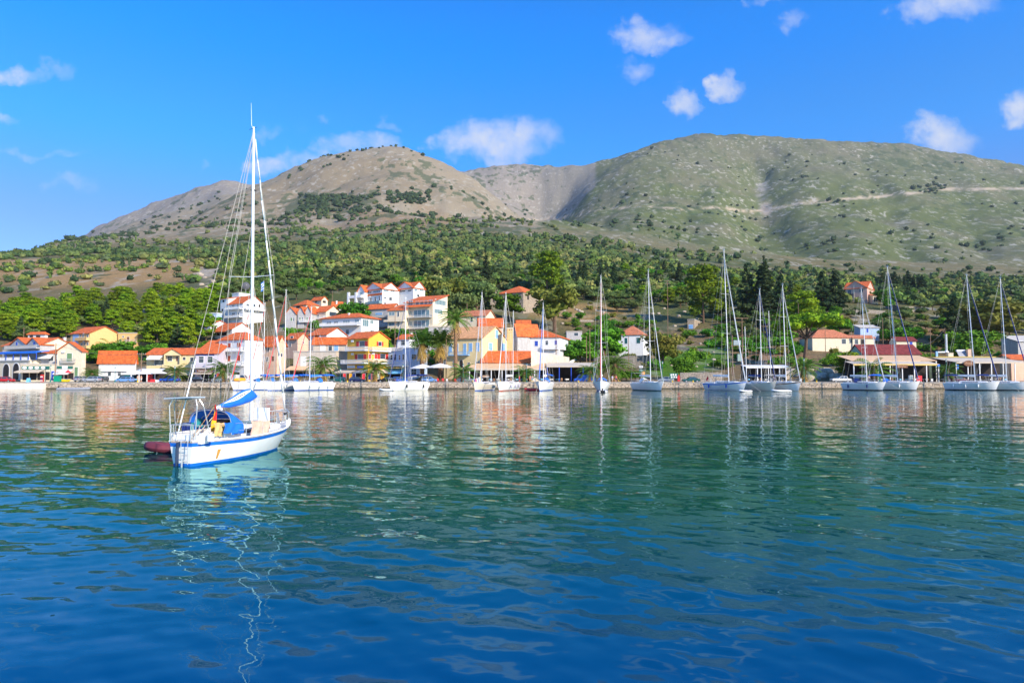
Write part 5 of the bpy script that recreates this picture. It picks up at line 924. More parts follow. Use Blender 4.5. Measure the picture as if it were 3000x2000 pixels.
# far woods and scrub: nobody could count them
def scatter(name, n, dens_f, smin, smax, ylo, yhi, cols, label, seed, leaves=26, lsz=.22):
    g = np.random.default_rng(seed); Vs, Fs, Cs = [], [], []; o = 0; c = 0; tr = 0
    while c < n and tr < n*40:
        tr += 1; i = g.uniform(0, len(UG)-1.01); u = TU0+i*TUs; Y = math.exp(g.uniform(math.log(ylo), math.log(yhi))) if ylo > 900 else g.uniform(ylo, yhi)
        p = ground(u, Y); v = VV[int(i), min(int((math.log(Y)-TL0)/TLs), len(YG)-1)]
        if g.random() > dens_f(u, v, Y, p.x, p.y): continue
        s = g.uniform(smin, smax)*g.uniform(.7, 1.2); k = 1 if s < 5 else 2
        sx_, sz = s*g.uniform(.8, 1.3), s*g.uniform(.6, 1.0); 
        if g.random() < .06 and ylo < 900: sx_, sz = s*.35, s*1.3
        vv_ = IV1*(1+g.uniform(-.28, .22, (len(IV1), 1)))*np.array([sx_, sx_, sz])*.5+np.array([p.x, p.y, p.z+sz*.38]); cc = np.array(cols[g.integers(len(cols))])*g.uniform(.75, 1.25)
        Vs.append(vv_); Fs.append(IF1+o); o += len(vv_); Cs.append(np.tile(cc, (len(vv_), 1)))
        d = rnd_dirs(leaves, g); d[:, 2] = np.abs(d[:, 2])*1.0-.15; q = d*np.array([sx_, sx_, sz])*.5*g.uniform(.85, 1.2, (leaves, 1))+np.array([p.x, p.y, p.z+sz*.38])
        nn3 = d+rnd_dirs(leaves, g)*.8; t1 = np.cross(nn3, rnd_dirs(leaves, g)); t1 /= np.linalg.norm(t1, axis=1, keepdims=True)+1e-6; t2 = np.cross(nn3, t1); t2 /= np.linalg.norm(t2, axis=1, keepdims=True)+1e-6
        ls = lsz*s*g.uniform(.5, 1.1, (leaves, 1)); tri = np.stack([q-t1*ls, q+t1*ls, q+t2*ls*1.3], 1).reshape(-1, 3); Vs.append(tri); Fs.append(np.arange(leaves*3).reshape(-1, 3)+o); o += leaves*3
        Cs.append(np.repeat(cc*g.uniform(.75, 1.35, (leaves, 1)), 3, 0)); c += 1
    ob = npmesh(name, np.concatenate(Vs), np.concatenate(Fs), SCRUBM, False, np.concatenate(Cs)); tag(ob, label, 'scrub', kind='stuff'); return ob
SCRUBM = bpy.data.materials.new('scrub_leaves'); SCRUBM.use_nodes = True; t = SCRUBM.node_tree; b = t.nodes['Principled BSDF']; b.inputs['Roughness'].default_value = .85; b.inputs['Specular IOR Level'].default_value = .1; a_ = N(t, 'ShaderNodeAttribute', attribute_name='Col'); t.links.new(a_.outputs['Color'], b.inputs['Base Color'])
def pn(x, y, s, seed): return float(fbm(np.array([x]), np.array([y]), s, 3, seed)[0])*.5+.5
def d_near(u, v, Y, x, y):
    if 420 > Y and u < 640: return 0
    band = 1.0 if u < 2250 else .75
    if u < 640: band = .26 if v > 742 else .75
    if u < 640 and Y < 560: band = .10
    return band*min(1, max(0.2, (pn(x, y, 55, 71)-.28)*4))
GC = [(.09,.15,.03), (.14,.20,.035), (.055,.095,.025), (.18,.22,.05), (.08,.11,.045), (.20,.20,.06), (.035,.065,.025)]
scatter('slope_woodland', 5800, d_near, 3.5, 8.0, 400, 760, GC, 'dense mixed olive and pine woodland covering the slopes above the village', 1)
def d_mid(u, v, Y, x, y):
    if u < 1560: b_ = .8 if Y < 1000 else .42 if Y < 1350 else .2
    elif u < 2150: b_ = .9 if Y < 950 else .45 if Y < 1100 else .06
    else: b_ = .35 if Y < 850 else .10 if Y < 1050 else .03
    return b_*min(1, max(0, (pn(x, y, 110, 72)-.40)*5))
scatter('hill_woodland', 4600, d_mid, 5, 11, 740, 1700, [(.07,.12,.035), (.11,.155,.04), (.05,.085,.03), (.14,.165,.05)], 'patchy dark green woodland and bushes on the foothills', 2, 18)
def d_far(u, v, Y, x, y):
    m = .10
    if 1130 < u < 1260 and 570 < v < 600: m = 1
    if 870 < u < 1060 and 575 < v < 625: m = .8
    if abs(u-2470) < 45 and abs(v-600) < 14: m = 1
    if abs(u-2735) < 50 and abs(v-558) < 11: m = 1
    return m*(1 if u < 1588 else .35)*(1 if m > .5 else min(1, max(0, (pn(x, y, 200, 73)-.4)*4)))
scatter('mountain_scrub', 1500, d_far, 8, 15, 1500, 3100, [(.045,.07,.03), (.05,.08,.03)], 'scattered dark bushes high on the mountains', 3, 14)
# ---------------------------------------------------------------- boats
def hullfn(L, B, fs, fb, tw=.6, rake=.9, zb=-.45, tm=.45, srake=0.0):
    def b(t): return (B/2)*(tw+(1-tw)*math.sin(math.pi/2*t/tm)) if t < tm else (B/2)*max(0.0, math.cos(math.pi/2*((t-tm)/(1-tm))**1.7))**.85
    def sh(t): m_ = min(fs, fb)*.96; return fs+(m_-fs)*math.sin(min(t/.4, 1)*math.pi/2) if t < .4 else m_+(fb-m_)*((t-.4)/.6)**1.7
    def P(t, s, side, off=0.0):
        z = zb+(sh(t)-zb)*s; w_ = b(t)*(s**(.28+.55*t*t) if s > 0 else 0)+off
        x = L*t-rake*(1-s)*max(0, t-.5)**2*4*1.0+srake*(1-s)*(1-t)**3
        return (x, side*w_, z)
    return b, sh, P
def add_hull(parent, L, B, fs, fb, m, tw, rake, bands, srake=0.0, deckm=DECKM, name='hull'):
    """bands: list of (z, material index) from bottom up in metres above the water"""
    b, sh, P = hullfn(L, B, fs, fb, tw, rake, srake=srake); nT = 26; zb = -.45
    def svals(t):
        zs = [zb, -.2]; idx = []
        for zf in bands['zs']: zs.append(zf if zf >= 0 else sh(t)+zf)
        zs.append(sh(t)); return [(z-zb)/(sh(t)-zb) for z in zs]
    g = MB(); nB = len(bands['zs'])+3
    for side in (-1, 1):
        rows = [[P(i/nT, s, side) for s in svals(i/nT)] for i in range(nT+1)]
        # subdivide topside band for smoothness
        g.grid(rows, mirow=bands['mi'])
    r0 = svals(0); tp = [P(0, s, -1) for s in r0]+[P(0, s, 1) for s in reversed(r0)]
    for k in range(len(r0)-1): g.add([P(0, r0[k], -1), P(0, r0[k], 1), P(0, r0[k+1], 1), P(0, r0[k+1], -1)], [(0,1,2,3)], bands['mi'][k] if k < len(bands['mi']) else 0)
    bm_ = g.build(name, m, parent, smooth=False)
    me = bm_.data; bm = bmesh.new(); bm.from_mesh(me); bmesh.ops.remove_doubles(bm, verts=bm.verts, dist=.004); bmesh.ops.recalc_face_normals(bm, faces=bm.faces); bm.to_mesh(me); bm.free(); me.set_sharp_from_angle(angle=R(35)); me.polygons.foreach_set('use_smooth', [True]*len(me.polygons))
    d = MB(); rows = [[(P(i/nT, 1, -1)[0], y*b(i/nT)*.985, sh(i/nT)-.05+.05*(1-abs(y))) for y in (-1, -.5, 0, .5, 1)] for i in range(nT+1)]; d.grid(rows); d.build('deck', deckm, parent)
    t_ = MB()
    for side in (-1, 1):
        ps = [P(i/nT, 1, side) for i in range(nT+1)]
        for p, q_ in zip(ps[:-1], ps[1:]): t_.tube(p, q_, .035, None, 5)
    t_.build('toe_rail', deckm if deckm is not DECKM else WPAINT, parent)
    return b, sh, P
def cabin(parent, b, sh, L, x0, x1, h, wf=.55, m=HULLW, wm_=GLASS, name='cabin'):
    g = MB(); n = 10; rows = []
    for i in range(n+1):
        f = i/n; x = x0+(x1-x0)*f; w_ = b(x/L)*wf; zt = sh(x/L)-.03; hh = h*(1-.55*f**2.5); rows.append([(x, -w_, zt-.05), (x, -w_*.9, zt+hh*.8), (x, -w_*.5, zt+hh), (x, 0, zt+hh*1.05), (x, w_*.5, zt+hh), (x, w_*.9, zt+hh*.8), (x, w_, zt-.05)])
    g.grid(rows); g.add(rows[0], [tuple(range(7))]); g.add(rows[-1], [tuple(range(7))]); co_ = g.build(name, m, parent)
    for side in (-1, 1):
        w_ = MB(); pts = []
        for i in range(1, n-2):
            f0 = i/n; x = x0+(x1-x0)*f0; yb = b(x/L)*wf; zt = sh(x/L)-.03; hh = h*(1-.55*f0**2.5); q1 = (x, side*(yb*.965+.012), zt+hh*.30); q2 = (x, side*(yb*.915+.012), zt+hh*.66); pts.append([q1, q2])
        w_.grid(pts); w_.build('cabin_window', wm_, co_)
    return co_
def rails(parent, b, sh, P, L, h=.62, n=7, x0=.02, x1=.97, r=.014):
    g = MB()
    for side in (-1, 1):
        tops = []
        for i in range(n+1):
            t_ = x0+(x1-x0)*i/n; p = P(t_, 1, side); p = (p[0], p[1]*.96, p[2]); q_ = (p[0], p[1], p[2]+h); g.tube(p, q_, r, None, 5); tops.append((p, q_))
        for (p, q_), (p2, q2) in zip(tops[:-1], tops[1:]):
            g.tube(q_, q2, r*.55, None, 4); g.tube(tuple((a+c_)/2 for a, c_ in zip(p, q_)), tuple((a+c_)/2 for a, c_ in zip(p2, q2)), r*.5, None, 4)
    for t_ in (x0, x1):
        p, q_ = P(t_, 1, -1), P(t_, 1, 1); g.tube((p[0], p[1]*.96, p[2]+h), (q_[0], q_[1]*.96, q_[2]+h), r*1.2, None, 5)
    tip = P(1, 1, 1); a = P(.9, 1, -1); c_ = P(.9, 1, 1); g.path([(a[0], a[1], a[2]+h), (tip[0]-.02, 0, tip[2]+h+.05), (c_[0], c_[1], c_[2]+h)], r*1.2); g.tube((tip[0]-.05, 0, tip[2]), (tip[0]-.02, 0, tip[2]+h+.05), r)
    g.build('guard_rail', STEEL, parent)
def yacht(label, um, Y, phi, L, B, vt, jib=SAILW, stripe=None, boot=BOOTB, cover=SAILW, bim=None, hood=None, rake=.6, jr=.10, mizzen=None, hull=HULLW, fend=None, fs=1.55, fb=2.05, name='moored_yacht', flag=None, panel=False, extra=None):
    ph = R(phi); m0 = .57*L; base = W(um, 1110, Y); dx, dy = math.cos(ph), math.sin(ph)
    e = empty(name, (base.x-m0*dx, base.y-m0*dy, 0), ph, label, 'sailing yacht', 'sailing yachts moored along the quay')
    st = stripe or hull
    b, sh, P = add_hull(e, L, B, fs, fb, [hull, boot, st], .72, 1.0, {'zs': [.02, .14, .9, -.30, -.10], 'mi': [1, 1, 1, 0, 0, 2, 0]}, srake=.5)
    cabin(e, b, sh, L, L*.30, L*.78, .55)
    ck = MB(); ck.box(.05*L, .28*L, -B*.3, -B*.26, sh(.1)-.05, sh(.1)+.28); ck.box(.05*L, .28*L, B*.26, B*.3, sh(.1)-.05, sh(.1)+.28); ck.box(.27*L, .30*L, -B*.3, B*.3, sh(.2)-.05, sh(.2)+.28); ck.build('cockpit_coaming', HULLW, e)
    whl = MB(); n = 14; cxw = .10*L
    for i in range(n): a0, a1 = 2*math.pi*i/n, 2*math.pi*(i+1)/n; whl.tube((cxw, .45*math.cos(a0), sh(.1)+.75+.45*math.sin(a0)), (cxw, .45*math.cos(a1), sh(.1)+.75+.45*math.sin(a1)), .02, None, 4)
    whl.tube((cxw+.1, 0, sh(.1)-.05), (cxw+.1, 0, sh(.1)+.9), .07); whl.build('wheel', STEEL, e)
    zt = W(um, vt, Y).z; zd = sh(.57)+.45; mp = lambda f: (m0-rake*f, 0, zd+(zt-zd)*f)
    r0 = .10 if L > 11 else .085; g = MB(); g.tube(mp(0), mp(.75), r0*1.15, r0, 8); g.tube(mp(.75), mp(1), r0, r0*.6, 8); g.tube(mp(1), (mp(1)[0]+.05, .1, zt+.5), .014, None, 4); g.box(mp(1)[0]-.25, mp(1)[0]+.25, -.05, .05, zt-.05, zt+.04); mo = g.build('mast', ALU, e)
    sp_ = [.36, .66] if zt > 15 else [.52]
    for f in sp_:
        for sd_ in (-1, 1): p = mp(f); g = MB().tube(p, (p[0]-.15, sd_*B*.36*(1.1-f*.35), p[2]+.05), .03, .02, 5); g.build('spreader', ALU, mo)
    g = MB()
    for sd_ in (-1, 1):
        ch = P(.55, 1, sd_); pts = [ch]+[(mp(f)[0]-.15, sd_*B*.36*(1.1-f*.35), mp(f)[2]+.05) for f in sp_]+[mp(.985)]; g.path(pts, .02, 4); g.tube(P(.52, 1, sd_), mp(sp_[0]), .018, None, 4); g.tube(P(.59, 1, sd_), mp(sp_[0]), .018, None, 4)
        g.tube(P(0.01, 1, sd_), mp(.995), .016, None, 4)
    g.tube((L-.15, 0, sh(1)), mp(.985), .016, None, 4); g.build('rigging', WIRE, e)
    tp = Vector(mp(.94)); bt = Vector((L-.35, 0, sh(.97)+.35)); g = MB(); n = 8
    for i in range(n):
        a, c_ = bt.lerp(tp, i/n), bt.lerp(tp, (i+1)/n); k = lambda f: jr*(1.0-.72*f)*(.5+.5*min(1, f*8+.4)); g.tube(a, c_, k(i/n), k((i+1)/n), 7)
    g.build('furled_headsail', jib, e)
    bz = zd+.95; g = MB(); g.tube((m0-.12, 0, bz), (m0-.40*L, 0, bz+.15), .07, None, 6); bo = g.build('boom', ALU, e); g = MB(); rows = []
    for i in range(9): f = i/8; x = m0-.1-.385*L*f; rr = .30*(1-.55*f); rows.append([(x, rr*.55*math.cos(a), bz+.2+.15*f+rr*math.sin(a)) for a in [2*math.pi*k/8 for k in range(9)]])
    g.grid(rows); g.add(rows[0][:8], [tuple(range(8))]); g.add(rows[-1][:8], [tuple(range(8))]); g.build('sail_cover', cover, bo, smooth=True)
    g = MB(); g.tube((L-.05, .1, sh(1)-.1), (L+3.4, .3, -.05), .022, None, 4); g.build('mooring_line', WIRE, e)
    rails(e, b, sh, P, L)
    if hood:
        g = MB(); rows = []
        for i in range(7): a = math.pi*i/6; rows.append([(L*.31+L*.09*k_, -B*.30*math.cos(a), sh(.3)+.25+(1.0-.35*k_)*math.sin(a)) for k_ in (0, .55, 1)])
        g.grid(rows); g.build('sprayhood', hood, e, smooth=True)
    if bim:
        g = MB(); rows = []
        for i in range(7): y = -B*.40+B*.80*i/6; zz = sh(.1)+2.0-.28*abs(y/(B*.4))**2.5; rows.append([(L*.02, y, zz-.1), (L*.08, y, zz), (L*.2, y, zz), (L*.27, y, zz-.08)])
        g.grid(rows); g.grid([[(p[0], p[1], p[2]-.04) for p in r_] for r_ in rows]); bo2 = g.build('bimini', bim, e, smooth=True); g = MB()
        for x in (.05*L, .22*L):
            for y in (-B*.38, B*.38): g.tube((x, y*.95, sh(.1)), (x, y, sh(.1)+1.72), .02, None, 5)
        g.build('bimini_frame', STEEL, bo2)
    if fend:
        side, cols_, n = fend
        for i in range(n):
            t_ = .2+.45*i/max(1, n-1); p = P(t_, .8, side, .14); g = MB(); g.lathe([(.03,.42),(.13,.3),(.15,0),(.13,-.3),(.03,-.42)], p[0], p[1], 8); o = g.build('fender', cols_, e, smooth=True); o.location.z = p[2]-.25
    if mizzen:
        f_, vmz = mizzen; x = f_*L; zz = W(um, vmz, Y).z; g = MB().tube((x, 0, sh(f_)), (x-.3, 0, zz), .08, .05, 7); mo2 = g.build('mizzen_mast', ALU, e); g = MB()
        for sd_ in (-1, 1): g.tube((x-.15, 0, sh(f_)+(zz-sh(f_))*.6), (x-.2, sd_*.8, sh(f_)+(zz-sh(f_))*.6+.05), .022); g.path([P(f_, 1, sd_), (x-.2, sd_*.8, sh(f_)+(zz-sh(f_))*.6+.05), (x-.3, 0, zz)], .016, 4)
        g.build('mizzen_rigging', WIRE, mo2)
    if flag:
        g = MB(); g.tube((.05, B*.2, sh(0)), (-.35, B*.2, sh(0)+1.7), .02); fo = g.build('flagstaff', TEAK, e); g = MB(); rows = [[(-.1-.12*j-.3*(1-i/4), B*.2+.06*math.sin(j*1.4), sh(0)+1.65-.5*i/4-.22*j) for i in range(5)] for j in range(5)]; g.grid(rows); g.build('flag', flag, fo)
    if panel: g = MB(); g.box(.03*L, .15*L, -B*.35, B*.35, sh(0)+2.2, sh(0)+2.26); po = g.build('solar_panel', GREYF, e); g = MB(); [g.tube((.06*L, y, sh(0)), (.06*L, y, sh(0)+2.2), .025) for y in (-B*.33, B*.33)]; g.build('stern_arch', STEEL, po)
    if extra: extra(e, b, sh, P, L, B)
    return e
def laundry(e, b, sh, P, L, B):
    lb = MB().path([(L*.62, 0, sh(.6)+1.6), (L*.95, 0, sh(1)+1.1)], .012, 4).build('washing_line', WIRE, e)
    for i, m_ in enumerate((AMBER, FABW, FABN, FABW, REDC, mat('purple_cloth', (.25,.1,.4), .9))): x = L*(.63+.05*i); g = MB(); g.grid([[(x+.5*j/3, .04*math.sin(j*2+k), sh(.6)+1.55-.10*i-.32*k) for k in range(4)] for j in range(4)]); g.build('hanging_cloth', m_, lb)
def canoe_cover(e, b, sh, P, L, B): g = MB(); g.lathe([(.05,0),(.35,.2),(.42,1.2),(.35,2.6),(.05,2.9)], 0, 0, 8); o = g.build('orange_cover', ORANGE, e, smooth=True); o.rotation_euler = (0, R(90), 0); o.location = (L*.62, .1, sh(.6)+.75)
def redcan(e, b, sh, P, L, B): pass
yacht('white yacht with an orange cover on deck, just behind the anchored yacht', 726, 153, -132, 9.5, 3.2, 906, REDC, hood=FABBL, bim=FABBL, rake=0, extra=canoe_cover, boot=BOOTB)
yacht('yacht with a red furled headsail lying between the anchored yacht and its furled genoa', 772, 156, -125, 9.5, 3.2, 888, REDC, hood=FABBL, bim=FABBL, cover=FABBL, rake=0)
yacht('taller masted of the two white yachts with blue canopies and red furled headsails', 833, 151, -130, 11, 3.6, 850, REDC, bim=FABBL, hood=FABBL, cover=FABBL, rake=.1, fend=(1, SAILW, 2))
yacht('white yacht with blue bimini and red furled headsail, rightmost of the blue canopied yachts', 907, 151, -130, 10.5, 3.5, 900, REDC, bim=FABBL, hood=FABBL, cover=FABBL, rake=.2, fend=(1, SAILW, 3))
yacht('white yacht with a navy furled headsail moored alone in front of the yellow house', 1187, 151, -132, 10.8, 3.6, 872, FABN, boot=SAILW, cover=FABN, bim=FABN, rake=0, fend=(1, BLACK, 2))
yacht('weathered yacht with colourful laundry drying on its foredeck', 1411, 150, -113, 9.6, 3.1, 857, mat('grey_sailcloth', (.45,.5,.58), .8), cover=mat('brown_cover', (.35,.22,.13), .9), hull=HULLC, rake=.1, extra=laundry, fs=1.4, fb=1.9)
yacht('white ketch with a rust red waterline beside the laundry hung yacht', 1482, 149, -112, 10.5, 3.4, 858, SAILW, boot=BOOTR, rake=0, mizzen=(.18, 905), fend=(1, mat('lilac_fender', (.45,.42,.55), .6), 3), flag=REDC)
yacht('white yacht with a bright blue furled headsail and blue bimini beside a red tender', 1592, 150, -106, 10, 3.2, 888, FABBL, bim=FABBL, hood=FABBL, rake=-.1, jr=.14)
yacht('white yacht dressed with a long string of red signal flags', 1762, 149, -100, 12, 3.8, 806, REDC, stripe=HULLW, boot=BOOTB, hood=FABBL, rake=.45, jr=.09, fs=1.6, fb=2.1)
yacht('white yacht moored alone with a teal waterline and white headsail, below the square villa', 1906, 149, -68, 11.0, 3.9, 790, SAILW, boot=TEALP, rake=.5, hood=FABW, cover=SAILW, panel=True)
yacht('white yacht with a blue sheer stripe and the tallest moored mast in the picture', 2135, 149, -58, 11.0, 4.1, 730, SAILW, stripe=FABBL, boot=SAILW, rake=.8, jr=.16, fend=(-1, BLUE, 2), flag=REDC, cover=SAILW)
yacht('cream ketch with a blue furled headsail and navy sail cover', 2231, 149, -64, 9.6, 3.4, 846, FABN, hull=HULLC, boot=HULLC, rake=.1, mizzen=(.12, 952), cover=FABN, jr=.13)
yacht('white and varnished ketch with a wooden rubbing strake beside the cream ketch', 2303, 149, -64, 9.4, 3.4, 832, SAILW, stripe=TEAK, hull=HULLW, boot=HULLC, rake=.5, mizzen=(.12, 905), fend=(1, FABN, 1), bim=FABB)
yacht('grey white yacht with navy fenders and a tall bare headsail foil', 2540, 152, -52, 9.4, 3.7, 843, SAILW, boot=BLACK, rake=.8, fend=(-1, FABN, 2), hood=FABN, fs=1.5, fb=1.9)
yacht('large white yacht with bright blue sprayhood and navy headsail before the red roofed taverna', 2630, 152, -46, 10.2, 4.1, 778, FABN, boot=BLACK, rake=1.5, jr=.15, hood=FABBL, bim=FABBL, fend=(-1, SAILW, 2))
yacht('large white yacht with small white fenders and a navy headsail, second from the right edge', 2857, 153, -44, 10.6, 4.2, 803, FABN, boot=BLACK, rake=1.0, jr=.15, bim=FABN, fend=(-1, SAILW, 3), panel=True)
yacht('large white yacht with a single navy fender, rightmost in the picture', 2950, 152, -44, 10.4, 4.1, 812, FABN, boot=BLACK, rake=.6, jr=.13, bim=FABN, fend=(-1, FABN, 1))
# dinghies
def dinghy(label, u, v, phi, L, m, motor=None, B=1.5, name='inflatable_dinghy', cat='dinghy', floorm=GREYF, z=0.0, r=.2):
    Y = -(H0-z)/ray(u, v)[2]*ray(u, v)[1]; p = W(u, v, Y); e = empty(name, (p.x, p.y, z), R(phi), label, cat); hw = B/2-r; pts = []
    for i in range(13):
        f = i/12; x = -L/2+L*.92*f; y = hw*(1 if f < .6 else math.cos((f-.6)/.4*math.pi/2)**.7); pts.append((x, y, .16+.22*max(0, f-.55)**1.5*2))
    g = MB(); full = [(p_[0], p_[1], p_[2]) for p_ in pts]+[(p_[0], -p_[1], p_[2]) for p_ in reversed(pts)]
    rws = []
    for i, a in enumerate(full):
        a = Vector(a); d_ = (Vector(full[min(i+1, len(full)-1)])-Vector(full[max(i-1, 0)])); d_.z = 0; d_.normalize(); nx = Vector((-d_.y, d_.x, 0)); rws.append([tuple(a+nx*(r*math.cos(2*math.pi*k/12))+Vector((0, 0, r*math.sin(2*math.pi*k/12)))) for k in range(13)])
    g.grid(rws)
    for sd_ in (-1, 1): g.tube((-L/2, sd_*hw, .16), (-L/2-.3, sd_*hw, .16), r, r*.35, 9)
    g.build('tube', m, e, smooth=True); g = MB(); g.slab([(-L/2, -hw, .1), (L*.25, -hw, .1), (L*.38, 0, .16), (L*.25, hw, .1), (-L/2, hw, .1)], .08); g.build('floor', floorm, e); MB().box(-L/2-.04, -L/2+.02, -hw, hw, .05, .42).build('transom', BLACK, e); MB().box(-.1, .1, -hw, hw, .3, .34).build('seat', floorm, e)
    if motor:
        g = MB(); g.box(-L/2-.32, -L/2-.08, -.13, .13, .45, .82); mo = g.build('outboard_motor', motor, e); bv = mo.modifiers.new('b', 'BEVEL'); bv.width = .05; bv.segments = 2; MB().tube((-L/2-.2, 0, -.3), (-L/2-.2, 0, .46), .06).build('motor_leg', BLACK, mo)
    return e
dinghy('small white inflatable tender lying left of the lone yacht before the yellow house', 1130, 1144, 180, 3.0, SAILW)
dinghy('bright red inflatable tender with a white motor beside the blue bimini yacht', 1556, 1143, 185, 3.3, REDC, SAILW)
dinghy('white inflatable tender with a black motor under the bow of the flag dressed yacht', 1768, 1149, 75, 2.8, SAILW, BLACK)
dinghy('short white inflatable tender right of the tallest moored yacht', 2180, 1148, 200, 2.5, SAILW)
dinghy('long white inflatable tender in front of the varnished ketch', 2285, 1147, 178, 3.8, SAILW)
dinghy('long grey and orange rigid inflatable boat lying along the landing at left', 222, 1141, 4, 7.2, GREYF, BLACK, 2.0, 'rigid_inflatable_boat', 'motor boat', SAILW, r=.3)
dinghy('faded red and grey inflatable dinghy tied behind the stern of the anchored yacht', 507, 1322, -160, 2.5, REDG, GREYF, 1.45, r=.21)

# ---------------------------------------------------------------- the anchored yacht in the foreground
PSI = R(12.4); HD = Vector((math.sin(PSI), math.cos(PSI), 0)); PT = Vector((-math.cos(PSI), math.sin(PSI), 0)); S0 = Vector((-12.93, 26.8, 0)); FL = 7.65
fg = empty('anchored_yacht', S0, math.atan2(HD.y, HD.x), 'small white yacht with blue stripe, blue sprayhood and German flag anchored in the foreground', 'sailing yacht')
def lp(u, v, y=0.0):
    r = Vector(ray(u, v)); O = Vector((0, 0, H0))-S0; t_ = (y-O.dot(PT))/r.dot(PT); p = O+r*t_; return (p.dot(HD), y, p.z)
bnd = {'zs': [.02, .11, .5, -.22, -.07], 'mi': [1, 1, 1, 0, 0, 1, 2]}
b, sh, P = add_hull(fg, FL, 2.5, .98, 1.22, [HULLC if False else HULLW, BOOTB, mat('weathered_rail', (.55,.42,.32), .7)], .40, 1.1, {'zs': [.03, .17, .5, -.24, -.08], 'mi': [1, 1, 1, 0, 0, 3, 2]} if False else bnd, srake=.15, deckm=DECKM)
for o in fg.children:
    if o.name.startswith('hull'): o.data.materials[1] = mat('bright_blue_paint', (.012,.16,.62), .4)
g = MB(); g.grid([[P(.150+.011*i*(1-.12*j), .72-.07*j, -1, .006) for j in range(5)] for i in range(3)]); g.build('rust_streak', mat('rust', (.62,.30,.06), .8), fg)
cb_ = cabin(fg, b, sh, FL, 2.4, 6.3, .46, .60)
ck = MB(); ck.box(.25, 2.5, -.72, -.62, .85, 1.28); ck.box(.25, 2.5, .62, .72, .85, 1.28); ck.box(.25, .38, -.6, .6, .85, 1.2); ck.build('cockpit_coaming', HULLW, fg); MB().box(.4, 2.4, -.61, .61, .93, .99).build('cockpit_floor', TEAK, fg)
# sprayhood
g = MB(); rows = []; xh0 = 1.75; 
for i in range(13):
    a = math.pi*i/12; ca, sa = math.cos(a), math.sin(a); ex = abs(sa)**.55
    rows.append([(xh0+.95*k_, -1.02*math.copysign(abs(ca)**.6, ca)*(1-.06*k_), 1.12+(1.02-.42*k_**1.6)*ex) for k_ in (0, .35, .7, 1.0)])
g.grid(rows); g.grid([[(p_[0], p_[1]*.98, p_[2]-.03) for p_ in r_] for r_ in rows]); sho = g.build('sprayhood', FABBL, fg, smooth=True)
g = MB(); 
for k_ in (0.02, .6): g.path([(xh0+.95*k_, -1.0*math.copysign(abs(math.cos(math.pi*i/12))**.6, math.cos(math.pi*i/12))*(1-.06*k_), 1.10+(1.0-.42*k_**1.6)*abs(math.sin(math.pi*i/12))**.55) for i in range(13)], .018, 6)
g.build('hoop', STEEL, sho); MB().box(2.62, 2.66, -.75, .75, 1.2, 1.66).build('windscreen', GLASS, sho)
MB().box(2.44, 2.5, -.35, .35, 1.0, 1.62).build('companionway', BROWN, fg)
# mast and rig
mb_ = lp(736, 1235); mt_ = lp(743, 392); mtt = lp(743.5, 372); xm = mb_[0]; zmt = mt_[2]
g = MB(); g.tube((xm, 0, 1.3), mt_, .078, .062, 12); g.tube(mt_, mtt, .05, .04, 8); mo = g.build('mast', mat('anodised_mast', (.80,.78,.75), .35, .04, metal=.2), fg, smooth=False)
an = lp(736, 302); g = MB(); g.tube(lp(737, 368), an, .012, .006, 5); g.tube(lp(737, 368), lp(741, 376), .015); g.build('antenna', WPAINT, mo)
g = MB(); g.tube(lp(731, 380), lp(752, 373), .012, None, 5); g.lathe([(.02,-.05),(.06,0),(.02,.08)], *lp(744, 368)[:2], 6); g.build('wind_vane', BLACK, mo)
for o in mo.children:
    if o.name.startswith('wind_vane'): pass
# spreaders
zs_ = lp(743, 812)[2]; xs_ = lp(740, 812)[0]
for sd_, uu_ in ((-1, 1.0), (1, 1.0)): MB().tube((xs_, 0, zs_), (xs_-.1, sd_*1.15, zs_+.04), .022, .015, 6).build('spreader', ALU, mo)
MB().box(xs_-.12, xs_+.02, -.1, .1, zs_+4.0, zs_+4.03).build('steaming_light', BLACK, mo)
g = MB()
for sd_ in (-1, 1):
    g.path([P(.60, 1, sd_), (xs_-.1, sd_*1.15, zs_+.04), (mt_[0], 0, mt_[2]-.1)], .012, 5); g.tube(P(.54, 1, sd_), (xs_, 0, zs_-.1), .012, None, 5); g.tube(P(.66, 1, sd_), (xs_, 0, zs_-.1), .012, None, 5)
    g.tube((.05, sd_*.42, 1.0), (mt_[0]-.05, 0, mt_[2]), .011, None, 5)
ps_ = lp(655, 1150, -.5); g.tube((1.2, -.35, 2.3), (mt_[0]-.03, -.02, mt_[2]-.3), .010, None, 5); g.tube((2.0, -.4, 2.2), (xs_, 0, zs_+3), .009, None, 5)
g.build('rigging', mat('standing_rigging', (.42,.38,.32), .5), fg)
tipx = P(1, 1, 1); ft = Vector(lp(748, 408)); fbm_ = Vector((tipx[0]-.12, 0, 1.75)); g = MB(); n = 14
for i in range(n):
    a, c_ = fbm_.lerp(ft, i/n), fbm_.lerp(ft, (i+1)/n); k = lambda f: .056*(1-.5*f)*min(1, .35+f*9); wob = lambda f: .012*math.sin(f*50); a.y += wob(i/n); c_.y += wob((i+1)/n); g.tube(a, c_, k(i/n), k((i+1)/n), 8)
g.tube((tipx[0]-.1, 0, 1.2), fbm_, .012); gj = g.build('furled_genoa', SAILW, fg, smooth=True); MB().lathe([(.10,-.05),(.11,.05)], tipx[0]-.12, 0, 10).build('furling_drum', BLACK, gj).location.z = 1.62
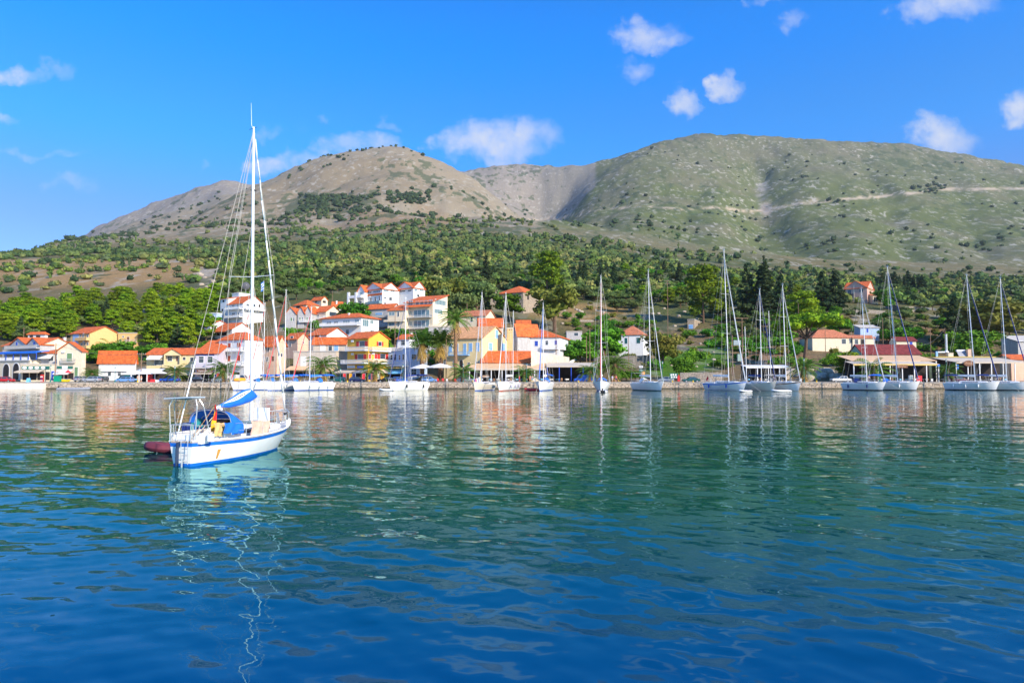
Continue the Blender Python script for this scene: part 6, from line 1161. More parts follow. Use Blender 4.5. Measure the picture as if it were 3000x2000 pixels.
# boom and blue cover
ol = [(642,1187),(660,1176),(680,1162),(700,1148),(716,1140),(730,1138),(741,1146),(744,1158),(742,1170),(728,1177),(700,1188),(670,1194),(650,1195)]
b0 = lp(642, 1190); b1 = lp(738, 1172); g = MB(); g.tube((b0[0], 0, b0[2]), (xm-.09, 0, b1[2]), .05, None, 8); bo = g.build('boom', ALU, fg)
g = MB(); rows = []; nb_ = 16
for i in range(nb_+1):
    f = i/nb_; uu_ = 642+101*f; top = float(np.interp(uu_, [642,660,680,700,716,730,740,744], [1186,1176,1163,1149,1141,1138,1143,1152])); bot = float(np.interp(uu_, [642,670,700,728,740,744], [1192,1194,1188,1178,1172,1165])); pt, pb = lp(uu_, top), lp(uu_, bot); zc, hh = (pt[2]+pb[2])/2, max(.03, (pt[2]-pb[2])/2); wd = .05+.15*f
    rows.append([(pt[0], wd*math.copysign(abs(math.cos(a))**.8, math.cos(a))*(1.0 if math.sin(a) < .3 else .7), zc+hh*math.sin(a)) for a in [2*math.pi*k/14 for k in range(15)]])
g.grid(rows); g.add(rows[0][:14], [tuple(range(14))]); g.add(rows[-1][:14], [tuple(range(14))]); sc_o = g.build('sail_cover', FABBL, bo, smooth=True)
g = MB()   # white lacing edge and gap on the starboard side of the cover
for (k0, m0_) in ((2, 1),):
    pass
def cs(f, a, off=.012):
    i = min(int(f*nb_), nb_-1); t_ = f*nb_-i; aa = (a % (2*math.pi))/(2*math.pi)*14; k = int(aa); w_ = aa-k; q1 = Vector(rows[i][k]).lerp(Vector(rows[i][k+1]), w_); q2 = Vector(rows[i+1][k]).lerp(Vector(rows[i+1][k+1]), w_); q = q1.lerp(q2, t_); return (q.x, q.y-off, q.z)
top_a, bot_a = R(180-52), R(180-10)
st_ = [[cs(.12+.74*i/10, top_a+(bot_a-top_a)*(j/3)*(math.sin(math.pi*(.08+.84*i/10)))) for j in range(4)] for i in range(11)]
g = MB(); g.grid(st_); g.build('folded_sail', SAILW, sc_o)
g = MB(); [g.tube(st_[i][0], st_[i+1][0], .014, None, 5) or g.tube(st_[i][3], st_[i+1][3], .014, None, 5) for i in range(10)]; [g.tube(st_[i][0], st_[i][3], .009, None, 4) for i in range(1, 10, 2)]; g.build('lacing', WPAINT, sc_o)
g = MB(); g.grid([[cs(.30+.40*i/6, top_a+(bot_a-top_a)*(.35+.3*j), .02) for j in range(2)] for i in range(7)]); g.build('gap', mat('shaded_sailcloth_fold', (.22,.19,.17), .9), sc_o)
g = MB(); g.tube((b0[0]+.1, 0, b0[2]-.05), (1.3, -.1, 1.25), .018, None, 5); g.tube((b0[0]+.15, 0, b0[2]-.05), (1.5, .25, 1.25), .018, None, 5); g.build('mainsheet', mat('rope', (.7,.64,.5), .9), fg)
g = MB()
for (du, dv, r_) in ((0,0,.10),(7,6,.09),(-6,2,.08),(3,-3,.07)): p_ = lp(640+du, 1193+dv); g.add((IV1*r_+np.array(p_)).tolist(), [tuple(int(x) for x in f_) for f_ in IF1])
g.build('tied_fenders', HULLW, fg, smooth=True)
# stern gantry with solar panel
A0, A1 = lp(545, 1152, .55), lp(655, 1150, -.55); gz_ = 2.55
g = MB()
for sd_ in (-1, 1):
    g.path([(.12, sd_*.55, .98), (.10, sd_*.62, 2.35), (.16, sd_*.52, 2.60)], .020, 7); g.path([(.75, sd_*.80, 1.0), (.42, sd_*.66, 2.35), (.36, sd_*.52, 2.60)], .020, 7)
g.tube((.16, -.52, 2.60), (.16, .52, 2.60), .020); g.tube((.36, -.52, 2.60), (.36, .52, 2.60), .020); ga = g.build('stern_gantry', STEEL, fg)
g = MB(); g.box(-.15, .72, -.58, .62, 2.64, 2.69); pn_ = g.build('solar_panel', mat('panel_backing', (.42,.50,.56), .4), ga); pn_.rotation_euler = (R(-3), R(2), 0)
g = MB(); g.tube((.2, .35, 1.0), (.9, .1, 4.2), .028, None, 8); g.build('davit_pole', ALU, fg)
# pushpit, pulpit, lifelines, ladder
rails(fg, b, sh, P, FL, .60, 6, .04, .93, .013)
g = MB()
for x in (.02, .14): g.path([(x-.05, -.46, .95), (x-.05, -.46, 1.62), (x-.05, -.1, 1.66), (x-.05, .42, 1.62), (x-.05, .42, .95)], .016, 6)
g.path([(-.05, -.46, 1.3), (-.05, .42, 1.3)], .013, 6); g.build('pushpit', STEEL, fg)
g = MB()
for y in (-.42, -.12): g.path([(-.05, y, 1.3), (-.14, y, .95), (-.12, y, .1)], .014, 6)
for z in (.2, .45, .7): g.tube((-.12, -.42, z), (-.12, -.12, z), .014)
g.build('boarding_ladder', STEEL, fg)
g = MB(); g.box(-.20, -.05, .03, .07, -.3, .72); g.box(-.16, -.02, .02, .08, .72, .95); g.build('rudder', mat('dark_blue_rudder', (.03,.05,.10), .5), fg)
g = MB(); g.tube((-.06, -.25, .25), (-.45, -.3, .22), .02); g.tube((-.3, -.3, .02), (-.3, -.3, .35), .035); g.build('wind_steering_gear', STEEL, fg)
g = MB(); g.tube((-.02, -.40, .95), lp(632, 1185, -.45), .016, None, 6); fs_ = g.build('flagstaff', TEAK, fg)
# flag: three bands of hanging cloth
ft0, ft1 = Vector(lp(633, 1188, -.5)), Vector(lp(617, 1246, -.5))
def flagpt(a, c_):  # a 0..1 down the hoist, c 0..1 across the bands
    top = Vector(lp(632+2*c_*2, 1190+8*c_, -.5)); l = Vector(lp(619+14*c_, 1262+6*math.sin(c_*3), -.5)); q_ = top.lerp(l, a); w_ = math.sin(a*math.pi*.9)*(c_-.5); q_ = Vector(lp(630+(-14+24*c_)*min(1, a*1.6)*(1-.15*a)+ 2*math.sin(a*math.pi*2+c_), 1184+ (84+6*math.sin(3*c_))*a+5*c_, -.5)); return (q_.x, -.5-.04*math.sin(c_*9+a*3), q_.z)
for nm_, mm, c0, c1 in (('black_band', BLACK, .0, .25), ('red_band', mat('flag_red', (.75,.02,.015), .8), .25, .62), ('gold_band', mat('flag_gold', (.85,.45,.02), .8), .62, 1.0)):
    pass
fo = MB(); fo.grid([[flagpt(i/10*.50, j/4) for j in range(5)] for i in range(11)]); fo_ = fo.build('flag', mat('flag_red', (.75,.03,.015), .8), fs_)
fo2 = MB().grid([[flagpt(.50+i/10*.5, j/4) for j in range(5)] for i in range(11)]).grid([[tuple(Vector(flagpt(.2+.3*i/6, .0+.35*(i/6)*j/2))+Vector((0,-.012,0))) for j in range(3)] for i in range(7)]).build('gold_band', mat('flag_gold', (.85,.42,.02), .8), fo_)
MB().grid([[tuple(Vector(flagpt(.22*i/4, j/3))+Vector((0,-.013,0))) for j in range(4)] for i in range(5)]).build('black_band', BLACK, fo_)
# towels over the starboard rail
def towel(u0, u1, v0, v1, m, y=-1.0, nm='towel'):
    g = MB(); rows_ = []
    for i in range(9):
        uu_ = u0+(u1-u0)*i/8; rows_.append([(lambda q: (q[0], y-.03*math.sin(i*1.7+j*.6)-.04, q[2]))(lp(uu_+(1.5*math.sin(j*.9)), v0+(v1-v0)*j/6+1.2*math.sin(i*1.3), y)) for j in range(7)])
    g.grid(rows_); g.build(nm, m, fg, smooth=True)
towel(654, 702, 1238, 1268, FABBL, -1.0); towel(624, 653, 1238, 1277, AMBER, -.80); towel(733, 786, 1232, 1275, PEACHF, -1.15)
for i, (uu_, m_) in enumerate(((578, TEALF), (588, TEALF), (545, FABN), (556, TEALF), (534, FABN))):
    g = MB(); p0 = lp(uu_, 1232+(6 if uu_ < 560 else -6), .85); g.grid([[(p0[0]+.11*k, .85+.03*math.sin(k*2+j), p0[2]-.12*j) for j in range(4)] for k in range(4)]); g.build('drying_cloth', m_, fg)
# foredeck things
g = MB(); q0, q1 = lp(744, 1215, -.1), lp(776, 1182, -.1); g.box(5.45, 5.5, -.42, .38, 1.38, 2.02); o = g.build('ventilation_sail', SAILW, fg)
g = MB(); g.box(4.1, 4.7, -.3, .3, 1.40, 1.50); g.box(5.6, 6.1, -.25, .25, 1.40, 1.48); g.build('hatch', GLASSL, fg)
g = MB()
for i in range(6): g.tube((6.3+.12*i, -.5+.1*i, 1.1), (6.1+.15*i, -.5+.12*i, 1.75), .016, None, 5)
g.path([(6.6,-.35,1.2),(6.9,-.3,1.5),(7.3,0,1.85),(6.9,.3,1.5)], .02); g.build('stowed_gear', GREYF, fg)
dn = dinghy; g = MB(); g.lathe([(.02,-.18),(.06,-.13),(.07,0),(.06,.13),(.02,.18)], 0, 0, 8); o = g.build('fender', HULLW, fg, smooth=True); o.location = (6.0, -1.02, 1.25); o = g.build('fender', HULLW, fg, smooth=True); o.location = (6.4, -.9, 1.3)
g = MB(); g.lathe([(.14,0),(.14,.28),(.10,.30)], .5, -.95, 10); o = g.build('jerrycan', WPAINT, fg); o.location.z = .95
# ---------------------------------------------------------------- street furniture, cars, canopies, people
RZ0 = QZ-.10
def at(u, Y, z=None):
    p = W(u, 1100, Y); return Vector((p.x, Y, (QZ if Y < QY+4.6 else RZ0 if Y < QY+12.5 else QZ+.03) if z is None else z))
def car(label, u, Y, rz, m, kind='hatch', cat='car'):
    e = empty('parked_car', at(u, Y), R(rz), label, cat, 'cars parked along the waterfront'); Lh = {'hatch': 1.95, 'sedan': 2.15, 'van': 2.3, 'pickup': 2.4, 'smart': 1.3}[kind]; hw = .83; zt = {'hatch': 1.45, 'sedan': 1.42, 'van': 1.95, 'pickup': 1.6, 'smart': 1.5}[kind]
    body = {'hatch': [(-1,.30),(1,.30),(1.0,.62),(.93,.78),(.50,.92),(-.97,.95),(-1,.6)], 'sedan': [(-1,.3),(1,.3),(1,.65),(.92,.80),(.45,.92),(-.70,.95),(-.98,.9),(-1,.6)], 'van': [(-1,.35),(1,.35),(1,.8),(.90,1.0),(.72,1.08),(-.99,1.1),(-1,.6)], 'pickup': [(-1,.42),(1,.42),(1,.85),(.92,.98),(.35,1.02),(-.99,1.0),(-1,.7)], 'smart': [(-1,.3),(1,.3),(1,.7),(.85,.88),(.6,.95),(-.97,.98),(-1,.6)]}[kind]
    cab = {'hatch': (-.95,.50,-.78,.20), 'sedan': (-.75,.42,-.42,.15), 'van': (-.99,.72,-.95,.48), 'pickup': (-.62,.32,-.55,.05), 'smart': (-.95,.6,-.85,.25)}[kind]
    g = MB(); g.prismY([(x*Lh, z) for x, z in body], -hw, hw); bo = g.build('body', m, e); bv = bo.modifiers.new('bevel', 'BEVEL'); bv.width = .07; bv.segments = 2; bv.limit_method = 'ANGLE'
    zb = body[-2][1]-.03 if kind != 'sedan' else .92; zb = {'hatch': .92, 'sedan': .91, 'van': 1.07, 'pickup': .99, 'smart': .93}[kind]
    g = MB(); i_ = .13; b4 = [(cab[0]*Lh,-hw+.05,zb),(cab[1]*Lh,-hw+.05,zb),(cab[1]*Lh,hw-.05,zb),(cab[0]*Lh,hw-.05,zb)]; t4 = [(cab[2]*Lh,-hw+i_,zt-.06),(cab[3]*Lh,-hw+i_,zt-.06),(cab[3]*Lh,hw-i_,zt-.06),(cab[2]*Lh,hw-i_,zt-.06)]; g.hexa(b4, t4); g.build('windows', GLASS, e)
    g = MB(); g.hexa([(x-.0, y*1.01, z) for x, y, z in t4], [(x*.97, y*.93, zt) for x, y, z in t4])
    for sd_ in (0, 1):   # pillars
        ys = -1 if sd_ == 0 else 1
        for f in (0., .46, 1.):
            xb = b4[0][0]*(1-f)+b4[1][0]*f; xt = t4[0][0]*(1-f)+t4[1][0]*f; yb, yt = ys*(hw-.045), ys*(hw-i_+.005); w_ = .05
            g.hexa([(xb-w_, yb-.02, zb), (xb+w_, yb-.02, zb), (xb+w_, yb+.02, zb), (xb-w_, yb+.02, zb)], [(xt-w_, yt-.02, zt-.05), (xt+w_, yt-.02, zt-.05), (xt+w_, yt+.02, zt-.05), (xt-w_, yt+.02, zt-.05)])
    if kind == 'van': g.box(-.95*Lh, .1*Lh, -hw+.03, hw-.03, zb, zt-.08)
    g.build('roof', m, e)
    for x in (-.62*Lh, .64*Lh):
        for y in (-hw+.06, hw-.06): o = MB().lathe([(.12,-.11),(.31,-.11),(.33,0),(.31,.11),(.12,.11)], 0, 0, 12).build('wheel', BLACK, e); o.location = (x, y, .33); o.rotation_euler = (R(90), 0, 0); h2 = MB().lathe([(.03,-.125),(.18,-.125),(.18,.125),(.03,.125)], 0, 0, 10).build('rim', SILV, o)
    for y in (-.58, .58): MB().box(.985*Lh, Lh+.02, y-.14, y+.14, .60, .74).build('headlight', GLASSL, e); MB().box(-Lh-.02, -.985*Lh, y-.13, y+.13, .65, .82).build('tail_light', RED, e)
    return e
for a in (("red hatchback parked in front of the white arches at the far left", 18, 174, 0, REDCAR, 'hatch'), ("silver hatchback seen from behind beside the small left palm", 240, 177, 80, SILV, 'hatch'), ("grey blue small car behind the leftmost palm trunk", 271, 168, 180, SILV, 'hatch'),
          ("black car nose out beside the white orange roofed house", 300, 178, -85, BLKC, 'hatch'), ("blue grey hatchback left of the white kiosk", 367, 169.5, 180, SKYC, 'hatch'), ("dark green van parked behind the blue grey hatchback", 372, 176, 180, GRNC, 'van'), ("bright blue pickup behind the second palm on the quay", 499, 170, 175, BLCAR, 'pickup'),
          ("black and green saloon parked before the lilac grey house", 583, 169.5, 0, BLKC, 'sedan'), ("tiny silver blue two seater before the lilac grey house", 638, 170.5, 180, SILV, 'smart'), ("large grey white van behind the anchored yacht's mast", 704, 171, 0, WCAR, 'van'),
          ("dark green hatchback left of the navy one", 990, 170, 180, GRNC, 'hatch'), ("shiny navy hatchback in front of the yellow house", 1048, 169.5, 0, NAVYC, 'hatch'), ("black estate with red tail lights right of the yellow house palm", 1133, 169.5, 175, BLKC, 'sedan'), ("small bright blue car half hidden by the lone yacht", 1172, 171, 0, BLCAR, 'hatch'),
          ("light blue hatchback under the white parasols", 1258, 170.5, 2, SKYC, 'hatch'), ("silver blue saloon beside the red chairs before the mansion", 1364, 171, 0, SILV, 'sedan'), ("royal blue van at the right end of the blue posted canopy", 1708, 171.5, 180, BLCAR, 'van'),
          ("pale silver hatchback left of the notice board", 1951, 171, 170, SILV, 'hatch'), ("dark green saloon right of the notice board", 2024, 171, 180, GRNC, 'sedan'), ("long white pickup parked by the dark bush at right", 2462, 171, 180, WCAR, 'pickup'), ("dark blue car between the white pickup and the taverna", 2505, 172, 180, NAVYC, 'sedan'), ("plum coloured saloon before the right taverna", 2808, 171, 0, mat('plum_car_paint', (.10,.03,.07), .25), 'sedan')): car(*a)
# lamps and poles
def lamp(label, u, vt, Y=165.5):
    p = at(u, Y); zt = W(u, vt, Y).z-p.z; e = empty('street_lamp', p, 0, label, 'street lamp', 'green iron street lamps'); MB().lathe([(.16,0),(.14,.5),(.06,.6),(.05,zt-.7),(.09,zt-.62)], n=8).build('post', LAMPG, e); h_ = MB().lathe([(.08,zt-.62),(.20,zt-.2),(.24,zt-.18),(.05,zt)], n=6).build('lantern', mat('frosted_glass', (.6,.62,.6), .3), e); MB().lathe([(.25,zt-.19),(.05,zt+.02),(.02,zt+.12)], n=6).build('cap', LAMPG, h_)
for u, vt, l in ((337,1075,"green street lamp in front of the white orange roofed house"), (512,1072,"green street lamp beside the second palm"), (997,1080,"green street lamp left of the navy hatchback"), (1357,1066,"green street lamp left of the laundry hung yacht"), (1543,1064,"green street lamp by the low restaurant"), (1740,1062,"green street lamp by the young palm at the canopy end"), (1941,1058,"green street lamp right of the lone teal lined yacht"), (2356,1050,"green street lamp beside the palm under the umbrella pine"), (2576,1052,"green street lamp in front of the red roofed taverna"), (2773,1052,"green street lamp between the two tavernas"), (148,1070,"green street lamp in front of the four oval sign"), (1180,1068, "green street lamp behind the lone yacht's mast")): lamp(l, u, vt)
def pole(label, u, vt, Y, vb=None, arms=0, name='utility_pole', z=None, r=.13):
    p = at(u, Y) if Y < 180 else ground(u, Y); zt = W(u, vt, Y).z-p.z; e = empty(name, p, 0, label, 'utility pole'); MB().tube((0,0,-1), (0,0,zt), r, r*.7, 8).build('post', WOODP, e)
    for k in range(arms):
        g = MB().box(-1.1, 1.1, -.06, .06, zt-.5-1.0*k, zt-.36-1.0*k); a = g.build('crossarm', WOODP, e); g = MB(); [g.lathe([(.05,zt-.36-k),(.09,zt-.25-k),(.03,zt-.1-k)], x, 0, 6) for x in (-1, -.45, .45, 1)]; g.build('insulators', GREYF, a)
    return e, p+Vector((0,0,zt-.3))
POLES = [pole(*a) for a in (("brown wooden pole standing in front of the cream gabled house", 161, 1005, 172.5), ("wooden pole with wires right of the white orange roofed house", 413, 1033, 175, None, 1), ("thin wooden pole against the pines above the beige portico house", 545, 928, 255), ("wooden pole among the pines by the far left pavilion", 69, 960, 215),
     ("tall wooden pole left of the blue furled headsail in front of the apartments", 1157, 905, 205), ("wooden pole between the two fan palms and the mansion", 1307, 985, 176), ("wooden pole in front of the cottage with brown tiles", 1368, 888, 240), ("wooden pole in front of the long blue shuttered house", 1629, 935, 186),
     ("rust coloured pole left of the small square villa", 1728, 960, 200), ("wooden pole in front of the small square villa", 1841, 985, 186), ("tall reddish pole with two crossarms on the slope right of the villa", 1957, 820, 262, None, 2), ("wooden pole behind the stilted hut", 2587, 930, 235), ("wooden pole left of the steel chimney", 2726, 965, 205), ("leaning wooden pole right of the steel chimney", 2769, 960, 215), ("brown pole in front of the cream house on the right slope", 2418, 968, 225), ("wooden pole on the ridge above the left wood", 546, 728, 640), ("slim pole beside the umbrella pine", 2341, 888, 270), ("wooden pole above the three grey gables", 972, 852, 300), ("slim wooden pole behind the cottage palms", 1718, 985, 196))]
def wire(label, a, b_, sag=1.0, r=.028):
    g = MB(); n = 14; a, b_ = Vector(a), Vector(b_); o = a.copy(); ps = [a.lerp(b_, i/n)-Vector((0,0,sag*4*(i/n)*(1-i/n)))-o for i in range(n+1)]; g.path([tuple(p) for p in ps], r, 4); tag(g.build('overhead_wire', mat('cable', (.12,.12,.12), .6), None, loc=o), label, 'cable')
wire('cable sagging between the pole at the cream gabled house and the next pole', POLES[0][1], POLES[1][1], 1.2); wire('long cable strung past the yellow house to the tall pole by the apartments', W(800, 1000, 180), W(1160, 1010, 182), .8, .022)
wire('cable crossing in front of the mansion gable', W(1307, 1000, 176), POLES[7][1], 1.0, .022); wire('power line running high across the woods in the middle', W(950, 745, 430), W(1800, 770, 430), 3, .05); wire('power line dropping to the pole with two crossarms', W(1800, 770, 430), POLES[10][1], 4, .05)
wire('cable from the pole left of the steel chimney down to the taverna', POLES[13][1], W(2690, 1010, 190), 1.5, .03); wire('cable from the square villa pole to the crossarm pole', POLES[9][1], POLES[10][1], 1.5, .022)
# transformer on two poles
p = ground(2160, 192); e = empty('transformer_pole', p, 0, 'pair of wooden poles carrying a grey green transformer behind the varnished ketch', 'transformer'); zt = W(2160, 930, 192).z-p.z
for x in (-1.4, 1.4): MB().tube((x, 0, -1), (x, 0, zt if x > 0 else zt-5), .15, .11, 8).build('post', WOODP, e)
for z in (zt-.2, zt-8, zt-10, zt-12.5): MB().box(-1.9 if z < zt-1 else -.9, 3.2 if z > zt-1 else 1.9, -.08, .08, z-.08, z+.08).build('crossarm', WOODP, e)
MB().box(-.1, 1.05, -.5, .3, zt-12.3, zt-10.3).build('transformer_tank', mat('grey_green_metal', (.32,.42,.36), .5), e); MB().box(-1.1, .9, -.3, .2, zt-7.8, zt-6.4).build('switchgear', mat('grey_metal', (.3,.36,.36), .5), e)
# canopies
def canopy(label, u0, u1, vf, vb, Yf, Yb, m, pm, npost, val=.35, val_m=None, name='canopy', inside=DARK, zb=None, back=True, kids=True):
    a, b_ = W(u0, vf, Yf), W(u1, vf, Yf); zf = a.z; zb_ = W((u0+u1)/2, vb, Yb).z; g0 = QZ+.03; e = empty(name, (a.x, Yf, g0), 0, label, 'canopy'); L_ = b_.x-a.x; D = Yb-Yf; zf -= g0; zb_ -= g0
    g = MB(); g.hexa([(0,0,zf-.06),(L_,0,zf-.06),(L_,D,zb_-.06),(0,D,zb_-.06)], [(0,0,zf),(L_,0,zf),(L_,D,zb_),(0,D,zb_)]); g.build('roof_sheet', m, e); MB().box(0, L_, -.06, -.01, zf-val, zf).build('valance', val_m or m, e)
    for i in range(npost): x = .15+(L_-.3)*i/(npost-1); MB().box(x-.1, x+.1, .05, .25, 0, zf-.06).build('post', pm, e)
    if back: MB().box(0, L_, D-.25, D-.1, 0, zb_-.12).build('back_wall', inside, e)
    if kids:
        r_ = random.Random(int(u0)); 
        for i in range(int(L_/2.2)):
            x = 1+i*2.2+r_.uniform(-.2,.2); y = r_.uniform(.8, D-1.2)
            furniture(e.location+Vector((x, y, 0)), r_, i, {1374: 'long tan canopy', 1602: 'blue posted canopy', 2500: 'yellow edged taverna canopy', 2800: 'right taverna canopy', 2185: 'scalloped kiosk canopy', 382: 'white flat canopy'}.get(u0, 'canopy'))
    return e
FUR = [0]
ORD = ['first','second','third','fourth','fifth','sixth','seventh','eighth','ninth','tenth','eleventh','twelfth','thirteenth','fourteenth']
def furniture(p, r_, i=0, nm='canopy'):
    FUR[0] += 1; e = empty('cafe_table', p, r_.uniform(0, 1), 'cafe table under the '+nm+', '+ORD[i % 14]+' from its left end', 'table', 'cafe tables under the canopies'); MB().box(-.45,.45,-.45,.45,.72,.76).box(-.46,.46,-.46,-.45,.45,.72).box(-.46,.46,.45,.46,.45,.72).build('tabletop', FABW if r_.random() < .6 else FABLB, e); MB().tube((0,0,0),(0,0,.72),.04).build('leg', STEEL, e)
    if FUR[0] % 2: chair(p+Vector((.85, -.2, 0)), 200, 'wooden chair at the '+ORD[i % 14]+' table from the left under the '+nm, TEAK, 'cafe chairs under the canopies')
def chair(p, rz, label, m, group=None):
    e = empty('cafe_chair', p, R(rz), label, 'chair', group); MB().box(-.23,.23,-.23,.23,.42,.47).build('seat', m, e); MB().box(-.23,.23,.19,.23,.47,.95).build('backrest', m, e)
    for x in (-.2,.2):
        for y in (-.2,.2): MB().box(x-.025,x+.025,y-.025,y+.025,0,.42).build('leg', m, e)
canopy('long tan and beige restaurant canopy stretching in front of the low orange roofed restaurant', 1374, 1600, 1079, 1064, 176, 181, FABO, WPAINT, 8, .45, FABB)
canopy('beige canopy on blue posts with yellow beams right of the low restaurant', 1602, 1745, 1072, 1062, 176, 183, FABB, BLUE, 5, .3)
MB().box(0,0.01,0,.01,0,.01) 
for u_ in (1612, 1660, 1735): p = at(u_, 177); g = MB().box(-.12,.12,-.12,.12,2.0,3.2)
canopy('tan upper canopy of the red roofed taverna', 2494, 2745, 1056, 1041, 176, 184, FABO, WPAINT, 2, .1, kids=False, back=False)
canopy('yellow edged lower canopy of the red roofed taverna on stout pale posts', 2500, 2752, 1066, 1058, 171.5, 176, FABB, WPAINT, 8, .35, FABY)
canopy('beige canopy of the mint green taverna at right', 2800, 3010, 1060, 1048, 173, 183, FABB, WPAINT, 7, .35, FABB)
canopy('scalloped white canopy of the kiosk behind the ketches', 2185, 2318, 1074, 1069, 174, 178, FABW, WPAINT, 5, .35)
canopy('white flat canopy over the kiosk left of the second palm', 382, 455, 1092, 1080, 173, 178, FABW, WPAINT, 4, .3)
# taverna signs
def board(label, u, v, w_px, h_px, Y, m, txt, tm, oval=False, cat='sign', name='shop_sign', ts=.55, post=False):
    p = W(u, v, Y); w_, h_ = w_px*Y/F/2, h_px*Y/F/2; e = empty(name, p, 0, label, cat); g = MB(); n = 24 if oval else 4
    pts = [(w_*math.cos(2*math.pi*k/n), h_*math.sin(2*math.pi*k/n)) for k in range(n)] if oval else [(-w_,-h_),(w_,-h_),(w_,h_),(-w_,h_)]
    g.prismY(pts, -.04, .04); g.build('panel', m, e)
    if txt: text('lettering', txt, h_*2*ts, tm, e, (0, -.05, 0))
    if post: MB().tube((0, .08, -(p.z-QZ)), (0, .08, -h_*.5), .04).build('post', STEEL, e)
    return e
board('oval dark brown sign lettered Pirates hanging on the right taverna', 2838, 1064, 30, 17, 172.6, BROWN, 'Pirates', TEXTT, True, ts=.42); board('brown sign board lettered Dionysus above the red roofed taverna entrance', 2642, 1073, 34, 9, 171.2, BROWN, "Dionysus", TEXTT, ts=.7)
board('blue hanging sign at the right post of the red roofed taverna', 2750, 1070, 7, 6, 171, FABBL, 'i', TEXTW, ts=.8); board('bright blue hanging ice cream banner by the right taverna', 2806, 1075, 4.5, 15, 172, FABBL, 'ICE', TEXTW, ts=.25)
board('small white notice sign above the green one beside the lone yacht', 1878, 1074, 11, 6, 172, WPAINT, 'PORT', BLKC, ts=.6, post=True); board('small green notice sign below the white one', 1878, 1085, 11, 6, 171.8, GSIGN, 'TAXI', TEXTW, ts=.6); board('orange notice sign right of the small green one', 1885, 1093, 9, 8, 171, ORANGE, 'BOAT', TEXTW, ts=.4, post=True)
e = empty('notice_board', at(1974, 168), 0, 'dark green notice board covered with pale papers at the foot of the grassy slope', 'notice board'); MB().box(-1,1,-.05,.05,.9,2.2).build('panel', GSIGN, e); [MB().box(x-.04,x+.04,-.06,.06,0,.9).build('post', GSIGN, e) for x in (-.9,.9)]; [MB().box(x,x+.35,-.075,-.055,z,z+.4).build('paper', WPAINT, e) for x, z in ((-.8,1.6),(-.3,1.65),(.3,1.6),(-.7,1.05),(-.1,1.1),(.45,1.05))]
# parasols
def parasol(label, u, vt, ve, wpx, Y, m):
    p = at(u, Y); zt, ze = W(u, vt, Y).z-p.z, W(u, ve, Y).z-p.z; r_ = wpx*Y/F/2; e = empty('parasol', p, R(22), label, 'parasol'); MB().lathe([(r_,ze),(r_*.96,ze+.12),(r_*.5,ze+(zt-ze)*.62),(.06,zt)], n=8).build('canopy', m, e); MB().tube((0,0,0),(0,0,zt+.1),.04).build('pole', TEAK, e); MB().box(-.3,.3,-.3,.3,0,.1).build('base', CONC, e)
parasol('wide white parasol nearer the fan palms, left of its twin', 1238, 1066, 1079, 76, 175, FABW); parasol('wide white parasol in front of the mansion, right of its twin', 1290, 1064, 1077, 86, 173.5, FABW); parasol('pale beige parasol beside the white flat kiosk canopy', 466, 1084, 1094, 44, 173, FABW); parasol('red and white beach parasol by the yellow stall', 199, 1083, 1092, 16, 172, REDC)
# small things on the quay
def item(name, label, cat, u, Y, fn, m, rz=0): e = empty(name, at(u, Y), R(rz), label, cat); fn(e, m); return e
def cooler(e, m): MB().box(-.55,.55,-.35,.35,.1,.9).build('cabinet', m, e); MB().box(-.55,.55,-.36,.36,.92,1.0).build('lid', WPAINT, e)
def stall(e, m): o = MB().lathe([(.6,0),(1.1,.25),(1.25,.8)], n=16, sx=1.3, sy=.7).build('tub', m, e); MB().box(-1.5,1.5,-.8,.8,.8,.86).build('rim', WPAINT, e)
item('boat_shaped_stall', 'yellow boat shaped stall in front of the cream gabled house', 'stall', 187, 170, stall, mat('yellow_paint', (.85,.62,.02), .5)); item('recycling_bin', 'large green bin on the quay left of the yellow stall', 'bin', 169, 168, lambda e, m: (MB().box(-.65,.65,-.5,.5,.15,1.5).build('container', m, e), MB().box(-.68,.68,-.53,.53,1.51,1.62).build('lid', m, e), [MB().lathe([(.1,-.05),(.1,.05)], x, y, 8).build('wheel', BLACK, e) for x in (-.5,.5) for y in (-.35,.35)]), GSIGN if False else mat('bright_green_plastic', (.0,.30,.16), .5))
item('orange_pot_plant', 'orange flowered pot plant by the yellow stall', 'plant', 224, 172, lambda e, m: (MB().lathe([(.25,0),(.35,.5)], n=10).build('pot', m, e), crown_small(e)), ORANGE) if False else None
for i, (u, l) in enumerate(((1147, None), (1283, 'red slatted seat standing left of the mansion'), (1298, 'small red seat right of its larger neighbour'), (1333, 'large red seat in front of the tall date palm'))):
    if l: chair(at(u, 167.5), 180, l, REDC); 
for u, l in ((1310, 'white plastic chair beside the red seats'), (1253, 'white chair under the left white parasol'), (2345, 'white chair by the palm under the umbrella pine'), (2729, 'pale blue chair at the right end of the red roofed taverna')): chair(at(u, 168.5), 170, l, WPAINT)
item('freezer', 'tall white drinks freezer in front of the red roofed taverna', 'freezer', 2668, 168, lambda e, m: (MB().box(-.4,.4,-.3,.3,0,1.7).build('cabinet', m, e), MB().box(-.33,.33,-.32,-.3,.5,1.6).build('glass_door', GLASSL, e)), WPAINT); item('red_display_board', 'square red board standing on the quay by the large blue hooded yacht', 'board', 2693, 166.5, lambda e, m: (MB().box(-.65,.65,-.04,.04,.3,1.6).build('panel', m, e), [MB().box(x-.04,x+.04,-.06,.06,0,.3).build('leg', STEEL, e) for x in (-.5,.5)]), REDC)
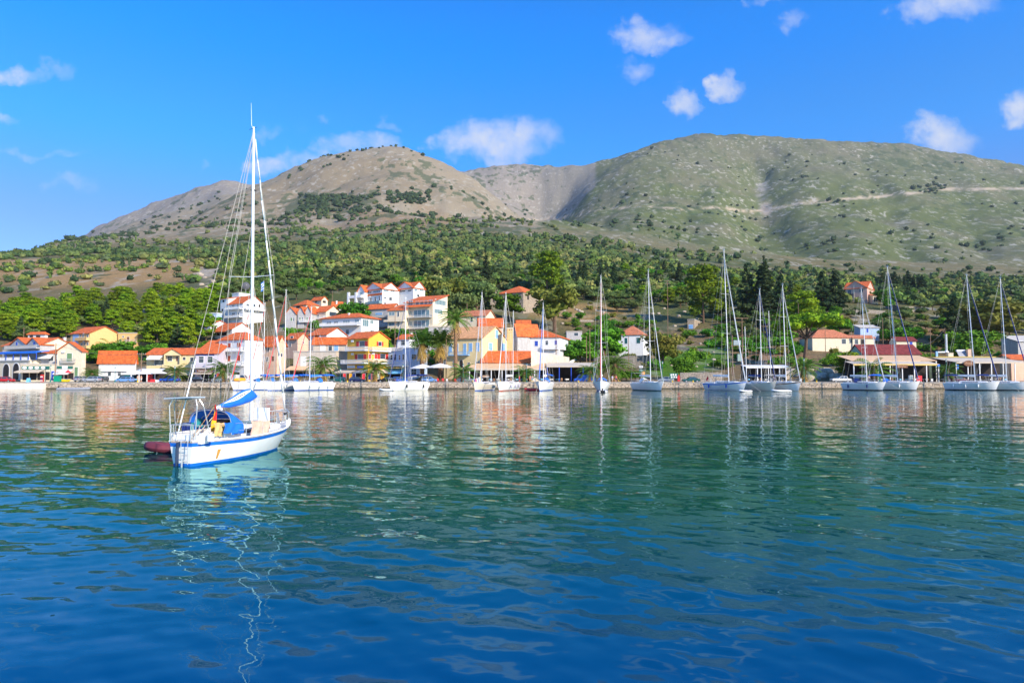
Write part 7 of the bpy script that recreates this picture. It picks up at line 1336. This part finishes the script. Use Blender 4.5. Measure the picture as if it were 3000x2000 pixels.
item('red_hydrant_cabinet', 'slim red fire cabinet right of the notice board', 'cabinet', 1988, 166.5, lambda e, m: (MB().box(-.3,.3,-.2,.2,.2,1.5).build('cabinet', m, e), MB().box(-.1,.1,-.1,.1,1.5,1.9).build('top', m, e)), RED); item('sandwich_board', 'pale blue sandwich board before the four oval shop', 'board', 84, 170, lambda e, m: (MB().hexa([(-.4,-.4,0),(.4,-.4,0),(.4,-.34,0),(-.4,-.34,0)], [(-.4,-.03,1.1),(.4,-.03,1.1),(.4,.02,1.1),(-.4,.02,1.1)]).build('front_panel', m, e), MB().hexa([(-.4,.34,0),(.4,.34,0),(.4,.4,0),(-.4,.4,0)], [(-.4,.03,1.1),(.4,.03,1.1),(.4,.07,1.1),(-.4,.07,1.1)]).build('rear_panel', m, e)), FABLB)
item('postcard_rack', 'red rack hung with goods at the right of the four oval shop', 'rack', 124, 174, lambda e, m: (MB().box(-.3,.3,-.25,.25,0,2.0).build('rack', m, e), [MB().box(-.32,.32,-.3,-.25,z,z+.25).build('goods', mm, e) for z, mm in ((.3,FABW),(.8,FABN),(1.3,FABW))]), RED)
for i, (u, m_) in enumerate(((1010, REDC), (1028, ORANGE), (1090, REDC), (1096, AMBER), (1084, FABN), (1108, FABW), (1066, REDC), (1037, FABN), (640, REDC), (655, ORANGE), (520, REDC))): item('hanging_goods_rack', ('red', 'orange', 'crimson', 'amber', 'navy', 'white', 'scarlet', 'dark blue', 'red', 'orange', 'red')[i]+' beach goods hung on a rack '+('left of the navy hatchback', 'behind the navy hatchback', 'behind the yellow house palm', 'right of the yellow house palm trunk', 'left of the yellow house palm trunk', 'near the blue shop pillar', 'under the yellow house awning', 'at the door of the souvenir shop', 'beside the lilac grey house', 'against the red shuttered house', 'in the kiosk by the second palm')[i], 'goods rack', u, 178.3 if u < 1000 else 177.4, lambda e, m: (MB().box(-.4,.4,-.06,.06,.5,2.1).build('goods', m, e), MB().box(-.45,.45,-.03,.03,2.1,2.16).build('rail', STEEL, e), MB().box(-.43,-.38,-.2,.2,0,2.1).build('leg', STEEL, e), MB().box(.38,.43,-.2,.2,0,2.1).build('leg', STEEL, e)), m_)
item('stacked_red_crates', 'red crates and tables in the kiosk by the second palm', 'crates', 460, 171, lambda e, m: (MB().box(-1.5,-.6,-.3,.3,0,.8).build('crate', m, e), MB().box(-.2,.8,-.3,.3,0,.7).build('crate', WPAINT, e), MB().box(1.0,1.7,-.3,.3,0,.6).build('crate', m, e)), REDC); item('red_kiosk_panel', 'tall red panel at the right end of the white kiosk', 'panel', 440, 173.5, lambda e, m: (MB().box(-.6,.6,-.05,.05,0.1,2.4).build('panel', m, e), MB().box(-.65,-.6,-.06,.06,0,2.4).build('leg', STEEL, e)), RED)
for i, u in enumerate((404, 1018, 1385, 1465, 1695, 1970, 2030, 2392, 2240, 2290, 700, 880)): item('mooring_bollard', 'squat yellow mooring bollard '+{404:'before the white kiosk',1018:'before the navy hatchback',1385:'left of the laundry hung yacht',1465:'between laundry yacht and white ketch',1695:'before the royal blue van',1970:'before the notice board',2030:'before the dark green saloon',2392:'before the dark rocky bank',2240:'behind the cream ketch',2290:'behind the varnished ketch',700:'before the grey white van',880:'behind the blue canopied yachts'}[u], 'bollard', u, QY+.6, lambda e, m: (MB().lathe([(.16,0),(.13,.35),(.2,.4),(.2,.5)], n=10).build('drum', m, e),), mat('yellow_bollard', (.8,.5,.03), .5))['group'] = 'mooring bollards along the quay edge'
# walls on the slopes
def wall(label, pts, h, m=DSTONE, th=.5, name='dry_stone_wall'):
    P3 = [ground(u, Y) if z is None else Vector((*ground(u, Y)[:2], z)) for u, Y, z in pts]; o = P3[0]; g = MB(); ps = []
    n = 6
    for a, c_ in zip(P3[:-1], P3[1:]):
        for i in range(n): ps.append(a.lerp(c_, i/n))
    ps.append(P3[-1]); r_ = random.Random(3)
    for a, c_ in zip(ps[:-1], ps[1:]):
        za, zc = tz_at(a.x, a.y), tz_at(c_.x, c_.y); a, c_ = Vector((a.x, a.y, za))-o, Vector((c_.x, c_.y, zc))-o; j = r_.uniform(-.12,.12); g.hexa([(a.x,a.y,a.z-1.5),(c_.x,c_.y,c_.z-1.5),(c_.x,c_.y+th,c_.z-1.5),(a.x,a.y+th,a.z-1.5)], [(a.x,a.y,a.z+h+j),(c_.x,c_.y,c_.z+h+j),(c_.x,c_.y+th,c_.z+h),(a.x,a.y+th,a.z+h)])
    tag(g.build(name, m, None, loc=o), label, 'wall')
wall('dark stone retaining wall below the small square villa', [(1742, 214, None), (1830, 214, None), (1906, 216, None)], 3.6, stonemat('dark_masonry', (.32,.29,.25), (.16,.15,.14), 1.6), .8); wall('pale curved stone retaining wall behind the dark green saloon', [(1992, 178.5, None), (2050, 178, None), (2115, 178, None)], 2.4); 
wall('rounded pale stone garden wall right of the pink villa', [(2598, 385, None), (2640, 372, None), (2700, 378, None)], 3.0); wall('tumbled stone wall below the yellow green tree', [(1610, 275, None), (1690, 262, None)], .9); wall('broken white stone wall on the dry terrace right of centre', [(1880, 280, None), (1960, 262, None), (2060, 255, None)], 1.2); wall('low dry stone wall on the dry grass right of the yellow green tree', [(1675, 330, None), (1740, 335, None)], 1.0)
wall('stone terrace wall running up behind the dark red taverna roof', [(2680, 235, None), (2760, 222, None), (2860, 218, None)], 2.0, STONE); wall('long blockwork wall behind the long blue shuttered house', [(1585, 236, None), (1650, 238, None), (1720, 240, None)], 2.6, GREY); wall('stone terrace wall under the pink villa', [(2470, 360, None), (2600, 362, None)], 2.0, DSTONE); wall('shadowed rocky outcrop wall behind the far left roofs', [(20, 222, None), (110, 226, None), (200, 228, None)], 3.2, stonemat('dark_rock', (.22,.21,.2), (.1,.1,.11), 1.2), 1.5)
g = MB(); a, c_ = W(1556, 1027, 178), W(1668, 1050, 190); o = Vector((a.x, 178, QZ)); g.hexa([(0,0,-1),(c_.x-a.x,12,-1),(c_.x-a.x,12.4,-1),(0,.4,-1)], [(0,0,a.z-QZ),(c_.x-a.x,12,W(1665,1046,190).z-QZ),(c_.x-a.x,12.4,W(1665,1046,190).z-QZ),(0,.4,a.z-QZ)]); tag(g.build('ramp_wall', BEIGE, None, loc=o), 'plain white sloping ramp wall above the tan canopy', 'wall')
# rocks
def rock(label, u, v, s, Y=None, group=None, m=None):
    Y = Y or findY(u, v, 178); p = ground(u, Y); g = np.random.default_rng(int(u*7+v)); v_ = IV2*(1+g.uniform(-.16, .16, (len(IV2), 1))); v_ = np.sign(v_)*np.abs(v_)**.8*np.array([s*1.3, s, s*.8]); o = npmesh('boulder', v_, IF2, m or mat('limestone', (.46,.38,.29), .95, .25, 1.5, bump=.5), False); o.location = p+Vector((0,0,s*.15)); o.rotation_euler = (0,0,g.uniform(0,6)); l = ('small ' if s < .8 else 'large ')+label.split('|')[0]+' '+min(LM, key=lambda q: abs(q[0]-u))[1]; k = 0
    while l in USED and k < 8: l = ('rounded ','flat ','jagged ','squat ','pointed ','blocky ','cracked ','tilted ')[k]+label.split('|')[0]+' '+min(LM, key=lambda q: abs(q[0]-u))[1]+(', left' if k % 2 else ', right'); k += 1
    USED.add(l); tag(o, l, 'rock', group)
rg2 = np.random.default_rng(8)
for i in range(34): rock('pale weathered boulder on the rocky bank', 2260+rg2.uniform(0,230), 1045+rg2.uniform(0,50), rg2.uniform(.5,1.9), 184+rg2.uniform(0,22), 'boulders under the umbrella pine')
for i in range(26): rock('white limestone rock on the dry terrace', 1640+rg2.uniform(0,420), 900+rg2.uniform(0,60), rg2.uniform(.4,1.0), None, 'limestone rocks on the dry terrace')
for i in range(22): rock('pale rock in the green meadow', 1955+rg2.uniform(0,180), 1000+rg2.uniform(0,75), rg2.uniform(.25,.7), None, 'rocks in the meadow')
for i in range(14): rock('pale cliff boulder above the left wood', 560+rg2.uniform(0,130), 790+rg2.uniform(0,70), rg2.uniform(1.2,3.2), None, 'cliff boulders above the left wood')
# steel chimney, tank, dish, flags
p = at(2775, 190, 0); p.z = W(2775, 1030, 190).z; e = empty('steel_chimney', p, 0, 'shiny steel flue pipe rising above the mustard edged taverna roof', 'chimney'); zt = W(2775, 980, 190).z-p.z; MB().lathe([(.28,.3),(.28,zt),(.34,zt),(.34,zt+.15)], n=12).build('flue', STEEL, e); MB().lathe([(.6,-.2),(.28,.4)], n=12).build('cone', WPAINT, e); MB().box(-2.6,-.5,-.2,.2,-.3,.1).build('duct', STEEL, e); MB().box(-3,-2.5,-.2,.2,-3,.1).build('down_pipe', LBLUE, e)
p = at(2820, 189, 0); p.z = W(2820, 1046, 189).z; e = empty('solar_water_heater', p, 0, 'grey roof water heater with a white tank on the mint green taverna', 'water heater'); MB().hexa([(-1.1,-.6,0),(1.1,-.6,0),(1.1,-.5,0),(-1.1,-.5,0)], [(-1.2,.3,1.6),(1.2,.3,1.6),(1.2,.4,1.6),(-1.2,.4,1.6)]).build('collector', GREYF, e); MB().lathe([(.25,-1.2),(.28,-1.1),(.28,1.1),(.25,1.2)], n=12).build('tank', WPAINT, e); e.children[-1].rotation_euler = (0, R(90), 0); e.children[-1].location = (0,.5,1.8)
p = at(2785, 188.5, 0); p.z = W(2785, 1046, 188.5).z; tag(MB().box(-.7,.7,-.4,.4,-.1,1.1).box(-.75,.75,-.45,.45,1.11,1.2).build('roof_vent_box', CREAM, None, loc=p), 'cream box shaped vent on the mint green taverna roof', 'roof vent'); p2 = at(2840, 188.5, 0); p2.z = W(2840, 1046, 188.5).z; tag(MB().box(-.45,.45,-.4,.4,-.1,2.1).box(-.5,.5,-.45,.45,2.11,2.2).build('brick_chimney', PEACH, None, loc=p2), 'tall pale chimney stack on the mint green taverna roof', 'chimney')
p = ground(717, 330); p.z = W(717, 852, 330).z; e = empty('satellite_dish', p, R(25), 'huge black mesh satellite dish on the hill above the white villa', 'satellite dish'); g = MB(); rows = [[(1.9*r_*math.cos(a), -1.0+.8*r_*r_+1.9*r_*math.sin(a)*.15, 2.4+1.9*r_*math.sin(a)) for a in [2*math.pi*k/16 for k in range(17)]] for r_ in (.05,.4,.75,1.0)]; g.grid(rows); g.build('reflector', mat('dish_mesh', (.10,.10,.11), .7), e); MB().tube((0,0,-4),(0,-.8,2.2),.12).build('mast', STEEL, e); MB().tube((0,-1,2.4),(0.3,-2.4,2.6),.04).build('feed_arm', STEEL, e)
def flagp(label, u, vt, vb, Y, kind):
    p = W(u, vb, Y); zt = W(u, vt, Y).z-p.z; e = empty('flagpole', p, 0, label, 'flag'); MB().tube((0,0,-1.5),(0,0,zt),.04).build('pole', WPAINT, e)
    for i in range(7): g = MB(); z0_ = zt-.1-i*.27; g.grid([[(-.05-.62*k/4+.15*j, .05*math.sin(k+i), z0_-.27*j-.12*k*1.2) for j in range(2)] for k in range(5)]); g.build('stripe', FABBL if i % 2 == 0 else WPAINT, e)
flagp('blue and white striped Greek flag hanging limp above the yacht behind the genoa', 772, 822, 884, 156, 'gr')
# people
def person(label, u, Y, rz, shirt, legs, stride=.18, arm=.1, z=None, hairm=HAIR):
    p = at(u, Y, z); e = empty('person', p, R(rz), label, 'person')
    def skin(name, V_, E_, Rd, m, par):
        me = bpy.data.meshes.new(name); me.from_pydata(V_, E_, []); o = bpy.data.objects.new(name, me); C.objects.link(o); o.parent = par; sm_ = o.modifiers.new('skin', 'SKIN'); sm_.use_smooth_shade = True
        for i, r_ in enumerate(Rd): me.skin_vertices[0].data[i].radius = (r_, r_*.85) if not isinstance(r_, tuple) else r_
        me.skin_vertices[0].data[0].use_root = True; s_ = o.modifiers.new('sub', 'SUBSURF'); s_.levels = 1; s_.render_levels = 1; me.materials.append(m); return o
    s_ = stride
    V_ = [(0,0,.92),(0,0,1.15),(0,0,1.38),(0,0,1.50),(0,.02,1.62),(0,.0,1.74), (.10,0,.88),(.12,s_,.48),(.12,s_*.6,.08),(.12,s_*.6+.14,.04), (-.10,0,.88),(-.12,-s_*.5,.48),(-.12,-s_*1.3,.10),(-.12,-s_*1.3+.14,.05), (.20,0,1.40),(.27,-arm,1.13),(.27,.05-arm,.88),(.26,.09-arm,.79),(-.20,0,1.40),(-.27,arm,1.13),(-.27,.08+arm,.88),(-.26,.12+arm,.79)]
    E_ = [(0,1),(1,2),(2,3),(3,4),(4,5),(0,6),(6,7),(7,8),(8,9),(0,10),(10,11),(11,12),(12,13),(2,14),(14,15),(15,16),(16,17),(2,18),(18,19),(19,20),(20,21)]
    body = skin('body', V_, E_, [.14,.13,.15,.055,.095,.08,.09,.06,.04,.035,.09,.06,.04,.035,.06,.042,.032,.035,.06,.042,.032,.035], SKIN, e)
    skin('shirt', [(0,0,.98),(0,0,1.15),(0,0,1.40),(.2,0,1.40),(.25,-arm*.7,1.22),(-.2,0,1.40),(-.25,arm*.7,1.22)], [(0,1),(1,2),(2,3),(3,4),(2,5),(5,6)], [.165,.155,.17,.075,.065,.075,.065], shirt, e)
    skin('trousers', [(0,0,.95),(.10,0,.86),(.12,s_,.52),(-.10,0,.86),(-.12,-s_*.5,.52)], [(0,1),(1,2),(0,3),(3,4)], [.16,.11,.085,.11,.085], legs, e)
    hr = npmesh('hair', IV2*np.array([.105,.12,.10])+np.array([0,-.025,1.72]), IF2, hairm, True); hr.parent = e
    g = MB(); 
    for x in (-.035,.035): g.box(x-.012,x+.012,.085,.10,1.655,1.67)
    g.box(-.012,.012,.09,.125,1.62,1.66); g.box(-.03,.03,.085,.098,1.585,1.595); g.build('face', mat('face_detail', (.35,.12,.09), .7), e); return e
person('person in a beige dress walking on the quay beside the white kiosk', 404, 166.5, 90, FABB, FABB); person('person in pale shorts with bare pink back walking right of the beige dressed one', 414, 166.5, 95, SKIN, FABW, .2)
person('person in a white shirt and dark trousers standing by the kiosk behind the ketches', 2268, 170, 180, FABW, BLKC, .05); person('person in a red shirt standing on the quay right of the flag dressed yacht', 1805, 166, 170, REDC, FABN, .1); person('person in a light blue shirt left of the one in red', 1794, 166.2, 200, LBLUE, FABB, .1)
person('person in a coral top standing on the quay by the red tender', 1553, 166, 180, mat('coral_cloth', (.8,.25,.18), .8), mat('coral_cloth', (.8,.25,.18), .8), .05); person('person in white near the stern of the white ketch', 1560, 166.4, 150, FABW, FABLB, .08); person('person in an orange top at the edge of the red roofed taverna', 2693.5, 169.5, 180, mat('coral_cloth', (.8,.25,.18), .8), TEAK, .03)
person('person in a dark shirt standing before the green bin', 158, 169.5, 180, FABW, BLKC, .1); person('person with a white top beside the light blue stall near the lone lamp', 668, 166.5, 160, FABW, FABN, .1); person('person in a grey shirt by the stern of the grey white yacht', 2545, 166, 190, GREYF, FABN, .1)
# ---------------------------------------------------------------- air
hm = bpy.data.materials.new('thin_haze'); hm.use_nodes = True; t = hm.node_tree; t.nodes.clear(); o_ = N(t, 'ShaderNodeOutputMaterial'); pv = N(t, 'ShaderNodeVolumePrincipled', ins={'Color': (.80,.88,1.0,1), 'Density': 4e-5, 'Anisotropy': 0.2}); t.links.new(pv.outputs[0], o_.inputs['Volume'])
tag(MB().box(-7200, 7200, -450, 4400, -8, 1250).build('haze', hm), kind='stuff'); SC.cycles.volume_bounces = 0
